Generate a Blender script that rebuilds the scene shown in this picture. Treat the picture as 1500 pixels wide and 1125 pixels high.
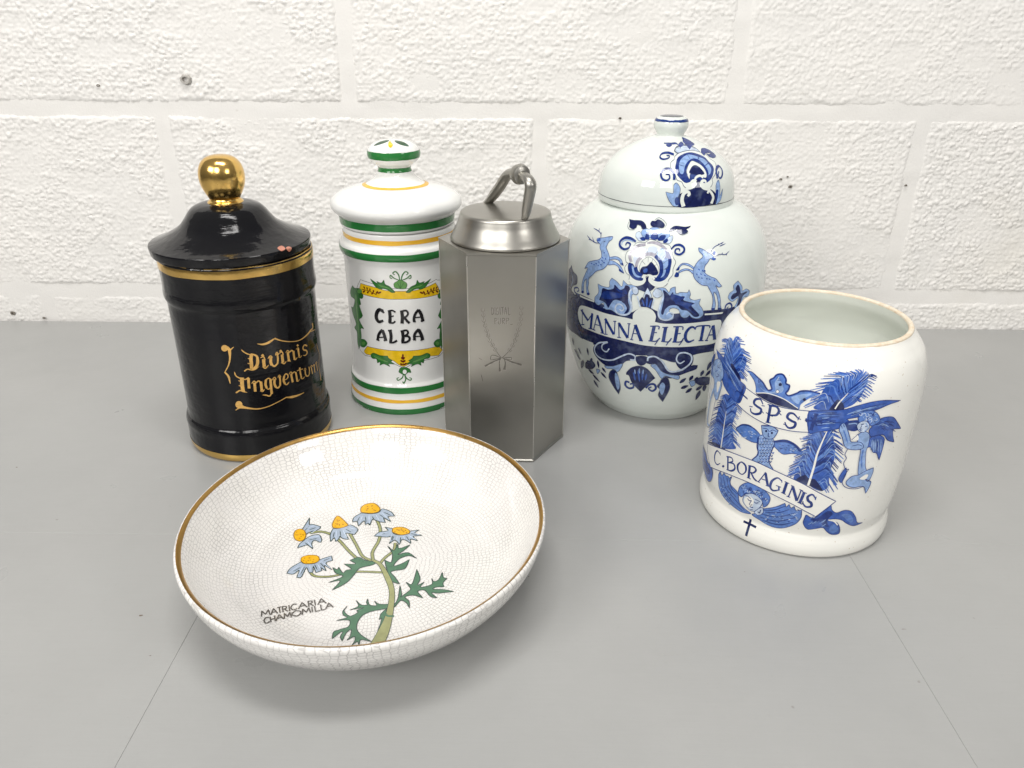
import bpy, math, random
import numpy as np
from mathutils import Matrix, Vector
from mathutils.geometry import tessellate_polygon

for o in list(bpy.data.objects):
    bpy.data.objects.remove(o)
scene = bpy.context.scene
COL = scene.collection
R = math.radians

# ------------------------------------------------------------------ camera
cam_data = bpy.data.cameras.new('camera')
cam_data.sensor_width = 36.0
cam_data.lens = 1140.26 / 1500 * 36.0
cam_data.clip_start = 0.02
cam_data.clip_end = 60
cam = bpy.data.objects.new('camera', cam_data)
COL.objects.link(cam)
pitch, yaw, roll = 0.441479, -0.0127228, 0.00429761
fwd = Vector((math.sin(yaw) * math.cos(pitch), math.cos(yaw) * math.cos(pitch), -math.sin(pitch)))
rgt = Vector((math.cos(yaw), -math.sin(yaw), 0))
upv = rgt.cross(fwd)
r2 = math.cos(roll) * rgt + math.sin(roll) * upv
u2 = -math.sin(roll) * rgt + math.cos(roll) * upv
m = Matrix((r2, u2, -fwd)).transposed().to_4x4()
m.translation = (-0.0105751, -0.965346, 0.368784)
cam.matrix_world = m
scene.camera = cam

# ------------------------------------------------------------------ light
world = bpy.data.worlds.new('World')
scene.world = world
world.use_nodes = True
wn = world.node_tree
bg = wn.nodes['Background']
bg.inputs[1].default_value = 1.0
# the pale room out of frame: light ceiling, mid walls, darker floor
w_tc = wn.nodes.new('ShaderNodeTexCoord')
w_sep = wn.nodes.new('ShaderNodeSeparateXYZ')
wn.links.new(w_tc.outputs['Generated'], w_sep.inputs[0])
w_map = wn.nodes.new('ShaderNodeMapRange')
w_map.inputs['From Min'].default_value = -1
wn.links.new(w_sep.outputs['Z'], w_map.inputs['Value'])
w_ramp = wn.nodes.new('ShaderNodeValToRGB')
for pos, val in ((0.0, 0.08), (0.45, 0.12), (0.62, 0.20), (0.85, 0.30)):
    el = w_ramp.color_ramp.elements.new(pos) if pos not in (0.0,) else w_ramp.color_ramp.elements[0]
    el.position = pos
    el.color = (val, val * 0.98, val * 0.95, 1)
w_ramp.color_ramp.elements.remove(w_ramp.color_ramp.elements[-1])
wn.links.new(w_map.outputs[0], w_ramp.inputs[0])
wn.links.new(w_ramp.outputs[0], bg.inputs[0])

def area(name, loc, target, sx, sy, power, col=(1, 0.98, 0.95)):
    d = bpy.data.lights.new(name, 'AREA')
    d.shape = 'RECTANGLE'
    d.size, d.size_y = sx, sy
    d.energy = power
    d.color = col
    o = bpy.data.objects.new(name, d)
    COL.objects.link(o)
    o.location = loc
    o.rotation_euler = (Vector(target) - Vector(loc)).to_track_quat('-Z', 'Y').to_euler()
    return o

area('ceiling_light', (-0.05, -0.75, 1.75), (-0.02, -0.30, 0), 0.9, 0.34, 16)
area('window_light', (-1.55, -2.05, 1.45), (-0.1, -0.35, 0.15), 0.95, 0.75, 27)
area('window_light', (-0.30, -2.55, 1.55), (-0.1, -0.35, 0.15), 0.75, 0.75, 22)
area('window_light', (1.60, -1.75, 1.15), (0.0, -0.35, 0.15), 0.60, 0.55, 9)

scene.view_settings.view_transform = 'Standard'
scene.view_settings.look = 'None'
scene.view_settings.exposure = 0.0
scene.view_settings.gamma = 1.0
scene.view_settings.use_curve_mapping = False
scene.render.resolution_x, scene.render.resolution_y = 1024, 768
scene.render.engine = 'CYCLES'
scene.cycles.max_bounces = 8
scene.cycles.caustics_reflective = False

# ------------------------------------------------------------------ materials
def new_mat(name):
    mt = bpy.data.materials.new(name)
    mt.use_nodes = True
    nt = mt.node_tree
    return mt, nt, nt.nodes['Principled BSDF']

def N(nt, typ, **kw):
    n = nt.nodes.new(typ)
    for k, v in kw.items():
        if k.startswith('i_'):
            n.inputs[k[2:].replace('_', ' ')].default_value = v
        else:
            setattr(n, k, v)
    return n

def mix(nt, fac, a, b, blend='MIX'):
    n = nt.nodes.new('ShaderNodeMix')
    n.data_type = 'RGBA'
    n.blend_type = blend
    for sock, val in ((n.inputs[0], fac), (n.inputs[6], a), (n.inputs[7], b)):
        if hasattr(val, 'links'):
            nt.links.new(val, sock)
        elif isinstance(val, (int, float)):
            sock.default_value = val
        else:
            sock.default_value = (*val, 1)
    return n.outputs[2]

def ramp(nt, fac, stops, interp='LINEAR'):
    n = nt.nodes.new('ShaderNodeValToRGB')
    n.color_ramp.interpolation = interp
    els = n.color_ramp.elements
    while len(els) > len(stops):
        els.remove(els[-1])
    while len(els) < len(stops):
        els.new(0.5)
    for e, (p, c) in zip(els, stops):
        e.position = p
        e.color = (*c, 1) if len(c) == 3 else c
    nt.links.new(fac, n.inputs[0])
    return n.outputs[0]

def noise(nt, scale, detail=2.0, rough=0.5, vec=None):
    n = N(nt, 'ShaderNodeTexNoise')
    n.inputs['Scale'].default_value = scale
    n.inputs['Detail'].default_value = detail
    n.inputs['Roughness'].default_value = rough
    if vec is None:
        tc = N(nt, 'ShaderNodeTexCoord')
        vec = tc.outputs['Object']
    nt.links.new(vec, n.inputs['Vector'])
    return n.outputs['Fac']

def bump(nt, bsdf, height, strength, dist, prev=None):
    b = N(nt, 'ShaderNodeBump')
    b.inputs['Strength'].default_value = strength
    b.inputs['Distance'].default_value = dist
    nt.links.new(height, b.inputs['Height'])
    if prev is not None:
        nt.links.new(prev, b.inputs['Normal'])
    nt.links.new(b.outputs[0], bsdf.inputs['Normal'])
    return b.outputs[0]

def glaze(name, col, col2, rough=0.09, wav=0.25, spec=0.5, speck=None):
    """fired glaze: faint tone drift, slow surface waviness, a few pin specks"""
    mt, nt, b = new_mat(name)
    c = mix(nt, ramp(nt, noise(nt, 22, 3), [(0.35, (0, 0, 0)), (0.68, (1, 1, 1))]), col, col2)
    if speck:
        f = ramp(nt, noise(nt, 420, 1), [(0.735, (0, 0, 0)), (0.77, (1, 1, 1))])
        c = mix(nt, f, c, speck)
    nt.links.new(c, b.inputs['Base Color'])
    rr = ramp(nt, noise(nt, 60, 4), [(0.3, (rough * 0.75,) * 3), (0.75, (rough * 1.6,) * 3)])
    nt.links.new(rr, b.inputs['Roughness'])
    b.inputs['IOR'].default_value = 1.52
    b.inputs['Specular IOR Level'].default_value = spec
    nb = bump(nt, b, noise(nt, 55, 2), wav, 0.0012)
    if wav > 0.5:                               # thrown body: faint turning ridges and orange peel in the glaze
        tc = N(nt, 'ShaderNodeTexCoord')
        mp = N(nt, 'ShaderNodeMapping')
        mp.inputs['Scale'].default_value = (6, 6, 70)
        nt.links.new(tc.outputs['Object'], mp.inputs['Vector'])
        nb = bump(nt, b, noise(nt, 4, 4, 0.6, mp.outputs[0]), 0.5, 0.0006, nb)
        bump(nt, b, noise(nt, 240, 2), 0.18, 0.0006, nb)
    return mt

def metal(name, col, col2, rough, rough2, wav=0.2, scale=40):
    mt, nt, b = new_mat(name)
    b.inputs['Metallic'].default_value = 1
    nt.links.new(mix(nt, noise(nt, scale, 4, 0.6), col, col2), b.inputs['Base Color'])
    rr = ramp(nt, noise(nt, scale * 2, 5, 0.65), [(0.3, (rough,) * 3), (0.72, (rough2,) * 3)])
    nt.links.new(rr, b.inputs['Roughness'])
    bump(nt, b, noise(nt, 70, 2), wav, 0.001)
    return mt

def make_ink(name, rough=0.07, lo=0.72, hi=1.25, scale=260, metallic=0.0, lift=(0.55, 0.68, 0.9), lift_amt=0.16):
    """hand-brushed ceramic colour: the stroke's own colour with uneven density"""
    mt, nt, b = new_mat(name)
    at = N(nt, 'ShaderNodeAttribute', attribute_name='ink')
    n1 = noise(nt, scale, 3, 0.6)
    d = ramp(nt, n1, [(0.3, (lo,) * 3), (0.7, (hi,) * 3)])
    bw = N(nt, 'ShaderNodeRGBToBW')
    nt.links.new(at.outputs['Color'], bw.inputs[0])
    pale = ramp(nt, bw.outputs[0], [(0.62, (0, 0, 0)), (0.68, (1, 1, 1))])   # bare-glaze fills stay even
    d = mix(nt, pale, d, (1, 1, 1))
    c = mix(nt, 1.0, at.outputs['Color'], d, 'MULTIPLY')
    n2 = ramp(nt, noise(nt, scale * 0.45, 2), [(0.5, (0, 0, 0)), (0.85, (lift_amt,) * 3)])
    n2 = mix(nt, pale, n2, (0, 0, 0))
    c = mix(nt, n2, c, lift)
    nt.links.new(c, b.inputs['Base Color'])
    b.inputs['Roughness'].default_value = rough
    b.inputs['Metallic'].default_value = metallic
    b.inputs['IOR'].default_value = 1.52
    bump(nt, b, noise(nt, 55, 2), 0.25, 0.0012)
    return mt

M = {}
M['black'] = glaze('black_glaze', (0.004, 0.004, 0.006), (0.007, 0.007, 0.008), 0.09, 0.7, 0.3)
M['white'] = glaze('white_glaze', (0.83, 0.83, 0.81), (0.86, 0.86, 0.84), 0.06, 0.2)
M['bluish'] = glaze('blue_white_glaze', (0.70, 0.745, 0.71), (0.74, 0.775, 0.735), 0.05, 0.2)
M['cream'] = glaze('cream_glaze', (0.86, 0.85, 0.80), (0.83, 0.825, 0.78), 0.07, 0.25, 0.5, (0.62, 0.55, 0.46))
M['celadon'] = glaze('inner_glaze', (0.77, 0.80, 0.74), (0.81, 0.83, 0.77), 0.14, 0.2)
M['gold'] = metal('worn_gold', (0.86, 0.58, 0.19), (0.74, 0.46, 0.13), 0.10, 0.30, 0.4)
M['goldline'] = metal('gold_lustre', (0.60, 0.37, 0.12), (0.42, 0.24, 0.07), 0.25, 0.45)
M['ink'] = make_ink('brushed_ink')
M['gilt'] = make_ink('gilt_ink', 0.3, 0.8, 1.15, 300, 0.25, (0.95, 0.75, 0.4), 0.12)
M['flatink'] = make_ink('printed_ink', 0.12, 0.88, 1.1, 200, 0, (0.9, 0.9, 0.85), 0.03)
M['engrave'] = make_ink('engraved_line_and_glint', 0.5, 0.7, 1.2, 400, 0.8, (0.5, 0.5, 0.48), 0.25)  # dark engraved strokes plus the pale highlights painted along them

# ------------------------------------------------------------------ mesh helpers
def link(name, me, mt, parent=None, smooth=True, angle=38):
    if mt is not None:
        me.materials.append(mt)
    if smooth:
        me.polygons.foreach_set('use_smooth', [True] * len(me.polygons))
        me.set_sharp_from_angle(angle=R(angle))
    o = bpy.data.objects.new(name, me)
    COL.objects.link(o)
    o.parent = parent
    return o

def meshobj(name, verts, faces, mt, parent=None, smooth=True, angle=38):
    me = bpy.data.meshes.new(name)
    me.from_pydata([tuple(v) for v in verts], [], faces)
    me.update()
    return link(name, me, mt, parent, smooth, angle)

def thing(name, loc, label, cat):
    o = bpy.data.objects.new(name, None)
    COL.objects.link(o)
    o.location = loc
    o.empty_display_size = 0.05
    o['label'] = label
    o['category'] = cat
    return o

def dense(prof, sub=7):
    """Catmull-Rom through (r, z[, 'c']) points; 'c' marks a crease"""
    P = [np.array(q[:2], float) for q in prof]
    C = [len(q) > 2 for q in prof]
    out = []
    n = len(P)
    for i in range(n - 1):
        p1, p2 = P[i], P[i + 1]
        p0 = p1 if (i == 0 or C[i]) else P[i - 1]
        p3 = p2 if (i + 2 >= n or C[i + 1]) else P[i + 2]
        L = max(np.linalg.norm(p2 - p1), 1e-9)
        m1 = (p2 - p0) / max(np.linalg.norm(p2 - p1) + np.linalg.norm(p1 - p0), 1e-9) * L if p0 is not p1 else (p2 - p1)
        m2 = (p3 - p1) / max(np.linalg.norm(p3 - p2) + np.linalg.norm(p2 - p1), 1e-9) * L if p3 is not p2 else (p2 - p1)
        for k in range(sub):
            t = k / sub
            out.append((2*t**3-3*t**2+1)*p1 + (t**3-2*t**2+t)*m1 + (-2*t**3+3*t**2)*p2 + (t**3-t**2)*m2)
    out.append(P[-1])
    out = np.array(out)
    out[:, 0] = np.maximum(out[:, 0], 0)
    return out

def lathe(name, D, mt, parent, seg=144, sx=1.0, sy=1.0, wob=0.0, seed=0):
    rnd = random.Random(seed)
    ph = [rnd.uniform(0, 6.28) for _ in range(4)]
    verts, faces, rows = [], [], []
    for (r, z) in D:
        if r < 1e-6:
            rows.append([len(verts)])
            verts.append((0, 0, z))
        else:
            base = len(verts)
            for k in range(seg):
                a = 2 * math.pi * k / seg
                w = 1 + wob * (math.sin(2*a+ph[0]) + .6*math.sin(3*a+ph[1]+z*40))
                verts.append((r*w*math.sin(a)*sx, -r*w*math.cos(a)*sy, z))
            rows.append(list(range(base, base + seg)))
    for a, b in zip(rows[:-1], rows[1:]):
        for k in range(seg):
            k2 = (k + 1) % seg
            if len(a) == 1 and len(b) == 1:
                continue
            if len(a) == 1:
                faces.append((a[0], b[k2], b[k]))
            elif len(b) == 1:
                faces.append((a[k], a[k2], b[0]))
            else:
                faces.append((a[k], a[k2], b[k2], b[k]))
    return meshobj(name, verts, faces, mt, parent)

def arcs(D):
    s = np.concatenate([[0], np.cumsum(np.linalg.norm(np.diff(D, axis=0), axis=1))])
    T = np.gradient(D, axis=0)
    nrm = np.stack([T[:, 1], -T[:, 0]], -1)
    nrm /= np.maximum(np.linalg.norm(nrm, axis=1, keepdims=True), 1e-9)
    return s, nrm

def band(name, D, lo, hi, key, mt, parent, off=0.00018, wob=0.0004, seed=1, sx=1.0, sy=1.0, seg=160, notch=None):
    """painted ring on a lathe surface between key values lo..hi (key 'z' or 'r')"""
    s, nrm = arcs(D)
    kv = D[:, 1] if key == 'z' else D[:, 0]
    order = np.argsort(kv)
    s_lo, s_hi = np.interp([lo, hi], kv[order], s[order])
    rnd = random.Random(seed)
    def wv():
        c = [(rnd.randint(2, 4), rnd.uniform(0, 6.3), .5), (rnd.randint(5, 9), rnd.uniform(0, 6.3), .35), (rnd.randint(13, 23), rnd.uniform(0, 6.3), .22)]
        return lambda a: sum(w * math.sin(f * a + p) for f, p, w in c)
    w0, w1 = wv(), wv()
    rows = 5
    verts, faces = [], []
    for k in range(seg):
        a = 2 * math.pi * k / seg
        e0, e1 = s_lo + wob * w0(a), s_hi + wob * w1(a)
        if notch:
            for (na, nw, nd) in notch:
                e1 += math.copysign(nd, s_lo - s_hi) * max(0, 1 - abs(((a - na + math.pi) % (2*math.pi)) - math.pi) / nw)
        for j in range(rows):
            t = e0 + (e1 - e0) * j / (rows - 1)
            r = np.interp(t, s, D[:, 0]); z = np.interp(t, s, D[:, 1])
            nr = np.interp(t, s, nrm[:, 0]); nz = np.interp(t, s, nrm[:, 1])
            r += nr * off; z += nz * off
            verts.append((r * math.sin(a) * sx, -r * math.cos(a) * sy, z))
    for k in range(seg):
        for j in range(rows - 1):
            a0 = k * rows + j; b0 = ((k + 1) % seg) * rows + j
            faces.append((a0, b0, b0 + 1, a0 + 1))
    return meshobj(name, verts, faces, mt, parent)

# ---- painted motifs: flat outlines laid on the curved glaze
def catmull(pts, closed, sub=5):
    """smooth a polyline; a point given as (x, y, 1) is a sharp corner"""
    n = len(pts)
    P = [np.array(p[:2], float) for p in pts]
    C = [len(p) > 2 for p in pts]
    out = []
    for i in range(n if closed else n - 1):
        p1, p2 = P[i], P[(i + 1) % n]
        h0 = closed or i > 0
        h3 = closed or i + 2 < n
        p0 = P[(i - 1) % n] if h0 and not C[i] else 2*p1 - p2
        p3 = P[(i + 2) % n] if h3 and not C[(i + 1) % n] else 2*p2 - p1
        L = np.linalg.norm(p2 - p1)
        k = sub if L > 0.9 else max(2, sub // 2)
        for t in np.arange(k) / k:
            out.append(0.5 * ((2*p1) + (-p0 + p2)*t + (2*p0 - 5*p1 + 4*p2 - p3)*t*t + (-p0 + 3*p1 - 3*p2 + p3)*t**3))
    if not closed:
        out.append(P[-1])
    return np.array(out)

def stroke_poly(pts, w, taper):
    """quads along a brush stroke; w = full width (number or list along the stroke)"""
    c = catmull(pts, False)
    d = np.gradient(c, axis=0)
    d /= np.maximum(np.linalg.norm(d, axis=1, keepdims=True), 1e-9)
    nrm = np.stack([-d[:, 1], d[:, 0]], -1)
    s = np.concatenate([[0], np.cumsum(np.linalg.norm(np.diff(c, axis=0), axis=1))])
    t = s / max(s[-1], 1e-9)
    ww = np.interp(t, np.linspace(0, 1, len(w)), w) if isinstance(w, (list, tuple)) else np.full(len(t), float(w))
    if taper & 1:
        ww = ww * np.clip(0.25 + t / 0.22, 0.25, 1)
    if taper & 2:
        ww = ww * np.clip(0.2 + (1 - t) / 0.3, 0.2, 1)
    l, r = c + nrm * ww[:, None] / 2, c - nrm * ww[:, None] / 2
    return [[l[i], r[i], r[i+1], l[i+1]] for i in range(len(c) - 1)]

def clip_axis(poly, ax, g):
    """split a convex polygon into strips of width g along an axis"""
    lo = math.floor(min(p[ax] for p in poly) / g); hi = math.ceil(max(p[ax] for p in poly) / g)
    if hi - lo <= 1:
        return [poly]
    res = []
    for k in range(lo, hi):
        q = poly
        for sign, lim in ((1, k * g), (-1, (k + 1) * g)):
            o = []
            for i in range(len(q)):
                a, b = q[i], q[(i + 1) % len(q)]
                da, db = sign * (a[ax] - lim), sign * (b[ax] - lim)
                if da >= 0:
                    o.append(a)
                if (da > 0 and db < 0) or (da < 0 and db > 0):
                    t = da / (da - db)
                    o.append(a + (b - a) * t)
            q = o
            if len(q) < 3:
                break
        if len(q) >= 3:
            res.append(q)
    return res

PAL = dict(
    n=(0.008, 0.014, 0.080), d=(0.012, 0.035, 0.195), b=(0.036, 0.10, 0.40), m=(0.095, 0.20, 0.53),
    l=(0.26, 0.39, 0.66), p=(0.52, 0.61, 0.75), w=(0.725, 0.765, 0.728), q=(0.845, 0.845, 0.825), c=(0.845, 0.838, 0.79), k=(0.012, 0.012, 0.015),
    o=(0.10, 0.12, 0.17), g=(0.035, 0.17, 0.035), h=(0.11, 0.30, 0.07), e=(0.012, 0.07, 0.02), y=(0.86, 0.55, 0.015),
    r=(0.13, 0.012, 0.006), a=(0.72, 0.42, 0.12), f=(0.37, 0.44, 0.54), t=(0.32, 0.33, 0.15), v=(0.075, 0.18, 0.105), u=(0.035, 0.06, 0.05),
    s=(0.12, 0.11, 0.10), i=(0.20, 0.19, 0.17), x=(0.50, 0.48, 0.44), z=(0.52, 0.20, 0.13))  # x: highlight painted along the pewter engraving

def motif(name, prims, mapper, mt, parent, grid=1.4, lift=0.00010, step=0.000008):
    """prims: ('F', colour, points) filled outline or ('S', colour, width, taper, points) brush stroke, in mm on the surface"""
    verts, faces, cols = [], [], []
    flat = []
    for pr in prims:
        flat.append(pr)
        if pr[0] == 'F' and len(pr) > 3:        # an outlined fill: its contour is a brush line on top
            flat.append(('S', pr[3], pr[4], 0, pr[2] + [pr[2][0]]))
    if len(flat) > 45:
        step = 0.00022 / len(flat)
    for k, pr in enumerate(flat):
        off = lift + step * k
        if pr[0] == 'F':
            c = catmull(pr[2], True)
            tris = tessellate_polygon([[Vector((p[0], p[1], 0)) for p in c]])
            polys = [[c[i] for i in t] for t in tris]
        else:
            polys = stroke_poly(pr[4], pr[2], pr[3])
        col = PAL[pr[1]] if isinstance(pr[1], str) else pr[1]
        idx = {}
        for poly in polys:
            for q in clip_axis(poly, 0, grid):
                for q2 in clip_axis(q, 1, grid):
                    f = []
                    for p in q2:
                        key = (round(p[0], 3), round(p[1], 3))
                        if key not in idx:
                            idx[key] = len(verts)
                            verts.append(mapper(p[0], p[1], off))
                        if not f or f[-1] != idx[key]:
                            f.append(idx[key])
                    if len(f) > 1 and f[0] == f[-1]:
                        f.pop()
                    if len(set(f)) == len(f) and len(f) >= 3:
                        faces.append(f)
                        cols.append(col)
    me = bpy.data.meshes.new(name)
    me.from_pydata([tuple(v) for v in verts], [], faces)
    me.update()
    at = me.color_attributes.new('ink', 'FLOAT_COLOR', 'CORNER')
    buf = []
    for pl, col in zip(me.polygons, cols):
        buf += [col[0], col[1], col[2], 1.0] * pl.loop_total
    at.data.foreach_set('color', buf)
    return link(name, me, mt, parent, True, 60)

def rev_mapper(D, ref, dx=0.0):
    """(mm round the jar at radius ref, height mm) -> point on a lathe surface, lifted along its normal"""
    s, nrm = arcs(D)
    o = np.argsort(D[:, 1])
    zz, rr, n0, n1 = D[o, 1], D[o, 0], nrm[o, 0], nrm[o, 1]
    def f(u, v, off):
        z = v * 0.001
        a = u * 0.001 / ref
        r = np.interp(z, zz, rr); nr = np.interp(z, zz, n0); nz = np.interp(z, zz, n1)
        r += nr * off
        return (r * math.sin(a) + dx, -r * math.cos(a), z + nz * off)
    return f
# ------------------------------------------------------------------ lathe profiles (radius, height) in metres
PR = {}
PR['black_body'] = [(0, .001), (.060, .001, 'c'), (.0635, 0), (.0655, .002), (.0664, .006), (.0665, .022), (.0668, .0265), (.0658, .0305), (.0644, .033), (.0640, .045), (.0638, .09), (.0640, .138), (.0644, .1425), (.0658, .1465), (.0660, .150), (.0655, .155), (.0654, .165), (.0657, .1725), (.0658, .1805), (.0650, .1822, 'c'), (.061, .1822, 'c'), (.0600, .175)]
PR['black_lid'] = [(.058, .1828), (.0655, .1826, 'c'), (.0668, .1832), (.0676, .1860), (.0681, .1898), (.0678, .1908, 'c'), (.060, .1936), (.050, .1985), (.0415, .2040), (.0362, .2102), (.0323, .2156), (.0280, .2196), (.0215, .2221), (.0150, .2230), (.008, .2232)]
PR['black_knob'] = [(.0152, .2228), (.0146, .2238), (.0132, .2250), (.0126, .2262, 'c'), (.0134, .2275), (.0156, .2315), (.0178, .2370), (.0189, .2435), (.0184, .2500), (.0161, .2558), (.0122, .2598), (.0065, .2620), (0, .2626)]
PR['green_body'] = [(0, .001), (.058, .001, 'c'), (.0605, 0), (.0613, .002), (.0611, .008), (.0603, .014), (.0595, .0195), (.0596, .025), (.0590, .030), (.0573, .034), (.0567, .045), (.0563, .09), (.0564, .140), (.0567, .153), (.0580, .1575), (.0597, .1615), (.0600, .1655), (.0588, .1695), (.0562, .1715), (.0554, .1745), (.0553, .182), (.0548, .1838, 'c'), (.050, .1838)]
PR['green_lid'] = [(.050, .1846), (.0540, .1846, 'c'), (.0556, .1860), (.0562, .190), (.0570, .1945), (.0600, .1975), (.0630, .2008), (.0639, .2045), (.0625, .2090), (.0575, .2133), (.048, .2170), (.038, .2197), (.0298, .2220), (.0240, .2252), (.0190, .2300), (.0160, .2345), (.0154, .2372), (.0170, .2395), (.0212, .2425), (.0243, .2462), (.0252, .2505), (.0240, .2548), (.0200, .2588), (.0130, .2618), (.005, .2630), (0, .2632)]
PR['ginger_body'] = [(0, .002), (.056, .002, 'c'), (.0585, 0), (.0605, .001), (.0640, .005), (.0705, .013), (.0790, .027), (.0860, .044), (.0925, .068), (.0970, .098), (.0990, .128), (.0988, .150), (.0965, .168), (.0910, .184), (.0825, .1965), (.0720, .2055), (.062, .2105), (.055, .2115)]
PR['ginger_lid'] = [(.058, .2100), (.0625, .2100, 'c'), (.0640, .2110), (.0643, .2138), (.0642, .2185), (.0636, .2255), (.0619, .2335), (.0584, .2412), (.0530, .2478), (.0456, .2541), (.0370, .2594), (.0275, .2640), (.0192, .2674), (.0145, .2688), (.0126, .2698), (.0128, .2712), (.0145, .2738), (.0158, .2772), (.0158, .2802), (.0147, .2832), (.0122, .2854), (.0080, .2864), (0, .2868)]
PR['bora_body'] = [(0, .002), (.066, .002, 'c'), (.0700, 0), (.0726, .0015), (.0740, .0065), (.0737, .0125), (.0724, .0172), (.0714, .0198), (.0720, .0240), (.0736, .0310), (.0748, .0430), (.0757, .060), (.0762, .085), (.0765, .110), (.0762, .128), (.0748, .1425), (.0712, .1535), (.0662, .1608), (.0626, .1652), (.0613, .1672)]
PR['bora_rim'] = [(.0613, .1672), (.0611, .1683), (.0600, .1690), (.0586, .1690), (.0576, .1682), (.0574, .1670)]
PR['bora_inner'] = [(.0574, .1670), (.0590, .1600), (.0645, .1500), (.0685, .138), (.0695, .110), (.0690, .03), (.0640, .0110), (.050, .0085), (0, .008)]
PR['bowl'] = [(0, .0045), (.050, .0045, 'c'), (.0525, .0005), (.0565, .0005), (.0595, .0050), (.080, .0092), (.0965, .0150), (.1092, .0240), (.1178, .0345), (.1226, .0430), (.1248, .0500), (.1256, .0538), (.1249, .0558), (.1234, .0561), (.1214, .0545), (.1192, .0508), (.1160, .0440), (.1105, .0345), (.1030, .0258), (.0945, .0199), (.0880, .0166, 'c'), (.0800, .0148), (.060, .0132), (.03, .0124), (0, .0122)]
DN = {k: dense(v) for k, v in PR.items()}
POS = dict(black=(-.2645, -.293, 0), green=(-.1330, -.2008, 0), ginger=(.1310, -.207, 0), bora=(.2150, -.4152, 0), bowl=(-.1173, -.515, 0), pewter=(-.0265, -.302, 0))
REF = dict(black=.064, green=.057, ginger=.099, gingerlid=.060, bora=.076)
GLDX = -.0045
BSX, BSY = 0.993, 1.04
HEX_A, HEX_H = .0565, .195
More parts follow.
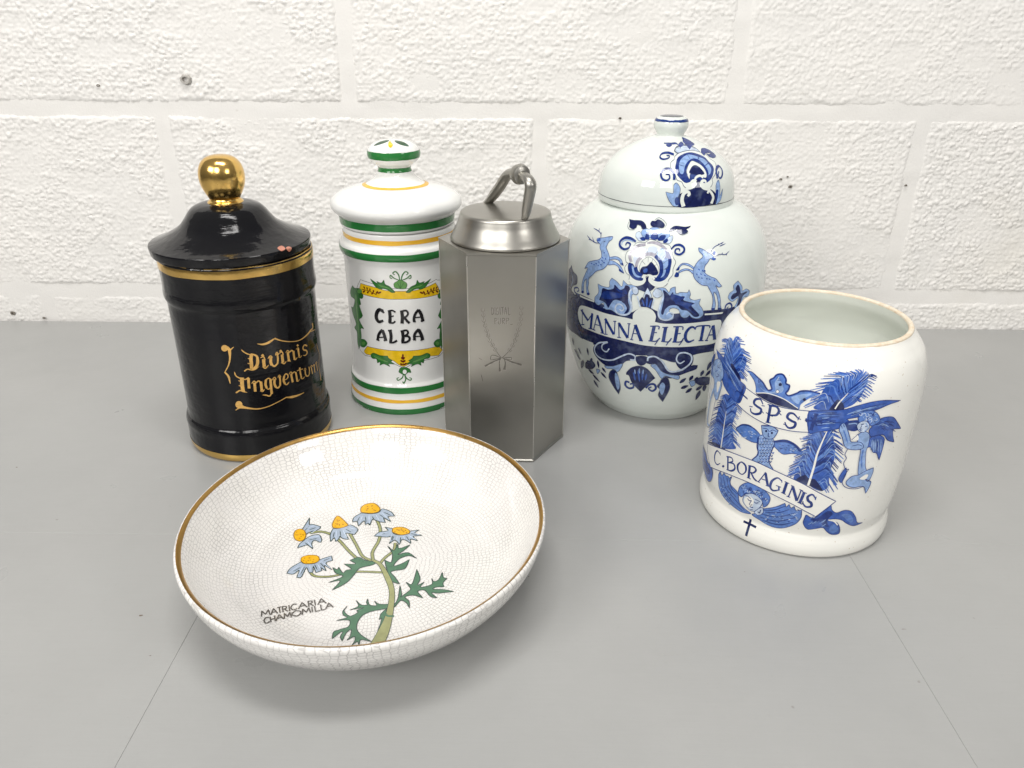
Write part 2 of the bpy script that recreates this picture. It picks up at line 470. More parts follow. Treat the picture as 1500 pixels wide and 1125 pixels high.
# ------------------------------------------------------------------ painted decoration, in mm along and up each surface
# F colour outline  |  S colour width taper stroke
ART = {}
ART['black_chip'] = [
("F",'z',[(63.6,192.2),(69.9,192.8),(69.7,191.2),(64.1,190.3)]),
("F",'z',[(69.7,190.9),(74.8,191.5),(75.2,189.6),(72.2,187.8)]),
]
ART['black_notch'] = [
("F",'k',[(-20.6,182.7,1),(-17.3,179.6),(-12.5,176),(-6.2,179.7),(-3.3,183.8,1),(-11.1,183.9)]),
]
ART['black_text'] = [
("S",'a',1.02,1,[(14.9,110.4),(17.1,107.7),(19.9,105.7),(22.7,104.5)]),
("S",'a',2.78,0,[(22.6,104.8),(21.6,100.8),(21.4,96.5),(21,91.8)]),
("S",'a',[1.02,1.75,2.62,2.48,1.46],0,[(22.1,105.7),(25.3,104.1),(26.9,102.1),(26.8,98.3),(25.9,94.6),(23.3,92),(20.9,90.6)]),
("S",'a',1.03,2,[(14.6,90.2),(17.6,91.8),(20.9,90.6),(23.9,91),(27.4,93)]),
("S",'a',0.73,0,[(19.2,101.9),(21.3,100.8)]),
("S",'a',0.73,0,[(18.4,97.3),(20.8,96.2)]),
("S",'a',2.63,0,[(31.9,99.1),(31.7,94.8),(31.7,91.8)]),
("S",'a',1.02,1,[(29.4,100.8),(32.2,101.2),(33.1,97.8)]),
("S",'a',1.03,2,[(30.3,92.5),(32.3,90.3),(35.7,92.9)]),
("S",'a',2.48,0,[(38.3,99.6),(37.7,95.2),(38.1,92.1)]),
("S",'a',1.02,1,[(35.6,98.7),(38,100.8),(39.6,98.9)]),
("S",'a',1.61,0,[(37.8,92.6),(40.4,90.5),(43.2,92.1)]),
("S",'a',1.6,0,[(43.2,91.8),(44.2,96.2),(44.2,101.2)]),
("S",'a',1.01,1,[(42.4,100.1),(44,102.8),(45.4,100.1)]),
("S",'a',2.48,0,[(48.5,99.5),(48.4,95),(48.5,91.7)]),
("S",'a',1.01,1,[(45.7,101),(48.6,101.9),(49.7,98.8)]),
("S",'a',1.03,2,[(46.9,92.4),(49.3,90.4),(51.9,92.2)]),
("S",'a',2.19,0,[(54.2,100.1),(54.2,95.5),(54.4,91.3)]),
("S",'a',0.87,1,[(52.1,100),(54.1,101.6),(55.8,99.8)]),
("S",'a',1.16,0,[(55.3,99.2),(58.5,100.2),(60.2,98.2)]),
("S",'a',2.04,0,[(60.2,99.2),(60,94.9),(60.2,91.1)]),
("S",'a',0.88,2,[(59.1,91.7),(61.1,90.5),(63.7,92)]),
("S",'a',0.73,0,[(52.8,92),(56,90.8)]),
("S",'a',1.9,0,[(65.5,99.5),(65.7,94.7),(65.9,91.8)]),
("S",'a',0.73,1,[(63,99.6),(65.6,100.4),(66.6,98.2)]),
("S",'a',0.73,2,[(64.8,91.9),(66.8,90.7),(69.3,91.9)]),
("S",'a',1.32,2,[(77.5,97.8),(74.1,100),(71.6,98.7),(72.1,96),(75.5,94.2),(76.3,91.6),(73.7,90.1),(70.2,91.4)]),
("S",'a',1.05,1,[(6.4,90.2),(7,86.6),(9.4,84.3),(11.9,83.5)]),
("S",'a',3.16,0,[(12,84.4),(11.2,78.5),(11,71.3)]),
("S",'a',2.25,0,[(17.2,83.4),(16.7,78),(16.4,73.5)]),
("S",'a',1.05,0,[(11.6,83.7),(14.4,82.4),(17.5,83.9)]),
("S",'a',1.21,2,[(4.8,70),(8.4,72.1),(11.3,71),(14.4,69.8)]),
("S",'a',0.75,0,[(8.6,81.7),(10.8,80.7)]),
("S",'a',0.76,0,[(8.2,76.9),(10.5,76.3)]),
("S",'a',2.25,0,[(21.5,78.5),(21.4,73.9),(21.1,69.8)]),
("S",'a',0.9,1,[(19,77.7),(21.4,80),(22.8,78.3)]),
("S",'a',1.19,0,[(22.4,77.8),(25.1,79.5),(26.9,77.6)]),
("S",'a',2.25,0,[(26.9,78.5),(26.8,73.9),(26.6,69.8)]),
("S",'a',0.9,2,[(25.4,70.1),(27.2,68.9),(29.2,70.9)]),
("S",'a',1.94,0,[(31.3,79.3),(30.5,74.9),(31.1,71.5)]),
("S",'a',1.04,0,[(30.7,79.1),(33.8,80.4),(36.2,78.3)]),
("S",'a',2.1,0,[(35.3,79.4),(35,73.9),(34.7,68.7),(34.6,64.9)]),
("S",'a',1.05,0,[(30.7,71.8),(32.5,70.1),(34.9,72)]),
("S",'a',1.21,2,[(34.7,65.5),(32.4,63.4),(29.8,64.8),(26.6,65.7)]),
("S",'a',2.09,0,[(38.8,78.5),(38.2,74),(39,70.5)]),
("S",'a',0.89,1,[(36.2,77.6),(38.8,80.1),(40.3,77.7)]),
("S",'a',1.35,0,[(38.6,70.8),(40.9,69.3),(43.4,71.7)]),
("S",'a',1.64,0,[(43,71.1),(43.6,76.1),(43.5,79.9)]),
("S",'a',0.74,1,[(41.7,78.9),(43.5,81.1),(44.7,78.8)]),
("S",'a',1.94,0,[(47.7,78.7),(46.7,74.8),(47.6,71.2)]),
("S",'a',1.04,0,[(47.1,78.5),(49.7,80.5),(51.5,78.2),(50.9,76)]),
("S",'a',0.74,0,[(47.2,75.1),(49.5,75.3),(51.5,76.6)]),
("S",'a',1.05,2,[(47.2,71.5),(49.2,70),(51.9,72)]),
("S",'a',1.94,0,[(54.8,79.1),(54.9,74.4),(55.3,70.3)]),
("S",'a',0.74,1,[(52.2,78.8),(54.6,80.7),(56.2,78.7)]),
("S",'a',0.89,0,[(55.8,78.4),(58.1,79.6),(59.9,77.8)]),
("S",'a',1.79,0,[(59.6,78.7),(59.9,74.4),(60,70.1)]),
("S",'a',0.75,2,[(59.2,70.1),(61,69.3),(62.9,70.8)]),
("S",'a',1.78,0,[(64.6,81.5),(64.6,76.3),(65.2,70.9)]),
("S",'a',0.74,0,[(61.1,79.4),(64.3,79.5),(68.3,78.7)]),
("S",'a',0.75,2,[(64.4,70.9),(66.7,69.6),(69.5,70.9)]),
("S",'a',1.49,0,[(70.8,76.8),(70.5,73),(71.6,70.2)]),
("S",'a',0.59,1,[(68.7,76.5),(71,78.3),(72.2,76.3)]),
("S",'a',1.05,0,[(71.1,70.5),(73.8,69.5),(75.9,71)]),
("S",'a',1.19,0,[(75.6,70.6),(76.5,74.3),(76.3,77.7)]),
("S",'a',1.19,0,[(79.5,76.4),(80,72.4),(80.3,68.8)]),
("S",'a',0.59,1,[(77.7,76.1),(80,77.4),(81.9,75.5)]),
("S",'a',1.04,0,[(84.3,75.8),(84.6,71.8),(84.8,68.2)]),
("S",'a',0.59,0,[(81.6,75.7),(84.4,76.5),(86.1,74.6)]),
("S",'a',1.04,0,[(89.6,75.8),(89.6,71.9),(90,67.8)]),
("S",'a',0.59,0,[(85.9,75.2),(89.8,76.9),(91.3,75.2)]),
("F",'a',[(31.8,104.2,1),(33,102.4,1),(31.4,101.2,1),(30.2,102.9,1)]),
("F",'a',[(47.8,104.4,1),(49,102.6,1),(47.4,101.6,1),(46.2,103.4,1)]),
("F",'a',[(65.5,104,1),(66.8,102.3,1),(65.1,101.7,1),(63.9,103.3,1)]),
]
ART['black_flourish'] = [
("S",'a',[0.42,1.66,2.16,0.83],0,[(28.5,114),(32.9,112.7),(37.7,113.2),(43.6,115.7)]),
("S",'a',[1.34,0.84,0.67,0.84,1.34,1.85],0,[(43.7,115.9),(49.1,112.5),(57.8,108.9),(67.9,106.7),(78.2,107.8),(86.6,109.9)]),
("S",'a',[1.51,1.34,2.34],0,[(86.2,109.7),(90.7,110.6),(90.8,115)]),
("S",'a',0.67,3,[(85.4,108.6),(91,107.8),(96,106.9)]),
("F",'a',[(4.2,112.3),(3.2,110.3),(1.4,109.3),(-0.4,109.7),(-1.4,111.2),(-1.1,113.3),(0.4,114.9),(2.4,115.2),(3.8,114.2)]),
("S",'a',[2.57,2.74,1.54,1.2,0.86,0.69],0,[(2.2,114),(4.9,111.4),(5,107.2),(4.3,102.1),(2.2,96.2),(-1.9,89.7)]),
("S",'a',[1.35,1.02,0.42],0,[(4.5,108.9),(6.8,111.3),(9.1,113.2)]),
("S",'a',[1.41,1.93,0.53],0,[(-1.9,89.9),(0.7,85.8),(1.2,78.9)]),
("F",'a',[(8.7,58.5),(7.7,56.3),(5.8,55.3),(3.8,55.7),(2.7,57.5),(3.1,59.8),(4.7,61.6),(6.7,61.9),(8.3,60.7)]),
("S",'a',[2.68,1.96,1.43,0.89,0.8,0.8,0.89],0,[(6.1,61.1),(8.6,56.5),(14.5,54.2),(22,52.8),(29.9,53.5),(38.3,55.6),(47.1,58)]),
("S",'a',[0.54,1.26,1.26],0,[(2,53),(6,55.3),(11.4,54.7)]),
("S",'a',[0.71,2.29,1.59,0.44],0,[(46.5,58.2),(51.5,56.7),(58.2,55.9),(66.1,55.8)]),
("S",'a',[0.43,0.77,0.51],0,[(95,93.2),(97.4,85.7),(99.9,80.5)]),
("S",'a',[0.52,0.69,0.87,1.73],0,[(100,80.9),(94.7,72),(94.9,64.4),(95.8,55)]),
]
ART['green_text'] = [
("S",'k',[3.06,3.83,3.83,2.3],0,[(-11.6,109.7),(-15.5,111.5),(-18.7,107.7),(-19.6,102.5),(-17.2,98.8),(-12.2,100.5)]),
("S",'k',1.76,0,[(-12.5,112.1),(-11.1,108.2)]),
("S",'k',3.27,0,[(-5.3,111),(-5.1,105),(-5.8,98.5)]),
("S",'k',1.75,0,[(-7,110.5),(-2.5,111.4),(0.5,109.7)]),
("S",'k',1.25,0,[(-5.3,105),(-1.4,105.9)]),
("S",'k',1.77,0,[(-6.6,98.7),(-2.7,98.6),(-0.1,100.4)]),
("S",'k',3.25,0,[(6.6,110.3),(6.9,104.5),(6.2,98.6)]),
("S",'k',1.99,0,[(5,110.1),(10.5,111.2),(12.5,107.9),(10.2,104.7),(7.2,104.5)]),
("S",'k',2.51,0,[(8.7,104.5),(11.1,100.5),(13.6,98)]),
("S",'k',1.51,0,[(4.6,98.9),(7.9,98.5)]),
("S",'k',2.74,0,[(18.2,98.6),(18.1,103),(20.1,107.8),(23.4,110.9)]),
("S",'k',3.25,0,[(22.9,110.8),(25.4,105.9),(27.1,98)]),
("S",'k',1.25,0,[(19.2,103.1),(25.5,103.1)]),
("S",'k',1.51,0,[(17.1,100.6),(19.4,98.6)]),
("S",'k',1.51,0,[(24.6,98.7),(28.2,99.4)]),
("S",'k',2.84,0,[(-19.8,78.5),(-19,83.5),(-16.7,87.7),(-13.6,90.8)]),
("S",'k',3.35,0,[(-14.1,90.5),(-12.3,85.6),(-11,79.3)]),
("S",'k',1.29,0,[(-18.2,82.2),(-12.2,83.3)]),
("S",'k',1.57,0,[(-21.4,80),(-18,78.8)]),
("S",'k',1.55,0,[(-13.3,79.3),(-9.7,80.7)]),
("S",'k',3.08,0,[(-6,90.9),(-5.4,84.8),(-6.3,78.1)]),
("S",'k',2.07,0,[(-7.7,78),(-3.4,78.2),(0.4,80.4)]),
("S",'k',1.79,0,[(-8,90.3),(-4.2,91)]),
("S",'k',3.07,0,[(6,90.4),(6.4,84.9),(5.7,78.2)]),
("S",'k',2.03,0,[(4.3,89.8),(10,90.8),(11.4,87.8),(8.5,85.3),(6.2,85)]),
("S",'k',2.3,0,[(6.5,85.1),(11.4,84.4),(12.7,81.3),(9.9,78.6),(4.4,78.2)]),
("S",'k',2.79,0,[(17.5,79.6),(17.5,84.7),(19.5,88.3),(22.4,90.8)]),
("S",'k',3.31,0,[(21.9,90.6),(24.3,85.1),(25.7,78.6)]),
("S",'k',1.28,0,[(18.4,83.5),(24.2,83.2)]),
("S",'k',1.54,0,[(15.9,81.4),(18.7,79.6)]),
("S",'k',1.54,0,[(23.4,78.9),(27,79.7)]),
]
ART['green_frame'] = [
("F",'q',[(-42.1,129.6),(-35.8,138.7,1),(-22.1,137.1),(-7,133.9),(6.7,133.4),(20.4,133.1),(35.2,135.5),(43.8,137.8,1),(52.3,128.4),(49.3,68.3),(57.1,64.7,1),(47.6,59.2,1),(41.4,57),(18.5,56),(5.4,51.1),(-8.4,56.8),(-29.8,59.2),(-38.3,58.7,1),(-47.5,64),(-48.9,67.6)],'k',0.42),
("F",'y',[(-35.9,135,1),(-19.6,133.7),(-7.2,131.3),(6.6,130.8),(20.3,130.6),(32.4,132.3),(42.9,134.7,1),(46.8,127.9),(46.2,122.2,1),(31.9,122.2),(17,122.4),(6.1,122.7),(-6.6,122.8),(-21.9,123.6),(-34.1,124.2,1),(-38.5,127.9)],'k',0.4),
("F",'y',[(-33.7,69.8,1),(-16.7,69.7),(-1.5,69.2),(14.2,68.9),(29.3,68.7),(43.5,68.3,1),(48.4,62.6,1),(43,58.2,1),(28.9,60.2),(18.6,58),(9.2,53.9,1),(4.9,52.2),(0.1,54.5,1),(-5.8,58.9),(-15.9,61.9),(-28.8,61),(-36.3,60.6,1),(-39.2,63.1)],'k',0.42),
("S",'r',0.75,0,[(-34.9,129.2),(-25.6,129),(-17.4,126.2)]),
("S",'r',1.63,3,[(-32.4,132.5),(-30.4,130.4)]),
("S",'r',1.63,3,[(-28.2,132.5),(-27.6,129.8)]),
("S",'r',1.62,3,[(-24.4,131.9),(-24.8,129.1)]),
("S",'r',1.64,3,[(-33.9,126.3),(-30.6,128.5)]),
("S",'r',1.63,3,[(-28.4,126.3),(-26.2,128.7)]),
("S",'r',1.62,3,[(-23.1,125.9),(-21.6,128.1)]),
("S",'r',1.62,3,[(-20.3,130.7),(-21.2,128.1)]),
("S",'r',1.61,3,[(-15.8,130),(-18.2,127.2)]),
("S",'r',1.61,3,[(-12.5,129.7),(-16.2,127.6)]),
("F",'g',[(1.3,130.1),(-3.3,135.3),(-7.7,137.5),(-8.9,141.9,1),(-11.6,138.8),(-16.5,139.9,1),(-15.9,137.9),(-23.3,141.7,1),(-20.1,136.8),(-17.6,133.9),(-13.3,132.2),(-10.1,133.1),(-5.9,132.1),(-2.5,129.6),(1,129.6)],'e',0.39),
("F",'h',[(-15.4,137.3),(-9.3,136.3),(-2.9,133.1),(-0.7,130.8),(-5.8,133.6),(-11.9,134.7)]),
("S",'e',0.37,2,[(0.5,130.5),(-5.8,134.8),(-14.2,137.1),(-20.5,139.4)]),
("F",'g',[(-50.5,129.4,1),(-46.5,127.9),(-38.4,129.1),(-36.1,124.7),(-39.2,120),(-38.2,113,1),(-40.7,110.9),(-36.9,101.7,1),(-39.4,98.8),(-42.8,95.4),(-36.7,87.7,1),(-41.5,86.7),(-41.8,77.5),(-47.1,63.5,1),(-50,68.5),(-49.4,80.6),(-54.1,84.3),(-49.9,89.5),(-55.6,98.2),(-58.3,105.3,1),(-52.7,106.7),(-48.6,115.5),(-56.5,117.1),(-56.9,122)],'e',0.44),
("S",'h',[1.89,1.62,1.35,0.68],0,[(-45.4,121.3),(-46,107.3),(-45.6,94.6),(-46.2,75)]),
("S",'e',0.4,0,[(-43,125.6),(-43.1,108),(-44.2,92.4),(-46.2,69.7)]),
("F",'h',[(-35.1,127.1),(-36.1,125.3),(-38.4,124),(-41,123.7),(-42.5,124.6),(-42.3,126.4),(-40.4,128.1),(-37.8,129),(-35.8,128.5)],'e',0.39),
("F",'g',[(-33.8,122.6),(-34.6,120.7),(-36.4,119.4),(-38.4,119.3),(-39.5,120.5),(-39.2,122.4),(-37.7,124.2),(-35.8,124.9),(-34.2,124.3)],'e',0.39),
("F",'g',[(-44.4,74.8),(-37.4,76.1),(-33.5,73.1),(-38.3,67.7),(-44.3,67.3),(-46.2,69.7)],'e',0.44),
("F",'h',[(-36.5,72.4),(-37.3,71),(-38.9,69.9),(-40.8,69.7),(-41.9,70.3),(-41.8,71.6),(-40.4,73),(-38.5,73.7),(-37,73.4)]),
("F",'g',[(-29.5,62.2),(-25.5,64.3),(-18.5,62.9),(-10.3,63.2,1),(-9.4,61),(-5.5,58.7,1),(-7.1,57.5),(-3.3,54.8,1),(-9.8,54.7),(-8.5,51.9,1),(-15.1,54.1),(-19.6,51.9,1),(-19,55.6),(-22.2,54.1,1),(-23.1,58.2),(-27.5,58),(-29.7,59.5)],'e',0.42),
("F",'h',[(-26.9,62.1),(-18.6,60.9),(-9.7,56.7),(-17.5,57.5),(-24.4,59.5)]),
("S",'e',0.4,2,[(-28,61.9),(-17.4,59.8),(-4.8,55.3)]),
("S",'g',[0.96,1.21,1.21,0.72],0,[(6.4,142.1),(5.8,146.7),(3.2,150.3),(0.3,148.9),(2.1,147)]),
("S",'g',[0.72,1.08,1.08,0.72],0,[(5.7,141.9),(1.3,143.8),(-2,146.7),(-2.5,144.1),(-0.5,143.6)]),
("S",'g',[1.04,1.17,1.04,0.78],0,[(4.6,43.9),(3,39.9),(-1.1,37.3),(-2.2,39.2),(-0.1,40.3)]),
("S",'r',0.74,0,[(47,127.2),(38.1,127.3),(29.7,124.9)]),
("S",'r',1.59,3,[(45.1,130.5),(42.9,128.6)]),
("S",'r',1.59,3,[(41.1,130.7),(40.1,128)]),
("S",'r',1.59,3,[(37.3,130.2),(37.3,127.5)]),
("S",'r',1.6,3,[(45.7,124.5),(42.9,126.7)]),
("S",'r',1.59,3,[(40.4,124.6),(38.6,127)]),
("S",'r',1.59,3,[(35.2,124.4),(34.1,126.6)]),
("S",'r',1.59,3,[(33.2,129.2),(33.7,126.7)]),
("S",'r',1.59,3,[(28.6,128.8),(30.6,125.8)]),
("S",'r',1.59,3,[(25.3,128.6),(28.7,126.4)]),
("F",'g',[(11.8,129.8),(16.9,134.7),(21.6,136.6),(23.2,140.9,1),(25.5,137.7),(30.6,138.5,1),(29.7,136.5),(37.6,139.9,1),(33.7,135.3),(31,132.5),(26.4,131),(23.4,132.2),(19.1,131.4),(15.5,129.1),(12,129.3)],'e',0.39),
("F",'h',[(29.2,136),(23,135.4),(16.2,132.5),(13.8,130.4),(19.2,132.9),(25.3,133.6)]),
("S",'e',0.36,2,[(12.6,130.1),(19.3,134.1),(27.9,135.8),(34.5,137.8)]),
("F",'g',[(61.5,127.2,1),(57.6,125.8),(50.3,127.1),(47.5,122.8),(49.6,118.2),(47.6,111.4,1),(49.5,109.4),(44.7,100.5,1),(46.5,97.7),(48.8,94.5),(42.5,86.9,1),(46.4,86.2),(45.3,77.3),(47.2,64.3,1),(50,69.4),(51.5,80.8),(55.5,84.8),(53.5,89.3),(59,98),(62.3,105,1),(58.6,105.8),(57,114),(63.6,115.9),(65.1,120.5)],'e',0.41),
("S",'h',[1.78,1.53,1.27,0.64],0,[(55.4,119.5),(53.4,106.1),(51,93.9),(48.3,75.2)]),
("S",'e',0.38,0,[(54.1,123.6),(51.1,106.7),(49.5,91.8),(47.5,70.1)]),
("F",'h',[(53.7,123.5),(52.8,122.1),(50.7,121.8),(48.5,122.6),(47.1,124.3),(47.2,126),(48.7,126.9),(50.9,126.6),(52.9,125.3)],'e',0.37),
("F",'g',[(50.2,119.6),(49.5,118),(47.9,117.5),(46.2,118.2),(45.1,119.9),(45.2,121.8),(46.4,122.9),(48.1,122.8),(49.6,121.5)],'e',0.37),
("F",'g',[(46.9,74.9),(41.5,75.7),(37.8,72.7),(41,67.7),(45.7,67.7),(47.5,70.1)],'e',0.42),
("F",'h',[(44.5,71),(43.9,70),(42.6,69.7),(41.2,70.3),(40.3,71.5),(40.4,72.7),(41.4,73.4),(42.8,73.3),(44,72.3)]),
("F",'g',[(32.9,62),(29.6,64),(23.1,62.6),(15.4,63,1),(14.3,60.8),(10.3,58.5,1),(11.7,57.4),(7.7,54.8,1),(14,54.6),(12.4,51.8,1),(18.9,54),(22.8,51.8,1),(22.7,55.4),(25.4,54,1),(26.7,58),(30.6,57.9),(32.8,59.4)],'e',0.42),
("F",'h',[(30.6,61.9),(23,60.6),(14.1,56.5),(21.5,57.3),(28.1,59.4)]),
("S",'e',0.39,2,[(31.5,61.7),(21.6,59.5),(9.1,55.2)]),
("S",'g',[0.96,1.2,1.2,0.72],0,[(8,142.1),(9.2,146.6),(12.2,150),(14.8,148.4),(12.9,146.6)]),
("S",'g',[0.72,1.08,1.08,0.72],0,[(8.7,141.8),(13.3,143.4),(16.9,146.1),(17.2,143.4),(15,143.1)]),
("S",'g',[1.04,1.17,1.04,0.78],0,[(6,43.9),(7.2,39.8),(10.9,37),(12.3,38.8),(10.3,40)]),
("F",'h',[(1.3,134.5),(0.7,138.3),(3.8,140.7),(7.2,142.1),(10.5,140.5),(13.1,138),(12,133.8),(6.7,133.2)],'e',0.38),
("S",'e',0.36,2,[(6.7,133.4),(7.1,140.7)]),
("S",'e',0.36,2,[(6.7,133.4),(4,139.5)]),
("S",'e',0.36,2,[(6.7,133.4),(10.2,139.3)]),
("F",'g',[(0,46.6),(1.7,50.5),(6,51.6),(10.8,49.5),(12.1,45.5),(9.3,45.7),(5.8,43.2),(2,44.9)],'e',0.42),
("F",'q',[(7.9,46.4),(7.4,44.9),(6.2,44.1),(4.9,44.5),(4.1,45.7),(4.2,47.4),(5.1,48.6),(6.5,48.8),(7.6,48)]),
("S",'g',1.13,0,[(5.6,43.9),(6.5,38.5),(4.5,34.3),(3.4,36)]),
("S",'r',0.65,0,[(4.9,53.5),(5.2,64.9)]),
("S",'r',1.71,3,[(2.6,59.4),(4.6,57)]),
("S",'r',1.71,3,[(7.3,59.2),(5.1,57)]),
("S",'r',1.71,3,[(1.8,55.7),(4.5,53.9)]),
("S",'r',1.71,3,[(8.4,55.9),(5.2,53.9)]),
("S",'r',1.7,3,[(5.2,65.8),(5,61)]),
("S",'r',1.7,3,[(3.5,62.6),(4.8,60.1)]),
("S",'r',1.7,3,[(6.8,62.5),(5.2,60.1)]),
]
ART['green_knob'] = [
("F",'y',[(-3.9,262.7),(3.5,260.6),(1.1,258),(-2.5,259.8)]),
("F",'e',[(-23.1,258.5),(-22.4,262.4),(-6.9,262.6),(-12.5,260.7)]),
("F",'e',[(8.1,262.6),(22.1,262),(23.1,258.2),(12.3,260.4)]),
]
ART['pewter_text'] = [  # pale x copies are painted highlights, offset from the dark engraved letters
("S",'x',0.45,0,[(-7.9,148.5),(-7.8,142.1)]),
("S",'x',0.45,0,[(-7.9,148.5),(-6.3,147),(-6.3,143.3),(-7.8,142.1)]),
("S",'x',0.45,0,[(-5.2,148.9),(-4.9,142.1)]),
("S",'x',0.45,0,[(-2.5,148),(-3.6,147.8),(-3.9,142.9),(-2.4,142.5),(-2.4,145.2),(-3.2,145.2)]),
("S",'x',0.45,0,[(-1.1,148.9),(-0.8,142.3)]),
("S",'x',0.45,0,[(0,148.6),(2.5,149)]),
("S",'x',0.45,0,[(1.1,148.7),(1.4,142.3)]),
("S",'x',0.45,0,[(2.9,142.4),(3.6,149),(4.8,142.6)]),
("S",'x',0.45,0,[(3.2,144.8),(4.5,145.1)]),
("S",'x',0.45,0,[(5.9,149.2),(6.3,142.5),(7.8,142.9)]),
("S",'x',0.46,0,[(-5.4,139.1),(-5.2,133.8)]),
("S",'x',0.46,0,[(-5.4,138.9),(-3.6,138.7),(-3.6,136.8),(-5.2,136.4)]),
("S",'x',0.46,0,[(-2.5,139.1),(-2.4,134.9),(-1.4,133.8),(-0.4,135),(-0.5,139.1)]),
("S",'x',0.46,0,[(1.1,139.3),(1.4,134)]),
("S",'x',0.46,0,[(1.1,139.2),(2.8,138.9),(2.8,137.3),(1.4,136.7),(3.1,133.8)]),
("S",'x',0.46,0,[(4.3,139.3),(4.6,134)]),
("S",'x',0.46,0,[(4.3,139.2),(6.1,139),(6.1,137.2),(4.5,136.7)]),
("S",'x',0.46,0,[(7.5,133.4),(9.5,133.9)]),
("S",'i',0.45,0,[(-8.3,148.8),(-8.1,142.4)]),
("S",'i',0.45,0,[(-8.3,148.8),(-6.7,147.3),(-6.7,143.6),(-8.1,142.4)]),
("S",'i',0.45,0,[(-5.5,149.2),(-5.3,142.4)]),
("S",'i',0.45,0,[(-2.8,148.3),(-4,148.1),(-4.3,143.2),(-2.8,142.8),(-2.8,145.5),(-3.5,145.5)]),
("S",'i',0.45,0,[(-1.4,149.2),(-1.1,142.6)]),
("S",'i',0.45,0,[(-0.3,148.9),(2.1,149.3)]),
("S",'i',0.45,0,[(0.8,149),(1.1,142.6)]),
("S",'i',0.45,0,[(2.5,142.7),(3.3,149.3),(4.4,142.9)]),
("S",'i',0.45,0,[(2.9,145.1),(4.1,145.4)]),
("S",'i',0.45,0,[(5.5,149.5),(5.9,142.8),(7.4,143.2)]),
("S",'i',0.46,0,[(-5.7,139.4),(-5.6,134.1)]),
("S",'i',0.46,0,[(-5.7,139.2),(-4,139),(-4,137.1),(-5.5,136.7)]),
("S",'i',0.46,0,[(-2.9,139.4),(-2.7,135.2),(-1.7,134.1),(-0.7,135.3),(-0.9,139.4)]),
("S",'i',0.46,0,[(0.7,139.6),(1,134.3)]),
("S",'i',0.46,0,[(0.7,139.5),(2.4,139.2),(2.4,137.6),(1,136.9),(2.7,134.2)]),
("S",'i',0.46,0,[(3.9,139.6),(4.2,134.3)]),
("S",'i',0.46,0,[(3.9,139.5),(5.8,139.3),(5.8,137.5),(4.1,137)]),
("S",'i',0.46,0,[(7.2,133.7),(9.2,134.2)]),
]
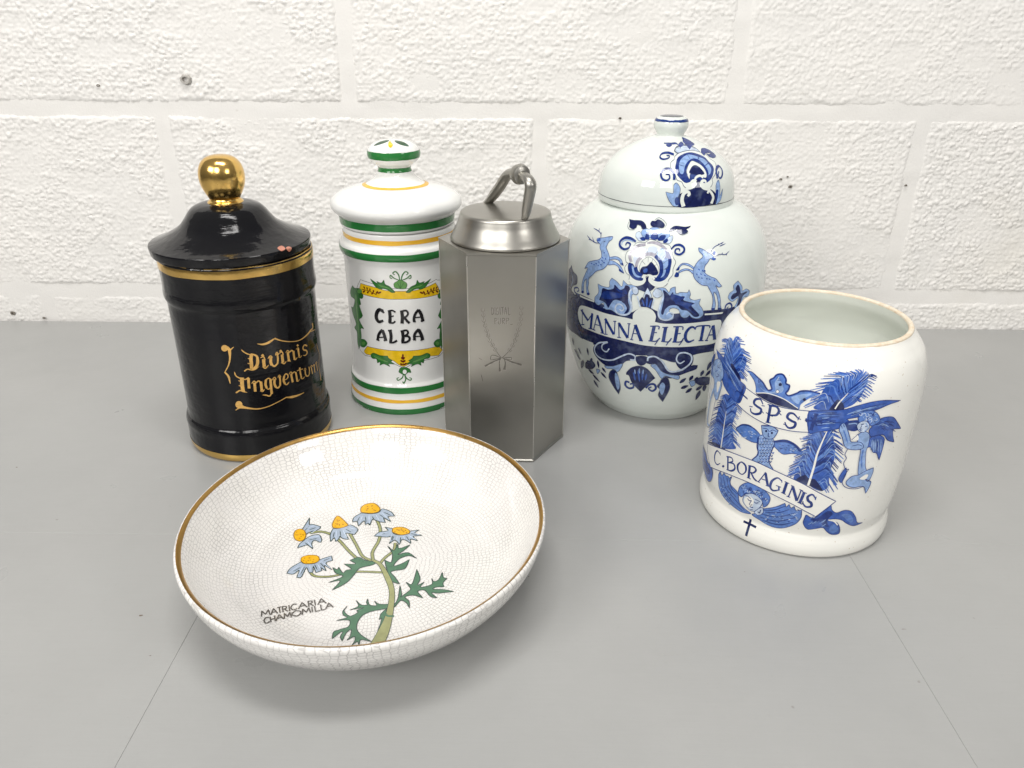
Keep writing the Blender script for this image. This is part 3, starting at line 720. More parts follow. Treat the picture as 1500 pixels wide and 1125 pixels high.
ART['pewter_wreath'] = [  # pale x strokes are highlights painted into leaves and bow
("S",'i',[0.23,0.31,0.39,0.55],0,[(-15.6,146.1),(-14.9,137),(-12.8,127.9),(-10.2,119.4),(-5.3,110.4),(-0.2,102.8)]),
("S",'i',[0.23,0.3,0.15],0,[(-15.5,144.3),(-17.1,146.1),(-16.8,148.1)]),
("S",'x',[0.15,0.3,0.15],0,[(-15.5,144.3),(-16.3,146.2),(-16.8,148.1)]),
("S",'i',[0.23,0.3,0.15],0,[(-15.5,144.3),(-14.2,146.4),(-14.8,148.3)]),
("S",'x',[0.15,0.3,0.15],0,[(-15.5,144.3),(-15,146.3),(-14.8,148.3)]),
("S",'i',[0.23,0.3,0.15],0,[(-15.2,139.7),(-16.7,141.5),(-16.4,143.5)]),
("S",'x',[0.15,0.3,0.15],0,[(-15.2,139.7),(-15.9,141.5),(-16.4,143.5)]),
("S",'i',[0.23,0.3,0.15],0,[(-15.2,139.7),(-13.9,141.8),(-14.4,143.7)]),
("S",'x',[0.15,0.3,0.15],0,[(-15.2,139.7),(-14.7,141.7),(-14.4,143.7)]),
("S",'i',[0.23,0.3,0.15],0,[(-14.5,135.1),(-16.3,136.6),(-16.4,138.6)]),
("S",'x',[0.15,0.3,0.15],0,[(-14.5,135.1),(-15.6,136.8),(-16.4,138.6)]),
("S",'i',[0.23,0.3,0.15],0,[(-14.5,135.1),(-13.6,137.4),(-14.4,139.2)]),
("S",'x',[0.15,0.3,0.15],0,[(-14.5,135.1),(-14.3,137.2),(-14.4,139.2)]),
("S",'i',[0.23,0.31,0.15],0,[(-13.4,130.5),(-15.2,132),(-15.3,134.1)]),
("S",'x',[0.15,0.31,0.15],0,[(-13.4,130.5),(-14.5,132.3),(-15.3,134.1)]),
("S",'i',[0.23,0.31,0.15],0,[(-13.4,130.5),(-12.5,132.9),(-13.3,134.7)]),
("S",'x',[0.15,0.31,0.15],0,[(-13.4,130.5),(-13.2,132.6),(-13.3,134.7)]),
("S",'i',[0.23,0.31,0.15],0,[(-12.2,126),(-14.1,127.4),(-14.3,129.4)]),
("S",'x',[0.15,0.31,0.15],0,[(-12.2,126),(-13.4,127.7),(-14.3,129.4)]),
("S",'i',[0.23,0.31,0.15],0,[(-12.2,126),(-11.4,128.4),(-12.4,130.1)]),
("S",'x',[0.15,0.31,0.15],0,[(-12.2,126),(-12.2,128.1),(-12.4,130.1)]),
("S",'i',[0.23,0.31,0.16],0,[(-10.8,121.5),(-12.8,122.9),(-12.9,125)]),
("S",'x',[0.16,0.31,0.16],0,[(-10.8,121.5),(-12,123.2),(-12.9,125)]),
("S",'i',[0.23,0.31,0.15],0,[(-10.8,121.5),(-10,123.9),(-11,125.7)]),
("S",'x',[0.15,0.31,0.15],0,[(-10.8,121.5),(-10.8,123.7),(-11,125.7)]),
("S",'i',[0.23,0.31,0.16],0,[(-9,117.2),(-11.2,118.1),(-11.8,120.1)]),
("S",'x',[0.16,0.31,0.16],0,[(-9,117.2),(-10.5,118.6),(-11.8,120.1)]),
("S",'i',[0.23,0.31,0.16],0,[(-9,117.2),(-8.7,119.8),(-10,121.2)]),
("S",'x',[0.16,0.31,0.16],0,[(-9,117.2),(-9.4,119.3),(-10,121.2)]),
("S",'i',[0.24,0.31,0.16],0,[(-6.7,113.1),(-8.9,114),(-9.5,116)]),
("S",'x',[0.16,0.31,0.16],0,[(-6.7,113.1),(-8.3,114.5),(-9.5,116)]),
("S",'i',[0.23,0.31,0.16],0,[(-6.7,113.1),(-6.4,115.7),(-7.8,117.2)]),
("S",'x',[0.16,0.31,0.16],0,[(-6.7,113.1),(-7.1,115.2),(-7.8,117.2)]),
("S",'i',[0.24,0.32,0.16],0,[(-4.4,109),(-6.7,109.8),(-7.4,111.7)]),
("S",'x',[0.16,0.32,0.16],0,[(-4.4,109),(-6,110.3),(-7.4,111.7)]),
("S",'i',[0.24,0.31,0.16],0,[(-4.4,109),(-4.3,111.6),(-5.7,113)]),
("S",'x',[0.16,0.31,0.16],0,[(-4.4,109),(-4.9,111.1),(-5.7,113)]),
("S",'i',[0.23,0.31,0.39,0.55],0,[(16.5,148.7),(16,138.1),(14.2,129.7),(11,118.8),(7.8,111.7),(0.2,102.8)]),
("S",'i',[0.22,0.3,0.15],0,[(16.4,146.7),(15.1,148.7),(15.6,150.6)]),
("S",'x',[0.15,0.3,0.15],0,[(16.4,146.7),(15.8,148.7),(15.6,150.6)]),
("S",'i',[0.22,0.3,0.15],0,[(16.4,146.7),(17.9,148.6),(17.5,150.5)]),
("S",'x',[0.15,0.3,0.15],0,[(16.4,146.7),(17.1,148.6),(17.5,150.5)]),
("S",'i',[0.23,0.3,0.15],0,[(16.2,141.8),(14.8,143.8),(15.3,145.7)]),
("S",'x',[0.15,0.3,0.15],0,[(16.2,141.8),(15.6,143.8),(15.3,145.7)]),
("S",'i',[0.23,0.3,0.15],0,[(16.2,141.8),(17.7,143.7),(17.3,145.6)]),
("S",'x',[0.15,0.3,0.15],0,[(16.2,141.8),(16.9,143.7),(17.3,145.6)]),
("S",'i',[0.23,0.3,0.15],0,[(15.7,136.8),(14.7,139.1),(15.5,140.9)]),
("S",'x',[0.15,0.3,0.15],0,[(15.7,136.8),(15.5,138.9),(15.5,140.9)]),
("S",'i',[0.23,0.3,0.15],0,[(15.7,136.8),(17.5,138.4),(17.5,140.5)]),
("S",'x',[0.15,0.3,0.15],0,[(15.7,136.8),(16.7,138.6),(17.5,140.5)]),
("S",'i',[0.23,0.31,0.15],0,[(14.7,132),(13.7,134.2),(14.5,136.1)]),
("S",'x',[0.15,0.31,0.15],0,[(14.7,132),(14.5,134.1),(14.5,136.1)]),
("S",'i',[0.23,0.31,0.15],0,[(14.7,132),(16.5,133.6),(16.5,135.6)]),
("S",'x',[0.15,0.31,0.15],0,[(14.7,132),(15.7,133.8),(16.5,135.6)]),
("S",'i',[0.23,0.31,0.15],0,[(13.5,127.1),(12.7,129.5),(13.6,131.2)]),
("S",'x',[0.15,0.31,0.15],0,[(13.5,127.1),(13.4,129.2),(13.6,131.2)]),
("S",'i',[0.23,0.31,0.15],0,[(13.5,127.1),(15.4,128.6),(15.5,130.6)]),
("S",'x',[0.15,0.31,0.15],0,[(13.5,127.1),(14.6,128.8),(15.5,130.6)]),
("S",'i',[0.23,0.31,0.15],0,[(12.1,122.3),(11.2,124.7),(12.2,126.4)]),
("S",'x',[0.15,0.31,0.15],0,[(12.1,122.3),(12,124.4),(12.2,126.4)]),
("S",'i',[0.23,0.31,0.15],0,[(12.1,122.3),(14,123.7),(14.1,125.8)]),
("S",'x',[0.15,0.31,0.15],0,[(12.1,122.3),(13.2,124),(14.1,125.8)]),
("S",'i',[0.23,0.31,0.16],0,[(10.4,117.5),(10,120),(11.2,121.6)]),
("S",'x',[0.16,0.31,0.16],0,[(10.4,117.5),(10.7,119.6),(11.2,121.6)]),
("S",'i',[0.23,0.31,0.16],0,[(10.4,117.5),(12.6,118.6),(13,120.7)]),
("S",'x',[0.16,0.31,0.16],0,[(10.4,117.5),(11.8,119),(13,120.7)]),
("S",'i',[0.23,0.31,0.16],0,[(8.3,112.9),(7.9,115.4),(9.2,117)]),
("S",'x',[0.16,0.31,0.16],0,[(8.3,112.9),(8.6,115),(9.2,117)]),
("S",'i',[0.24,0.31,0.16],0,[(8.3,112.9),(10.5,114),(11,116)]),
("S",'x',[0.16,0.31,0.16],0,[(8.3,112.9),(9.8,114.4),(11,116)]),
("S",'i',[0.24,0.31,0.16],0,[(5.4,108.9),(5.6,111.5),(7.2,112.6)]),
("S",'x',[0.16,0.31,0.16],0,[(5.4,108.9),(6.2,110.9),(7.2,112.6)]),
("S",'i',[0.24,0.32,0.16],0,[(5.4,108.9),(7.8,109.3),(8.7,111.2)]),
("S",'x',[0.16,0.32,0.16],0,[(5.4,108.9),(7.2,109.9),(8.7,111.2)]),
("S",'x',0.56,0,[(-0.6,102.5),(-4.7,104.6),(-8.5,104.6),(-9.1,100.8),(-5,101.5),(-0.6,102.3)]),
("S",'i',0.56,0,[(-0.9,102.9),(-4.9,105.1),(-8.8,105.1),(-9.3,101.2),(-5.3,101.9),(-0.9,102.8)]),
("S",'x',0.56,0,[(1.6,102.5),(5.2,103.1),(8.7,103),(8.1,100.8),(3.8,102)]),
("S",'i',0.56,0,[(1.3,102.9),(4.9,103.6),(8.3,103.5),(7.8,101.3),(3.5,102.5)]),
("S",'x',[0.64,1.12,1.6],0,[(-0.6,102),(-7.2,98.8),(-14.2,94.6)]),
("S",'i',[0.64,1.12,1.6],0,[(-0.9,102.4),(-7.5,99.3),(-14.5,95.1)]),
("S",'x',[0.64,1.12,1.76],0,[(1.9,102),(9.6,99),(17.6,96.6)]),
("S",'i',[0.64,1.12,1.76],0,[(1.6,102.5),(9.3,99.4),(17.2,97)]),
("S",'x',[0.64,0.8,2.08],0,[(-1,101.7),(-1.7,97.6),(-1.2,89.9)]),
("S",'i',[0.64,0.8,2.08],0,[(-1.3,102.1),(-2,98.1),(-1.5,90.4)]),
("S",'x',[0.64,0.96,2.4],0,[(2.7,101.7),(3.4,97.7),(2.7,91.6)]),
("S",'i',[0.64,0.96,2.4],0,[(2.4,102.2),(3.1,98.2),(2.4,92.1)]),
("S",'i',0.32,3,[(-19.9,103.1),(-16.7,100.8)]),
("S",'s',0.41,3,[(-17.9,87.5),(-16.4,80.2)]),
]
ART['glid_flower'] = [
("F",'p',[(-2.8,260),(2.4,262.6),(17.2,263.8),(32.9,262.5),(37.5,260),(33.9,258),(18.5,259.6),(2.9,258.4)],'o',1.01),
("F",'d',[(10.3,265.2),(18.4,266.1),(19.1,264.4),(9.6,262.5),(7.3,263.9)]),
("S",'d',[0.59,1.37,1.37,0.98],0,[(-22.8,265),(-7.9,264.8),(4.4,264.9),(8.8,261.9)]),
("F",'d',[(-17.2,263.8),(-12,264.8),(-5.7,263.9),(-11.2,262.4)]),
("S",'d',5.54,2,[(22.1,263.4),(32.6,265.5),(44.9,265.9),(44.2,263.7)]),
("F",'w',[(-3.7,254),(-7.5,251.9),(-7.6,248.3),(-4.9,245.9),(-3.1,243),(-1.3,238.8),(2.6,237.3),(5.1,233.3),(10.2,231.7),(14.2,233.1),(19.3,234.5),(23,231.9),(29,231.4),(32.8,235.1),(33,238.3),(38.2,241.7),(43.1,245.9),(47.5,250.1),(43.6,253.3),(42.8,256.3),(35.7,258.7),(26.1,260.1),(12.4,259.7),(2.9,258.4),(-2.9,256.1)],'o',0.49),
("F",'d',[(-2.4,250.5),(0.6,255.4),(9.5,258),(20.6,258.9),(29.6,257.6),(36.7,255.2),(38.6,251.5),(40.5,247.6),(37.2,243.4),(32.6,239.1),(27.5,236.3),(23.3,235.8),(16,238.6),(10.4,237.2),(6,236.5),(1.7,239.6),(-1.7,243.3),(-3,247)]),
("F",'l',[(1.2,250.6),(5.1,254.7),(14.3,257.3),(22.2,256.8),(28.8,255.2),(34.8,253.1),(36,249.4),(35.8,245.8),(31.6,242.3),(26.6,241.1),(26.4,245.6),(24.7,250.1),(19.2,252.4),(11.8,251.9),(7.8,249.8),(6,246.3),(3.7,243.4),(1.1,244.8)]),
("S",'d',0.42,0,[(14.5,257.4),(15.5,254.4)]),
("S",'d',0.47,0,[(28.8,255.4),(23.5,252.8)]),
("S",'d',0.46,0,[(37.5,250.7),(30.3,248.9)]),
("S",'d',0.36,0,[(1.2,250.4),(5.8,249.3)]),
("F",'d',[(5.4,242.6),(6.2,247.7),(10.2,251.9),(18.4,254.5),(25.4,253.6),(29.5,249.8),(30.8,244.6),(28.8,240.6),(23.9,238.9),(22.4,246.6),(17.8,250.3),(11,246.9),(8.9,241.1)]),
("F",'w',[(7.6,244.8),(10.2,249.1),(15.9,252.8),(21.1,251.8),(26.3,248.9),(28.1,244),(26.4,239.9),(22.3,241),(17.9,246),(11.1,243.3),(9.7,239.4)],'o',0.33),
("F",'n',[(10.3,244.2),(13.6,248.3),(18.1,249.8),(21.9,248.6),(24.5,245.9),(25.2,242.6),(16.7,242.5)]),
("F",'n',[(1.2,216.1),(-0.8,221.9),(0.8,226.9),(5.2,229.3),(8.5,231.7),(12.9,234),(18,239.2),(21.3,235.2),(24.9,230.9),(31,229.6),(36.7,224),(36.1,217),(29.6,216.9),(16.4,215.7)]),
("S",'w',1.86,0,[(14.6,238.2),(16.3,240.7),(20.5,241.7),(23.3,240.1)]),
("S",'w',[3.15,3.15,2.68,1.57],0,[(6.4,232.1),(11.6,233.1),(14.8,235.6),(13.6,238.2),(10.8,237)]),
("S",'w',[3.14,3.14,2.67,1.57],0,[(29.5,230.4),(23.4,231.7),(20.4,234.4),(21.8,237.3),(24.8,237.5),(25.3,235.7)]),
("S",'w',[3.27,2.94,2.78,2.13],0,[(5.3,216.6),(3.6,221.9),(4.5,227.3),(7.8,229.3),(9.5,227.2),(8.1,225.6)]),
("S",'w',[2.83,2.5,2.33,1.67],0,[(31.1,217.6),(32.8,222.7),(30.5,227.1),(27.9,229),(26.4,226.9)]),
("F",'l',[(-4.1,234.9),(-1.7,236.5),(1.4,232.6),(1.2,227.7),(-0.5,222.7),(0.8,217.2),(-3.7,217.4),(-8.1,223.4),(-10.3,228.9,1),(-6.1,228),(-4.1,228.4)],'o',0.43),
("F",'d',[(-2.5,222.7),(-0.2,224.8),(1.9,219.3),(-1.3,218.1)]),
("F",'l',[(35.8,232.4),(40.5,236.8),(41.1,230.2),(40.4,223.5),(44.8,229.3,1),(42.6,220.6),(39.7,217.6),(36.1,217)],'o',0.42),
("F",'d',[(35.5,227.5),(38.5,228.8),(38,222.1),(36.3,217.6)]),
("S",'d',[1.73,1.59,1.45,1.16,0.87],0,[(-3.7,257.5),(-11.8,258.6),(-19.4,257.8),(-20.8,255.3),(-16.5,253.9),(-10.8,254.8),(-9.3,256.3),(-13.2,256.7)]),
("S",'d',[2.31,2,1.85,1.54,0.93],0,[(-3.9,238.8),(-4.4,244),(-8.2,246.9),(-13.4,246.7),(-16.1,243.7),(-14.5,239.6),(-10.6,238.2),(-8,240.2),(-8.8,242.8),(-11.7,243)]),
("S",'d',[1.98,1.98,1.62,1.08],0,[(39.1,238.1),(41.7,244.5),(49.2,247.2),(51,244.3),(47.6,240),(43.1,237.9),(41.6,240.6),(44.8,243.4)]),
("S",'d',[2.42,3.62,3.62,2.42],0,[(37.7,256.9),(46.5,258.8),(58.1,258.2),(60.7,256.1),(52.6,254.7),(46.4,255.3),(46.8,256.7)]),
]
ART['g_banner'] = [
("F",'n',[(-143.4,113.3),(-120.7,122),(-105.7,128.8),(-83.1,128.6),(-63,126.7),(-45.5,125.1),(-31.1,133.3),(-14.3,128.2),(4,129.3),(21,130.8),(44.8,130),(62.1,129.1),(81.8,113),(73.5,92.5),(60.3,89.7),(41.8,88.2),(20.8,86.8),(11.1,81.8),(1.4,78.8),(-10.1,81.6),(-21.3,84.2),(-39.1,81.7),(-55.9,80.9),(-69,82.5),(-83.8,82.9),(-103.8,83),(-115.4,83.6),(-136.8,82),(-156.6,86.2)]),
("F",'w',[(-107,112.2),(-102.2,118.2),(-89,120),(-69,119.6),(-49.7,119.8),(-41.7,119.3,1),(-41.2,125.3),(-36.2,131),(-31.1,132.8),(-24.7,130.7),(-21,125.5),(-21.3,119.4,1),(-13.4,118.4),(2,118.7),(23.5,119.9),(38.2,120.2),(41.8,117.8),(42.2,112.2),(40.9,100.1),(37.1,96.5),(21.5,95.8),(4.8,95.2),(-11.3,95),(-28.5,94.8),(-48.8,96.2),(-68.7,96.3),(-89.4,96.4),(-100.2,96.3),(-105,99.6),(-107.7,106)]),
("S",'w',1.59,0,[(-104.3,127.5),(-83.1,127.8)]),
("S",'w',1.52,0,[(23.2,127),(42.6,126.4)]),
("S",'w',1.67,0,[(-101.3,82.8),(-85.3,83.6)]),
("S",'w',1.7,0,[(21.4,84.9),(36.5,85.5)]),
("S",'w',1.11,0,[(-36.8,82.7),(-26,83.9)]),
("F",(0.035, 0.045, 0.1),[(-138.2,139.3),(-129.2,146.9),(-124.5,152,1),(-119,147.5),(-110.9,145.5),(-110,138.1),(-117.4,133.7),(-121.8,128.1),(-114,124.1),(-143,113.5),(-148.2,130.2)],'o',0.38),
("S",'l',0.85,2,[(-121.9,131.5),(-118.9,139.3),(-123.5,145.7)]),
("S",'d',[1.15,1.72,1.53,0.96],0,[(-104.8,128.2),(-113,128.2),(-114.7,131.8),(-108.5,134.4),(-106.1,132.2),(-109.6,130.2)]),
("S",'o',0.62,0,[(-132.4,112),(-120.9,112.8),(-119.9,110.1)]),
("S",'o',0.64,0,[(-135.6,103.7),(-122.6,107.2)]),
("F",'l',[(55.6,154.6,1),(61.6,148.3),(62.7,144.1),(68.1,144.8),(74.1,141.1),(71.2,136.8),(65.3,137.1),(62.7,130.1),(55.2,129.2),(57,134.5),(57.2,138.2),(51,135.9),(45.6,140.1),(46.8,144.6),(51.1,146.7),(50.4,151.3)],'o',0.4),
("F",'n',[(56,151.1),(59.2,147),(61,142.1),(67.8,142.4),(70.2,141.2),(64.3,138.8),(61.7,131.7),(57.6,129.9),(58.7,135.1),(57.5,139.9),(51.2,137.8),(48.6,140.1),(51,143.3),(55,144.1),(53.3,147.9)]),
("S",'d',[1.38,1.77,1.57,0.98],0,[(43.4,129.2),(44.4,133.6),(48.3,134.8),(51.4,131.5),(49.1,128.3),(45.8,129.8),(47.4,131.6)]),
("F",'n',[(42.4,127.5),(66.2,129.8),(81.7,131.9),(104.7,114.7),(70.8,113.3),(48.8,117.4)]),
]
ART['g_acanthus'] = [
("F",'l',[(-82.5,132.3),(-78.3,138.1),(-79.8,146,1),(-73.2,144.9),(-66.8,145.8),(-66.8,150.9),(-64.8,154.6,1),(-59.3,152.3),(-54.1,148.6),(-53.2,154.6,1),(-48.7,151.4),(-45,151.8),(-40.4,150.7),(-38.1,146.7),(-39.7,143.2),(-43.3,143.1),(-43.9,138.6),(-42.9,131.3),(-44.8,124.7),(-50.3,121.3),(-56.1,121.6),(-63.4,124.4),(-69.7,123.8),(-72.2,129.2),(-77.7,125.7),(-82.2,127.6)],'o',0.45),
("F",'n',[(-77,131.3),(-75,137),(-73.8,143.1),(-67.6,143.2),(-62.1,145.4),(-61.2,149.1),(-55.7,145.6),(-52,147.3),(-50.4,150.4),(-46.4,149.1),(-46.3,142.8),(-47,136.3),(-45,130.1),(-46.5,125.1),(-50.2,123.5),(-47.7,128.7),(-51,133.7),(-56.8,134.7),(-62.7,132.3),(-66,125.7),(-70,129.7),(-75.6,131)]),
("F",'d',[(-74.7,134.3),(-71.7,140.6),(-61.3,141.9),(-51.6,141.9),(-48.5,137.9),(-57,137.2),(-67,134.2)]),
("F",'d',[(-59.7,145.9),(-55.5,143.1),(-48.8,142.4),(-50.1,146.7),(-53.8,145.2)]),
("F",'n',[(-60.8,135.1),(-53.2,138.9),(-47.8,141.7),(-47.6,132.4),(-52,134),(-56.9,134.9)]),
("S",'p',[1.33,1.71,1.71,1.52,1.33,1.14],0,[(-42.5,148.8),(-45.6,146.5),(-46.4,141),(-44.1,134.9),(-43.3,129.4),(-45.7,124.3),(-51.3,122),(-57.2,123),(-59.2,127.4),(-56.6,131.5),(-52.8,131.3),(-50.7,128.1),(-52.5,125.9),(-54.9,127)]),
("S",'l',[0.94,1.5,1.32],0,[(-72,124.9),(-66.5,124.8),(-63.6,129.3),(-59.8,134.3),(-52.9,134.3)]),
("F",'p',[(-44.4,149.6),(-40.3,150.2),(-38.1,146.7),(-40.2,143.5),(-43,144.9)],'o',0.36),
("F",'l',[(-23.4,150.1),(-20.1,151.7),(-15,151.7),(-11.3,148.1),(-9.9,151.8),(-6.2,153.5,1),(-5.1,147.4),(-1.1,148.5),(4.9,148.4),(6,151,1),(7.8,146.7),(7.3,143.2),(11.7,141.1),(17.4,142.1,1),(16.6,137.4),(20.1,132.6),(21.7,126.9),(17.4,123.6),(11.8,124.5),(7.9,127.4),(4.7,124.6),(1,126.5),(-1.3,132.1),(-6.7,134),(-9.8,131.1),(-5.3,125.6),(-6.4,122.6),(-11.5,121.4),(-16.8,123),(-19.2,128.6),(-17.9,136.1),(-16.8,142.6),(-18,146.9),(-21.7,145.6)],'o',0.48),
("F",'n',[(-16.6,149.9),(-13,148),(-10.2,145.4),(-8,148.5),(-5.9,144.7),(2.6,144.8),(2.3,141.2),(12.2,138.3),(9.8,135.7),(18,127),(13.5,125.3),(6.6,131.1),(1.2,132.3),(-3.4,136.1),(-9.4,135.9),(-13.3,132),(-14.6,127.1),(-16.6,128.8),(-15.6,138.1),(-15.2,144.4)]),
("F",'d',[(-9.5,146.5),(-6.9,146.6),(1.9,143.7),(-0.4,140.5),(10.3,137.7),(7.2,134.1),(15.1,127.3),(7.4,132.2),(-0.9,136.8),(-8,139.4)]),
("F",'n',[(-14.3,143.6),(-9.1,142.1),(-4.4,137.7),(-11.2,136.5),(-14.7,132.7)]),
("S",'p',[1.7,1.7,1.51,1.32,0.94],0,[(-22.7,147.3),(-18.2,148.7),(-16.4,143.5),(-17.9,136.1),(-19,128.6),(-16.9,123.4),(-11.6,121.9),(-6.6,124.5),(-6,128.2),(-9.7,129.7),(-11.8,127)]),
("S",'l',[0.94,1.32,1.32],0,[(-13.3,131.6),(-8.5,135.3),(-2.5,135),(1.8,127.4),(5.6,125.5),(8.3,127.4)]),
("F",'p',[(-25.4,146.8),(-23,150.7),(-18.4,149.6),(-17.2,145.2),(-20.6,142.6),(-24.2,143.6)],'o',0.36),
("F",'p',[(-33,144.7),(-30.3,151,1),(-26.6,145.3),(-26.9,142.2),(-32.5,141.6)],'o',0.36),
("F",'n',[(-36.8,137.3),(-34.5,141.8),(-32.5,140.9),(-31.5,144.8),(-28.4,144.4),(-27.2,141.7),(-25.1,142.3),(-23.8,138.4),(-25.3,131.8),(-29.2,132.8),(-35.6,133.2)]),
("S",'b',1.44,2,[(-29.7,133.2),(-30,142.3)]),
("S",'b',1.27,2,[(-31.9,133.8),(-34.1,139.5)]),
("S",'b',1.27,2,[(-27.6,133.4),(-25.9,140.4)]),
("S",'p',1.28,0,[(-38.8,142.3),(-37,136.9),(-35.6,132.6)]),
("S",'p',1.28,0,[(-23.7,141.1),(-24.6,136.5),(-24.9,132.3)]),
]
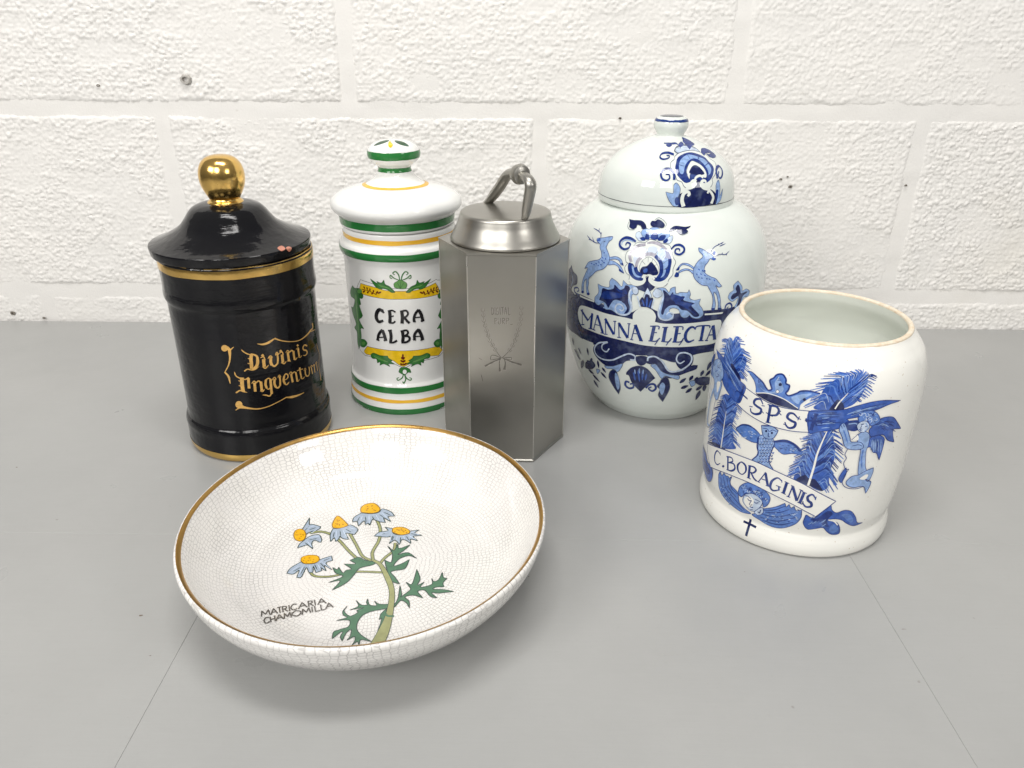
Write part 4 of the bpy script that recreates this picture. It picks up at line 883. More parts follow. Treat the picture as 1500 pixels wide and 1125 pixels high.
ART['g_flower'] = [
("F",'n',[(-41.4,152.1),(-36.3,154.1),(-33.2,158.8),(-29.9,161),(-27.3,155.9),(-24,153.1),(-25.5,149.9),(-30.4,146.8),(-35.7,147.7),(-39.8,149)]),
("F",'w',[(-37.9,188.4),(-45.6,187.7),(-48.6,184.3),(-48.8,181.5),(-53.3,179.7),(-54.4,175.5),(-52.7,170.8),(-51,170.2),(-53.3,166),(-51.2,161.6),(-47.7,159.5),(-47.7,155.2),(-44.1,151.9),(-39.5,151.2),(-34.5,154.1),(-33.4,157.9),(-31.8,161.5),(-28.9,159.2),(-27.7,155.8),(-24,152.8),(-18.8,152.4),(-14,154.9),(-12.5,159.5),(-9.4,163.9),(-9.4,168.8),(-7.6,174.6),(-10.1,178.5),(-12,183.9),(-14.1,187.6),(-20.8,188.8),(-23.7,189.4),(-27.8,190.6),(-33.7,191)],'o',0.43),
("F",'d',[(-50.4,170.2),(-47.9,170.6),(-45.4,169.7),(-42.9,165.3),(-40.7,162.2),(-36.1,161),(-33.9,158.7),(-36.5,156.5),(-41.9,156.7),(-46.8,159.5),(-49.9,164.4)]),
("F",'d',[(-17.9,184),(-13.4,181.5),(-11.2,176.1),(-11.6,169.6),(-12.8,163.7),(-16,159.2),(-21,157.1),(-26.2,158.4),(-27.4,161.2),(-22.1,160.6),(-18.2,164.3),(-17,170.2),(-18.1,176.6),(-20.1,182)]),
("S",(0.4, 0.385, 0.45),[2.71,2.87,2.39],0,[(-47.9,171.4),(-50.4,176.8),(-47.8,182),(-43.8,185.4),(-37.1,187)]),
("S",(0.4, 0.385, 0.45),[1.5,2.25,2.55,2.25],0,[(-35.9,188.2),(-30.3,189),(-24.5,188.2),(-20.3,186.4),(-16.1,183.7)]),
("F",(0.62, 0.69, 0.8),[(-44.9,181.5),(-40.8,184.3),(-35.9,184),(-34.1,180.2),(-37.7,178.4),(-42,174.2),(-44.5,169.8),(-46.7,175.7)]),
("F",(0.6, 0.68, 0.8),[(-33.7,184.8),(-27.9,186.1),(-24.5,183.3),(-26.9,180),(-33.4,180.1)]),
("F",'l',[(-24.6,182.3),(-20.3,185.2),(-16.9,180.6),(-19.9,174.7),(-24.9,178.4)]),
("F",'l',[(-20,173.9),(-15.3,177.5),(-14.3,171.1),(-18.6,168.3)]),
("F",'l',[(-18.3,167.4),(-15.8,167.8),(-17,162.7),(-22.1,159.6),(-23.1,161.4),(-19.1,164.2)]),
("F",'l',[(-46.9,168.6),(-44.1,167.1),(-40.7,162.2),(-35.9,160.5),(-40.3,159.1),(-44.5,161.7)]),
("S",'o',0.32,0,[(-35.9,184),(-33.8,180.2)]),
("S",'o',0.32,0,[(-24.5,183.1),(-26.9,179.8)]),
("S",'o',0.32,0,[(-16.9,180.4),(-21.1,175.6)]),
("S",'o',0.32,0,[(-14.9,175.9),(-19.4,172.5)]),
("S",'o',0.33,0,[(-14.2,169.5),(-18.5,167.6)]),
("S",(0.4, 0.385, 0.45),2.88,0,[(-42.9,167.4),(-41.5,173.8),(-36.7,178.4),(-30.6,179.9),(-26.3,178.8)]),
("S",'d',[2.95,3.45,3.45,2.95],0,[(-26.5,178.8),(-21.8,174.8),(-19.9,170),(-19.9,164.2),(-22.8,158.9)]),
("S",'d',3.39,0,[(-43.4,167.6),(-40.8,163.1),(-35.7,161.5)]),
("F",'w',[(-39.8,167.8),(-37.8,173.6),(-32.9,177.3),(-28.2,176.1),(-24,172.2),(-21.8,167.4),(-23.1,163.8),(-26.7,163.5),(-35.4,162.7),(-38.4,164)],'o',0.33),
("S",'o',0.32,0,[(-32.7,177.2),(-32.3,173.1)]),
("S",'o',0.33,0,[(-28.2,175.9),(-29.1,172.6)]),
("S",'o',0.33,0,[(-24.1,171.8),(-27.1,170.3)]),
("S",'o',0.33,0,[(-37.7,173.4),(-34.6,170.9)]),
("F",'n',[(-38.6,165.4),(-37,168.6),(-32.8,170),(-29.7,173.5),(-27.1,171.9),(-23.6,168.1),(-22.3,163.8),(-26.6,162.2),(-33.6,162.4),(-36.9,162.5)]),
("F",'b',[(-35.8,166.2),(-32.5,167.8),(-32.1,164.9),(-34.6,163.8)]),
("S",'w',[2.95,3.12,2.95,1.91],0,[(-47.2,156.5),(-43.3,153.1),(-37.1,153.9),(-33.9,156.8),(-34.2,159.8),(-36.4,160.1)]),
("S",'w',[2.94,3.29,2.94,1.9],0,[(-13.6,158.2),(-18.1,154),(-24.1,154.4),(-28.6,157.3),(-28.8,160.1),(-26.4,160.3),(-25.2,158.7)]),
("S",'w',1.02,0,[(-33.6,161.1),(-30.1,162.5),(-26.5,161.6)]),
("F",'l',[(-35.1,192.7),(-37.3,197.3),(-34.3,199.8),(-27.9,200.1),(-23.9,197.3),(-24.3,193.8),(-28.9,191.2)],'o',0.28),
("F",'l',[(-44.1,194.5),(-44,197.2),(-40.3,198.7),(-37.2,198),(-36,193),(-36.6,190.9),(-40.9,191.8)],'o',0.3),
("F",'p',[(-48.8,191.8),(-49.4,194.9),(-45.5,195.7),(-40.3,190.5),(-44.1,189.2)],'o',0.31),
("F",'l',[(-24.3,197.2),(-20.3,199),(-15.9,198.4),(-14.5,194.9),(-18.3,191.7),(-24.1,191.4)],'o',0.29),
("F",'p',[(-15.4,194),(-11.6,195),(-11.8,191.3),(-15.2,188.9),(-19.1,190.2)],'o',0.29),
("F",'d',[(-33.5,192.3),(-32.9,195.4),(-29.7,196.8),(-26.5,195.1),(-25.9,192.1),(-29.8,191.1)]),
("F",'d',[(-38.9,191.2),(-38.9,195),(-36.6,195.9),(-34.5,191.2)]),
("F",'d',[(-44.1,191.5),(-40.1,192.4),(-38.2,190.1),(-41.8,189.8)]),
("F",'d',[(-26.1,192.1),(-22.7,195.1),(-18.5,194.7),(-20,191.6),(-24.9,190.7)]),
("F",'d',[(-20.7,190.1),(-17.5,192.8),(-15.7,191.2),(-18.5,189.1)]),
("F",'n',[(-37.1,202.1),(-36.3,204.3),(-32.3,204.5),(-29.9,205.7),(-24.9,204.8),(-20.7,202.3),(-22.6,200.1),(-28,200.3),(-33.4,200.2)]),
("S",'o',0.27,0,[(-33.2,205.1),(-29.2,206.9),(-23.3,205.5),(-19.1,203),(-19.9,201)]),
("F",'n',[(-64.8,203.7,1),(-58.8,203.4),(-49.1,203.8),(-42.8,201.8),(-39.6,198.7,1),(-44.4,198.1),(-47.2,200.1),(-51.5,200.5),(-51.4,198.6),(-54.5,197.2),(-59.6,198.3),(-61.3,201.1)]),
("S",'o',0.33,0,[(-62.8,201.6),(-62.1,198.8),(-58.1,196.5),(-52.7,197)]),
("S",'d',[1.63,2.28,2.11,1.79,1.14],0,[(-47.3,188.2),(-52.6,190),(-59.1,190.1),(-63.3,187.2),(-62.7,183.3),(-57.7,181),(-53.1,182.6),(-52.4,185.8),(-56,186.6),(-56.8,184.3)]),
("S",'l',0.65,0,[(-49.8,188.1),(-56.4,188.8),(-60.9,186.7),(-60.8,184)]),
("F",'n',[(-15.8,198.2),(-11.6,201.3),(-6.2,202),(1.4,201.4),(8.8,202.1,1),(6.7,200.9),(3.2,199.6),(4.8,198.3),(0.7,196.4),(-4.3,196.4),(-7.6,198.2),(-6.8,199.8),(-12.5,198)]),
("S",'o',0.28,0,[(-7.2,196.7),(-1.4,195.7),(4.6,197.3)]),
("S",'d',[1.25,1.87,1.87,1.56,0.93],0,[(-12.3,184.8),(-9.1,187.7),(-4.4,188.3),(-0.5,186.4),(-0.4,183.3),(-4.2,180.8),(-8.3,181.9),(-8,184.8),(-4.8,185.2),(-4.3,183.4)]),
]
ART['g_scroll'] = [
("F",'n',[(-84.2,81.5),(-77.4,87.6),(-66.1,91.6),(-63.3,84.1),(-48.5,82.6),(-38.9,84.1),(-37.3,78.5),(-46,75.3),(-51,70.4),(-59,64.5),(-70.2,64),(-80.4,68.7),(-85.7,75)]),
("F",'n',[(-64.9,83.6),(-48.5,82),(-43.8,81.1),(-53.5,75.2),(-66.8,71.8),(-76.6,75.3),(-77.7,81.2),(-72.1,76.6)]),
("S",'p',1.55,0,[(-66.8,90.8),(-77.4,86.8),(-83.8,79.1),(-81.5,72.5),(-72.6,70.3),(-61.3,72.9),(-52.2,78.9),(-43.8,83.6),(-37.7,82.2),(-37.8,78.2),(-42.5,77.5)]),
("S",'p',1.27,0,[(-66.4,90.7),(-72.8,86.4),(-73.3,81.3),(-68.4,79.9),(-64.9,84.3)]),
("F",'l',[(-72,63.5),(-61.6,65.8),(-50.4,71.4),(-53.8,63.2),(-57.9,60.1),(-61.8,62.7),(-69.1,61)],'o',0.54),
("F",'n',[(-61.4,62.5),(-57.8,61.1),(-55.4,53.6),(-54.3,42.6),(-57.9,32.7,1),(-63,40.2),(-67.8,50.1),(-66.1,57.5)],'o',0.66),
("F",'l',[(-59.1,58.8),(-55.8,55.5),(-55.1,44.5),(-58.3,38.6),(-60.1,48.2)]),
("F",'n',[(-36.5,82),(-26.5,83.5),(-26.6,76.1),(-31.3,72.9),(-35.6,75.4)]),
("F",'n',[(-46.3,62.5),(-41.2,68.8),(-33,72.5),(-24.8,70.2),(-16.2,60.5,1),(-19.3,57.2),(-26.1,48.3),(-30.9,42,1),(-36.1,46.6),(-41.2,52.7),(-43.6,59.1),(-46.6,59.8,1)]),
("S",'b',1.93,3,[(-38.7,64.1),(-36.8,55)]),
("S",'b',1.93,3,[(-34,67.8),(-32.2,54.4)]),
("S",'b',1.92,3,[(-29.3,67.2),(-29.4,56.2)]),
("S",'b',1.92,3,[(-25.1,64.9),(-26.4,56.6)]),
("S",'l',1.2,3,[(-37.5,67.6),(-36.9,62.4)]),
("S",'l',1.19,3,[(-32.9,69.7),(-32.4,63.8)]),
("S",'l',1.19,3,[(-28.8,69),(-28.9,63.7)]),
("S",'d',[2.04,2.62,2.33,1.46],0,[(-43.2,51.3),(-47.1,51.5),(-48,46.7),(-44.1,44),(-39.1,46.1),(-39.3,50.3),(-42.8,49.3)]),
("S",'d',[1.99,2.56,2.28,1.42],0,[(-25.4,47.4),(-21.4,52.4),(-16.6,52.9),(-14.7,48.1),(-18.3,44.6),(-22.3,47.3),(-19.4,49.8)]),
("F",'n',[(-26.8,82.3),(-20.1,84.8),(-13.2,81.7),(-5.6,72),(2.8,68.9),(11.9,70.6),(18.2,75.1),(24.9,74.8,1),(24,70.5),(14.9,67.3),(6,63.7),(-1.9,61),(-11.9,67.2),(-19.3,74.4),(-26.4,76.7)]),
("F",'n',[(-23.1,80.5),(-17.6,81.1),(-10.3,74.1),(-2.6,66.6),(8.8,67.9),(1.2,64),(-8.5,67.7),(-18.3,76)]),
("F",'n',[(2.5,88.2),(10,90.5),(17.4,86.4),(18.9,77.6),(13.1,70.3),(5.7,73.1),(1.2,80.7)]),
("S",'p',[1.55,1.81,1.81,1.55,1.29],0,[(-25.2,78.8),(-24.4,82.9),(-17.9,84.2),(-10.8,79.1),(-3,69.2),(8.4,70.5),(16.5,77.8),(16.4,85.3),(10.1,89.2),(3.6,88.2),(2.2,82),(6.1,77.9),(10.3,80.6)]),
("F",'l',[(-22.1,74.1),(-16.6,69.5),(-10.1,60.7),(-5.7,63.6),(6.7,59.7),(7.3,64),(-2.5,65.3),(-10.9,68.9),(-17.2,76.3)],'o',0.55),
("F",'n',[(-10.1,59.3),(-5.6,62.8),(-1.7,57.2),(-0.2,47.4),(-5,31.4,1),(-11,39.6),(-10.3,47),(-13.5,51.1),(-11.3,55.4)],'o',0.65),
("F",'l',[(-11,51),(-8.3,55.9),(-5.1,51.5),(-6.5,41.1),(-9.6,43.9)]),
("S",'n',[1.43,4.29,3.72,0.86],0,[(38.9,76.8),(37.1,67.5)]),
("S",'n',[1.45,4.34,3.76,0.87],0,[(32.5,68.1),(31.3,61.7)]),
("S",'n',[1.49,4.47,3.88,0.89],0,[(42.3,67.1),(37,60.9)]),
("S",'n',[1.44,4.31,3.74,0.86],0,[(22.1,63.3),(19.4,57.6)]),
("S",'n',[1.4,4.2,3.64,0.84],0,[(9.6,55.5),(15.2,60.9)]),
("S",'n',[1.48,4.45,3.86,0.89],0,[(12.2,49),(19.8,51.6)]),
("S",'n',[1.56,4.69,4.06,0.94],0,[(24.9,47.8),(19,42.8)]),
("S",'n',[1.95,5.85,5.07,1.17],0,[(36.3,43.4),(36.4,31.3)]),
("S",'n',[1.77,5.32,4.61,1.06],0,[(39.7,49.9),(42.8,41.6)]),
("S",'n',[1.61,4.84,4.2,0.97],0,[(30.7,45.1),(37.2,48.7)]),
("S",'n',[1.61,4.82,4.18,0.96],0,[(43.3,56),(39,50.9)]),
("S",'n',[1.48,4.44,3.85,0.89],0,[(27.5,61.1),(26.3,55.8)]),
("S",'n',[1.62,4.87,4.22,0.97],0,[(49.5,58.8),(45.2,54.2)]),
("F",'n',[(25.7,57),(33,60.7),(44.9,57),(45.6,49.7),(33.4,50.4)]),
("F",'l',[(19.5,56.2),(24.5,57.7),(27.4,52.9),(23.9,50.2)],'o',0.61),
("S",'n',[1.43,4.28,3.56,0.89],0,[(-120.9,59),(-113.2,55.8)]),
("S",'n',[1.13,3.39,2.82,0.71],0,[(-94.9,76),(-94.3,67.9)]),
("S",'n',[1.25,3.76,3.13,0.78],0,[(-113,69.5),(-108.6,64.1)]),
("S",'n',[1.72,5.16,4.3,1.08],0,[(-106.1,57.6),(-116.9,44.9)]),
("S",'n',[1.17,3.51,2.92,0.73],0,[(-98.4,60.5),(-86.4,60.2)]),
("S",'n',[1.2,3.6,3,0.75],0,[(-88.7,66.5),(-92.8,59.3)]),
("S",'n',[1.15,3.46,2.89,0.72],0,[(-80.3,66.7),(-80.3,58.2)]),
("S",'n',[1.15,3.44,2.86,0.72],0,[(-75.5,60.3),(-70.9,55.8)]),
("S",'n',[1.34,4.02,3.35,0.84],0,[(-92.7,46.3),(-83.2,40.7)]),
("S",'n',[1.6,4.8,4,1],0,[(-93.3,39.1),(-88.8,31.5)]),
("S",'n',[1.19,3.58,2.98,0.75],0,[(-78.1,54),(-71.2,48.8)]),
("S",'n',[1.29,3.86,3.22,0.81],0,[(-98.8,49.6),(-90.4,48)]),
("S",'n',[1.39,4.18,3.48,0.87],0,[(-126.9,75.5),(-125.8,68)]),
("S",'n',[1.42,4.25,3.54,0.89],0,[(-125.4,63.2),(-116.5,58.7)]),
("F",'n',[(-101.4,57.5),(-89.6,63.5),(-84.8,59.6),(-92.2,52.8),(-104.3,49.7)]),
("F",'l',[(-84.5,55.7),(-78.7,56.3),(-83.7,50.3)],'o',0.58),
]
ART['g_stag_a'] = [
("F",'l',[(-73.4,168.2),(-67.2,169.7),(-61.7,168.5),(-57,165.9),(-53.3,160.9,1),(-57.7,162.8),(-60.2,165.8),(-64.5,166.8),(-70.6,165.5)],'d',0.43),
("F",'l',[(-70.6,172.1),(-64,173.8),(-58.3,172.4),(-54.9,167.7,1),(-57.6,167.9),(-60.2,170.9),(-64.5,171.5),(-69.8,170.4)],'d',0.42),
("F",'l',[(-73.8,189.1),(-73.5,187),(-75.9,184.6),(-76.8,181.5),(-76.9,179.4),(-73.4,175.8),(-70.6,172.1),(-70.2,168.6),(-71.6,165),(-75.3,160.8),(-80.7,158.3),(-84,156.2),(-87.2,152.7),(-91.6,147.9),(-91.4,143.3),(-92,138.4),(-89.8,133.2),(-92.7,132.3),(-94.4,137.7),(-95,144.2),(-94.6,147.1),(-97.8,143.4),(-98.1,138.6),(-98.2,132.6),(-100.8,131.9),(-101.5,136.7),(-100.2,144.7),(-97.3,151.1),(-94.8,157.3),(-99.2,155.6,1),(-97.3,158.9),(-94.6,162.8),(-88.5,165.5),(-82.7,167.6),(-79.9,170.4),(-81.2,174.4),(-84.6,178.1),(-85.9,180.8),(-91.1,182.6),(-91.8,184.7),(-86.9,185.8),(-82.3,187),(-78.1,188.4)],'d',0.46),
("F",'d',[(-57.9,164.2),(-53.2,160.7),(-58.4,162.2)]),
("F",'d',[(-57.5,168.8),(-54.5,167.1),(-56.4,169.5)]),
("F",'d',[(-101.2,133.4),(-98.1,134.3),(-97.7,132.5),(-101.4,131.4)]),
("F",'d',[(-92.9,133.8),(-89.9,134.7),(-89.3,132.9),(-93,131.9)]),
("F",'b',[(-91.6,183.3),(-88.8,185.5),(-86.6,183.6),(-89.9,182.4)]),
("S",'d',0.7,2,[(-87.8,186.1),(-89.9,188.8),(-95.2,190.4),(-104.6,191.3)]),
("S",'d',0.73,2,[(-94.1,190.2),(-95.9,192.6)]),
("S",'d',0.67,2,[(-89.4,188.2),(-89.8,190.2)]),
("S",'d',0.63,2,[(-87,181.4),(-93.7,181),(-99.5,184.4)]),
("S",'d',0.66,2,[(-94,181),(-100.6,182),(-109,184.2)]),
("S",'d',0.66,2,[(-100.6,182),(-103.4,181.2)]),
("S",'n',0.52,0,[(-82.1,183.4),(-80.4,184.3)]),
("S",'b',0.96,3,[(-85.5,163.9),(-83.3,163.5)]),
("S",'b',0.94,3,[(-79.2,168.1),(-76.9,167.1)]),
("S",'b',0.95,3,[(-82.3,166.2),(-80.6,165)]),
("S",'b',0.93,3,[(-78.4,175.1),(-76.8,174.4)]),
("S",'b',0.96,3,[(-87.9,162.1),(-85.5,162.2)]),
("S",'b',0.95,3,[(-79.6,164),(-77.4,163.9)]),
("S",'b',0.94,3,[(-78.8,170.8),(-77,169.6)]),
("S",'b',0.93,3,[(-75.2,170.6),(-73.7,169.2)]),
("S",'b',0.97,3,[(-91.1,162.7),(-89,162.3)]),
("S",'b',0.94,3,[(-76.5,166.7),(-74.1,166.3)]),
("S",'b',0.96,3,[(-82.2,162.9),(-80.8,162.3)]),
]
ART['g_stag_b'] = [
("F",'l',[(9.2,168.8),(4.2,171.7),(-1.1,172.5),(-4.5,169.6),(-6.7,167.9,1),(-4.2,171.4),(-1.2,173.7),(4.1,173.3),(9.8,169.8)],'d',0.41),
("F",'l',[(10,163.8),(4.4,167.7),(-0.8,167.2),(-5.2,164.7),(-4.7,166.1),(-1.8,168.4),(3.4,169.2),(9.9,166.5)],'d',0.41),
("F",'l',[(13.9,186,1),(17.4,185),(23,182.1),(26,180.4),(28.8,177.9),(27.5,176.2),(24.6,176.9),(22.5,174.2),(19.6,171.1),(18.8,167.1),(20.7,164.4),(25.5,161.6),(30.4,159.5),(33.9,155.8),(37.3,152.1,1),(34,151.6),(30.9,153.2),(34.5,146.9),(37,140.3),(37.8,134.7),(39.1,130.6),(36.1,131),(35.2,136.8),(32.8,144.3),(29.5,147.3),(31.2,140.9),(32.5,136.2),(32.2,130.9),(29.4,131.2),(29.6,138.3),(28.3,144.8),(24.4,151.3),(22.8,153.6),(17.6,154.8),(12.9,158),(9.5,162.3),(8.7,166.5),(9.6,170.6),(13.1,175.4),(17.9,179.2),(14.3,183.2)],'d',0.48),
("F",'d',[(-7.8,162.4),(-6.4,166.2),(-4,164.9),(-4.4,162.2)]),
("F",'d',[(-7,167.9),(-4,170.8),(-4.2,168)]),
("F",'d',[(29.2,132.6),(32.1,132.3),(32.4,130.6),(29.2,131)]),
("F",'d',[(35.8,132.1),(39.1,131.7),(39.6,130.1),(35.8,130.6)]),
("F",'b',[(27.6,180.9),(29.1,182.6),(30.8,182.1),(29.7,179.6)]),
("F",'b',[(26.9,178.4),(30.7,176.5),(28.4,175.3),(27,176.2)]),
("S",'d',0.54,2,[(26,182.3),(29.6,185.6),(34.2,187.2),(42.2,189.1)]),
("S",'d',0.54,2,[(34.1,186.8),(35.9,188.4)]),
("S",'d',0.55,2,[(36.1,186.2),(43.6,187.7)]),
("S",'d',0.55,2,[(38.8,187.7),(40.4,189.1)]),
("S",'d',0.56,2,[(29.8,178.4),(35,179.8),(41.4,179.3),(46.6,181.7)]),
("S",'d',0.55,2,[(37,179.6),(38.5,180.9)]),
("S",'d',0.56,2,[(41.4,179.3),(43,178.7)]),
("S",'n',0.47,0,[(21.9,181.8),(23.4,181.3)]),
("S",'b',0.91,3,[(13.2,169.1),(14.8,167.6)]),
("S",'b',0.92,3,[(16.9,168.1),(18.1,166.2)]),
("S",'b',0.93,3,[(15.2,164.9),(16.8,163.8)]),
("S",'b',0.94,3,[(18.9,163.9),(20.5,162.3)]),
("S",'b',0.93,3,[(11.6,165),(12.7,163.5)]),
("S",'b',0.95,3,[(20.9,160.4),(22.5,159.7)]),
("S",'b',0.96,3,[(28.5,159),(29.8,157.4)]),
("S",'b',0.94,3,[(16.3,161.3),(17.7,160.4)]),
("S",'b',0.95,3,[(23.7,160),(25.2,159.1)]),
("S",'b',0.94,3,[(13.5,162.2),(14.7,161.3)]),
("S",'b',0.92,3,[(19.2,167.9),(19.9,166.2)]),
]
ART['g_text'] = [
("S",'d',1,0,[(-99.9,113.8),(-100.4,99.1)]),
("S",'d',2.89,0,[(-101.3,113.8),(-91.2,106.2)]),
("S",'d',1.05,0,[(-91.5,106.1),(-84.6,115.7)]),
("S",'d',2.94,0,[(-85.2,115.3),(-87.7,98.9)]),
("S",'d',0.99,0,[(-104.1,97.5),(-97.1,100.3)]),
("S",'d',1.1,0,[(-91,98.3),(-84.8,99.3)]),
("S",'d',0.95,0,[(-102.8,113.3),(-98.4,115.1)]),
("S",'d',1.04,0,[(-83.7,98.9),(-78.7,115.6)]),
("S",'d',2.89,0,[(-78.7,115.4),(-72.1,99.2)]),
("S",'d',0.95,0,[(-81.3,105.2),(-75.2,105.6)]),
("S",'d',0.97,0,[(-85.7,99.1),(-81.4,99)]),
("S",'d',1.08,0,[(-74.9,98.4),(-70.4,98.9)]),
("S",'d',1.08,0,[(-69.3,114.6),(-68.7,98.9)]),
("S",'d',2.86,0,[(-69.5,114.3),(-59.7,100.5)]),
("S",'d',1.07,0,[(-58.8,114.2),(-59.1,100.7)]),
("S",'d',0.96,0,[(-70.8,98),(-66.5,99)]),
("S",'d',0.92,0,[(-60.6,113.7),(-57.4,114.5)]),
("S",'d',1.07,0,[(-55,113.8),(-54.1,98.8)]),
("S",'d',2.84,0,[(-54.9,113.4),(-45.5,100)]),
("S",'d',1.07,0,[(-44.7,114.7),(-45.2,100.1)]),
("S",'d',0.95,0,[(-56,98.5),(-52.2,98.9)]),
("S",'d',0.91,0,[(-46.3,114.4),(-43.4,114.7)]),
("S",'d',1.03,0,[(-41.8,99),(-38.9,114.5)]),
("S",'d',3.07,0,[(-38.9,114.5),(-32.5,99.2)]),
("S",'d',0.93,0,[(-40.1,105.7),(-34.6,105.6)]),
("S",'d',0.95,0,[(-43.1,99.2),(-40,98.9)]),
("S",'d',1.06,0,[(-34.5,99.3),(-30.8,99.3)]),
("S",'d',3.07,0,[(-21.6,115.1),(-23.4,100.7)]),
("S",'d',1.14,0,[(-25.2,114.9),(-17.7,115.6),(-17.3,112.6)]),
("S",'d',1.04,0,[(-22.4,108.8),(-18.6,109.2)]),
("S",'d',1.18,0,[(-25.7,100.2),(-19.1,100.4),(-15.5,103.9)]),
("S",'d',3.08,0,[(-11.3,115.2),(-12.3,100.7)]),
("S",'d',1.03,0,[(-14.2,114.7),(-9.1,115.2)]),
("S",'d',1.19,0,[(-14.1,100.8),(-7.5,100.6),(-5,104.4)]),
("S",'d',3.09,0,[(-0.9,115.5),(-1.7,100.9)]),
("S",'d',1.14,0,[(-4.5,115.8),(3.5,115.9),(4.3,112.8)]),
("S",'d',1.05,0,[(-1.2,108.8),(2.9,109.3)]),
("S",'d',1.19,0,[(-3.8,100.5),(3.7,100.8),(6.1,104.5)]),
("S",'d',[1.17,2.57,3.04,2.57,1.17],0,[(16.2,112.8),(13.7,115.3),(10.6,114.6),(7.7,110.1),(7.8,104.2),(11,100.5),(16.3,102.4)]),
("S",'d',2.92,0,[(23.4,115.6),(23,101.2)]),
("S",'d',1.29,0,[(15.4,113.3),(18,116),(28.9,115.6),(30.1,113.2)]),
("S",'d',1.1,0,[(20.7,101.3),(25.7,100.8)]),
("S",'d',1.06,0,[(28.8,100.6),(32.7,115.4)]),
("S",'d',3.25,0,[(33.1,115.4),(37.6,100.7)]),
("S",'d',1.11,0,[(30.5,106),(36.3,105.7)]),
("S",'d',1.11,0,[(27.2,101),(30.5,100.4)]),
("S",'d',1.26,0,[(35.6,101.2),(39.5,100.9)]),
("S",'d',0.82,0,[(-19.7,96.5),(-16.6,102.4)]),
("S",'d',0.83,0,[(-9.3,96.8),(-6.4,102.4)]),
("S",'d',0.83,0,[(2.5,97.1),(5.4,102)]),
]
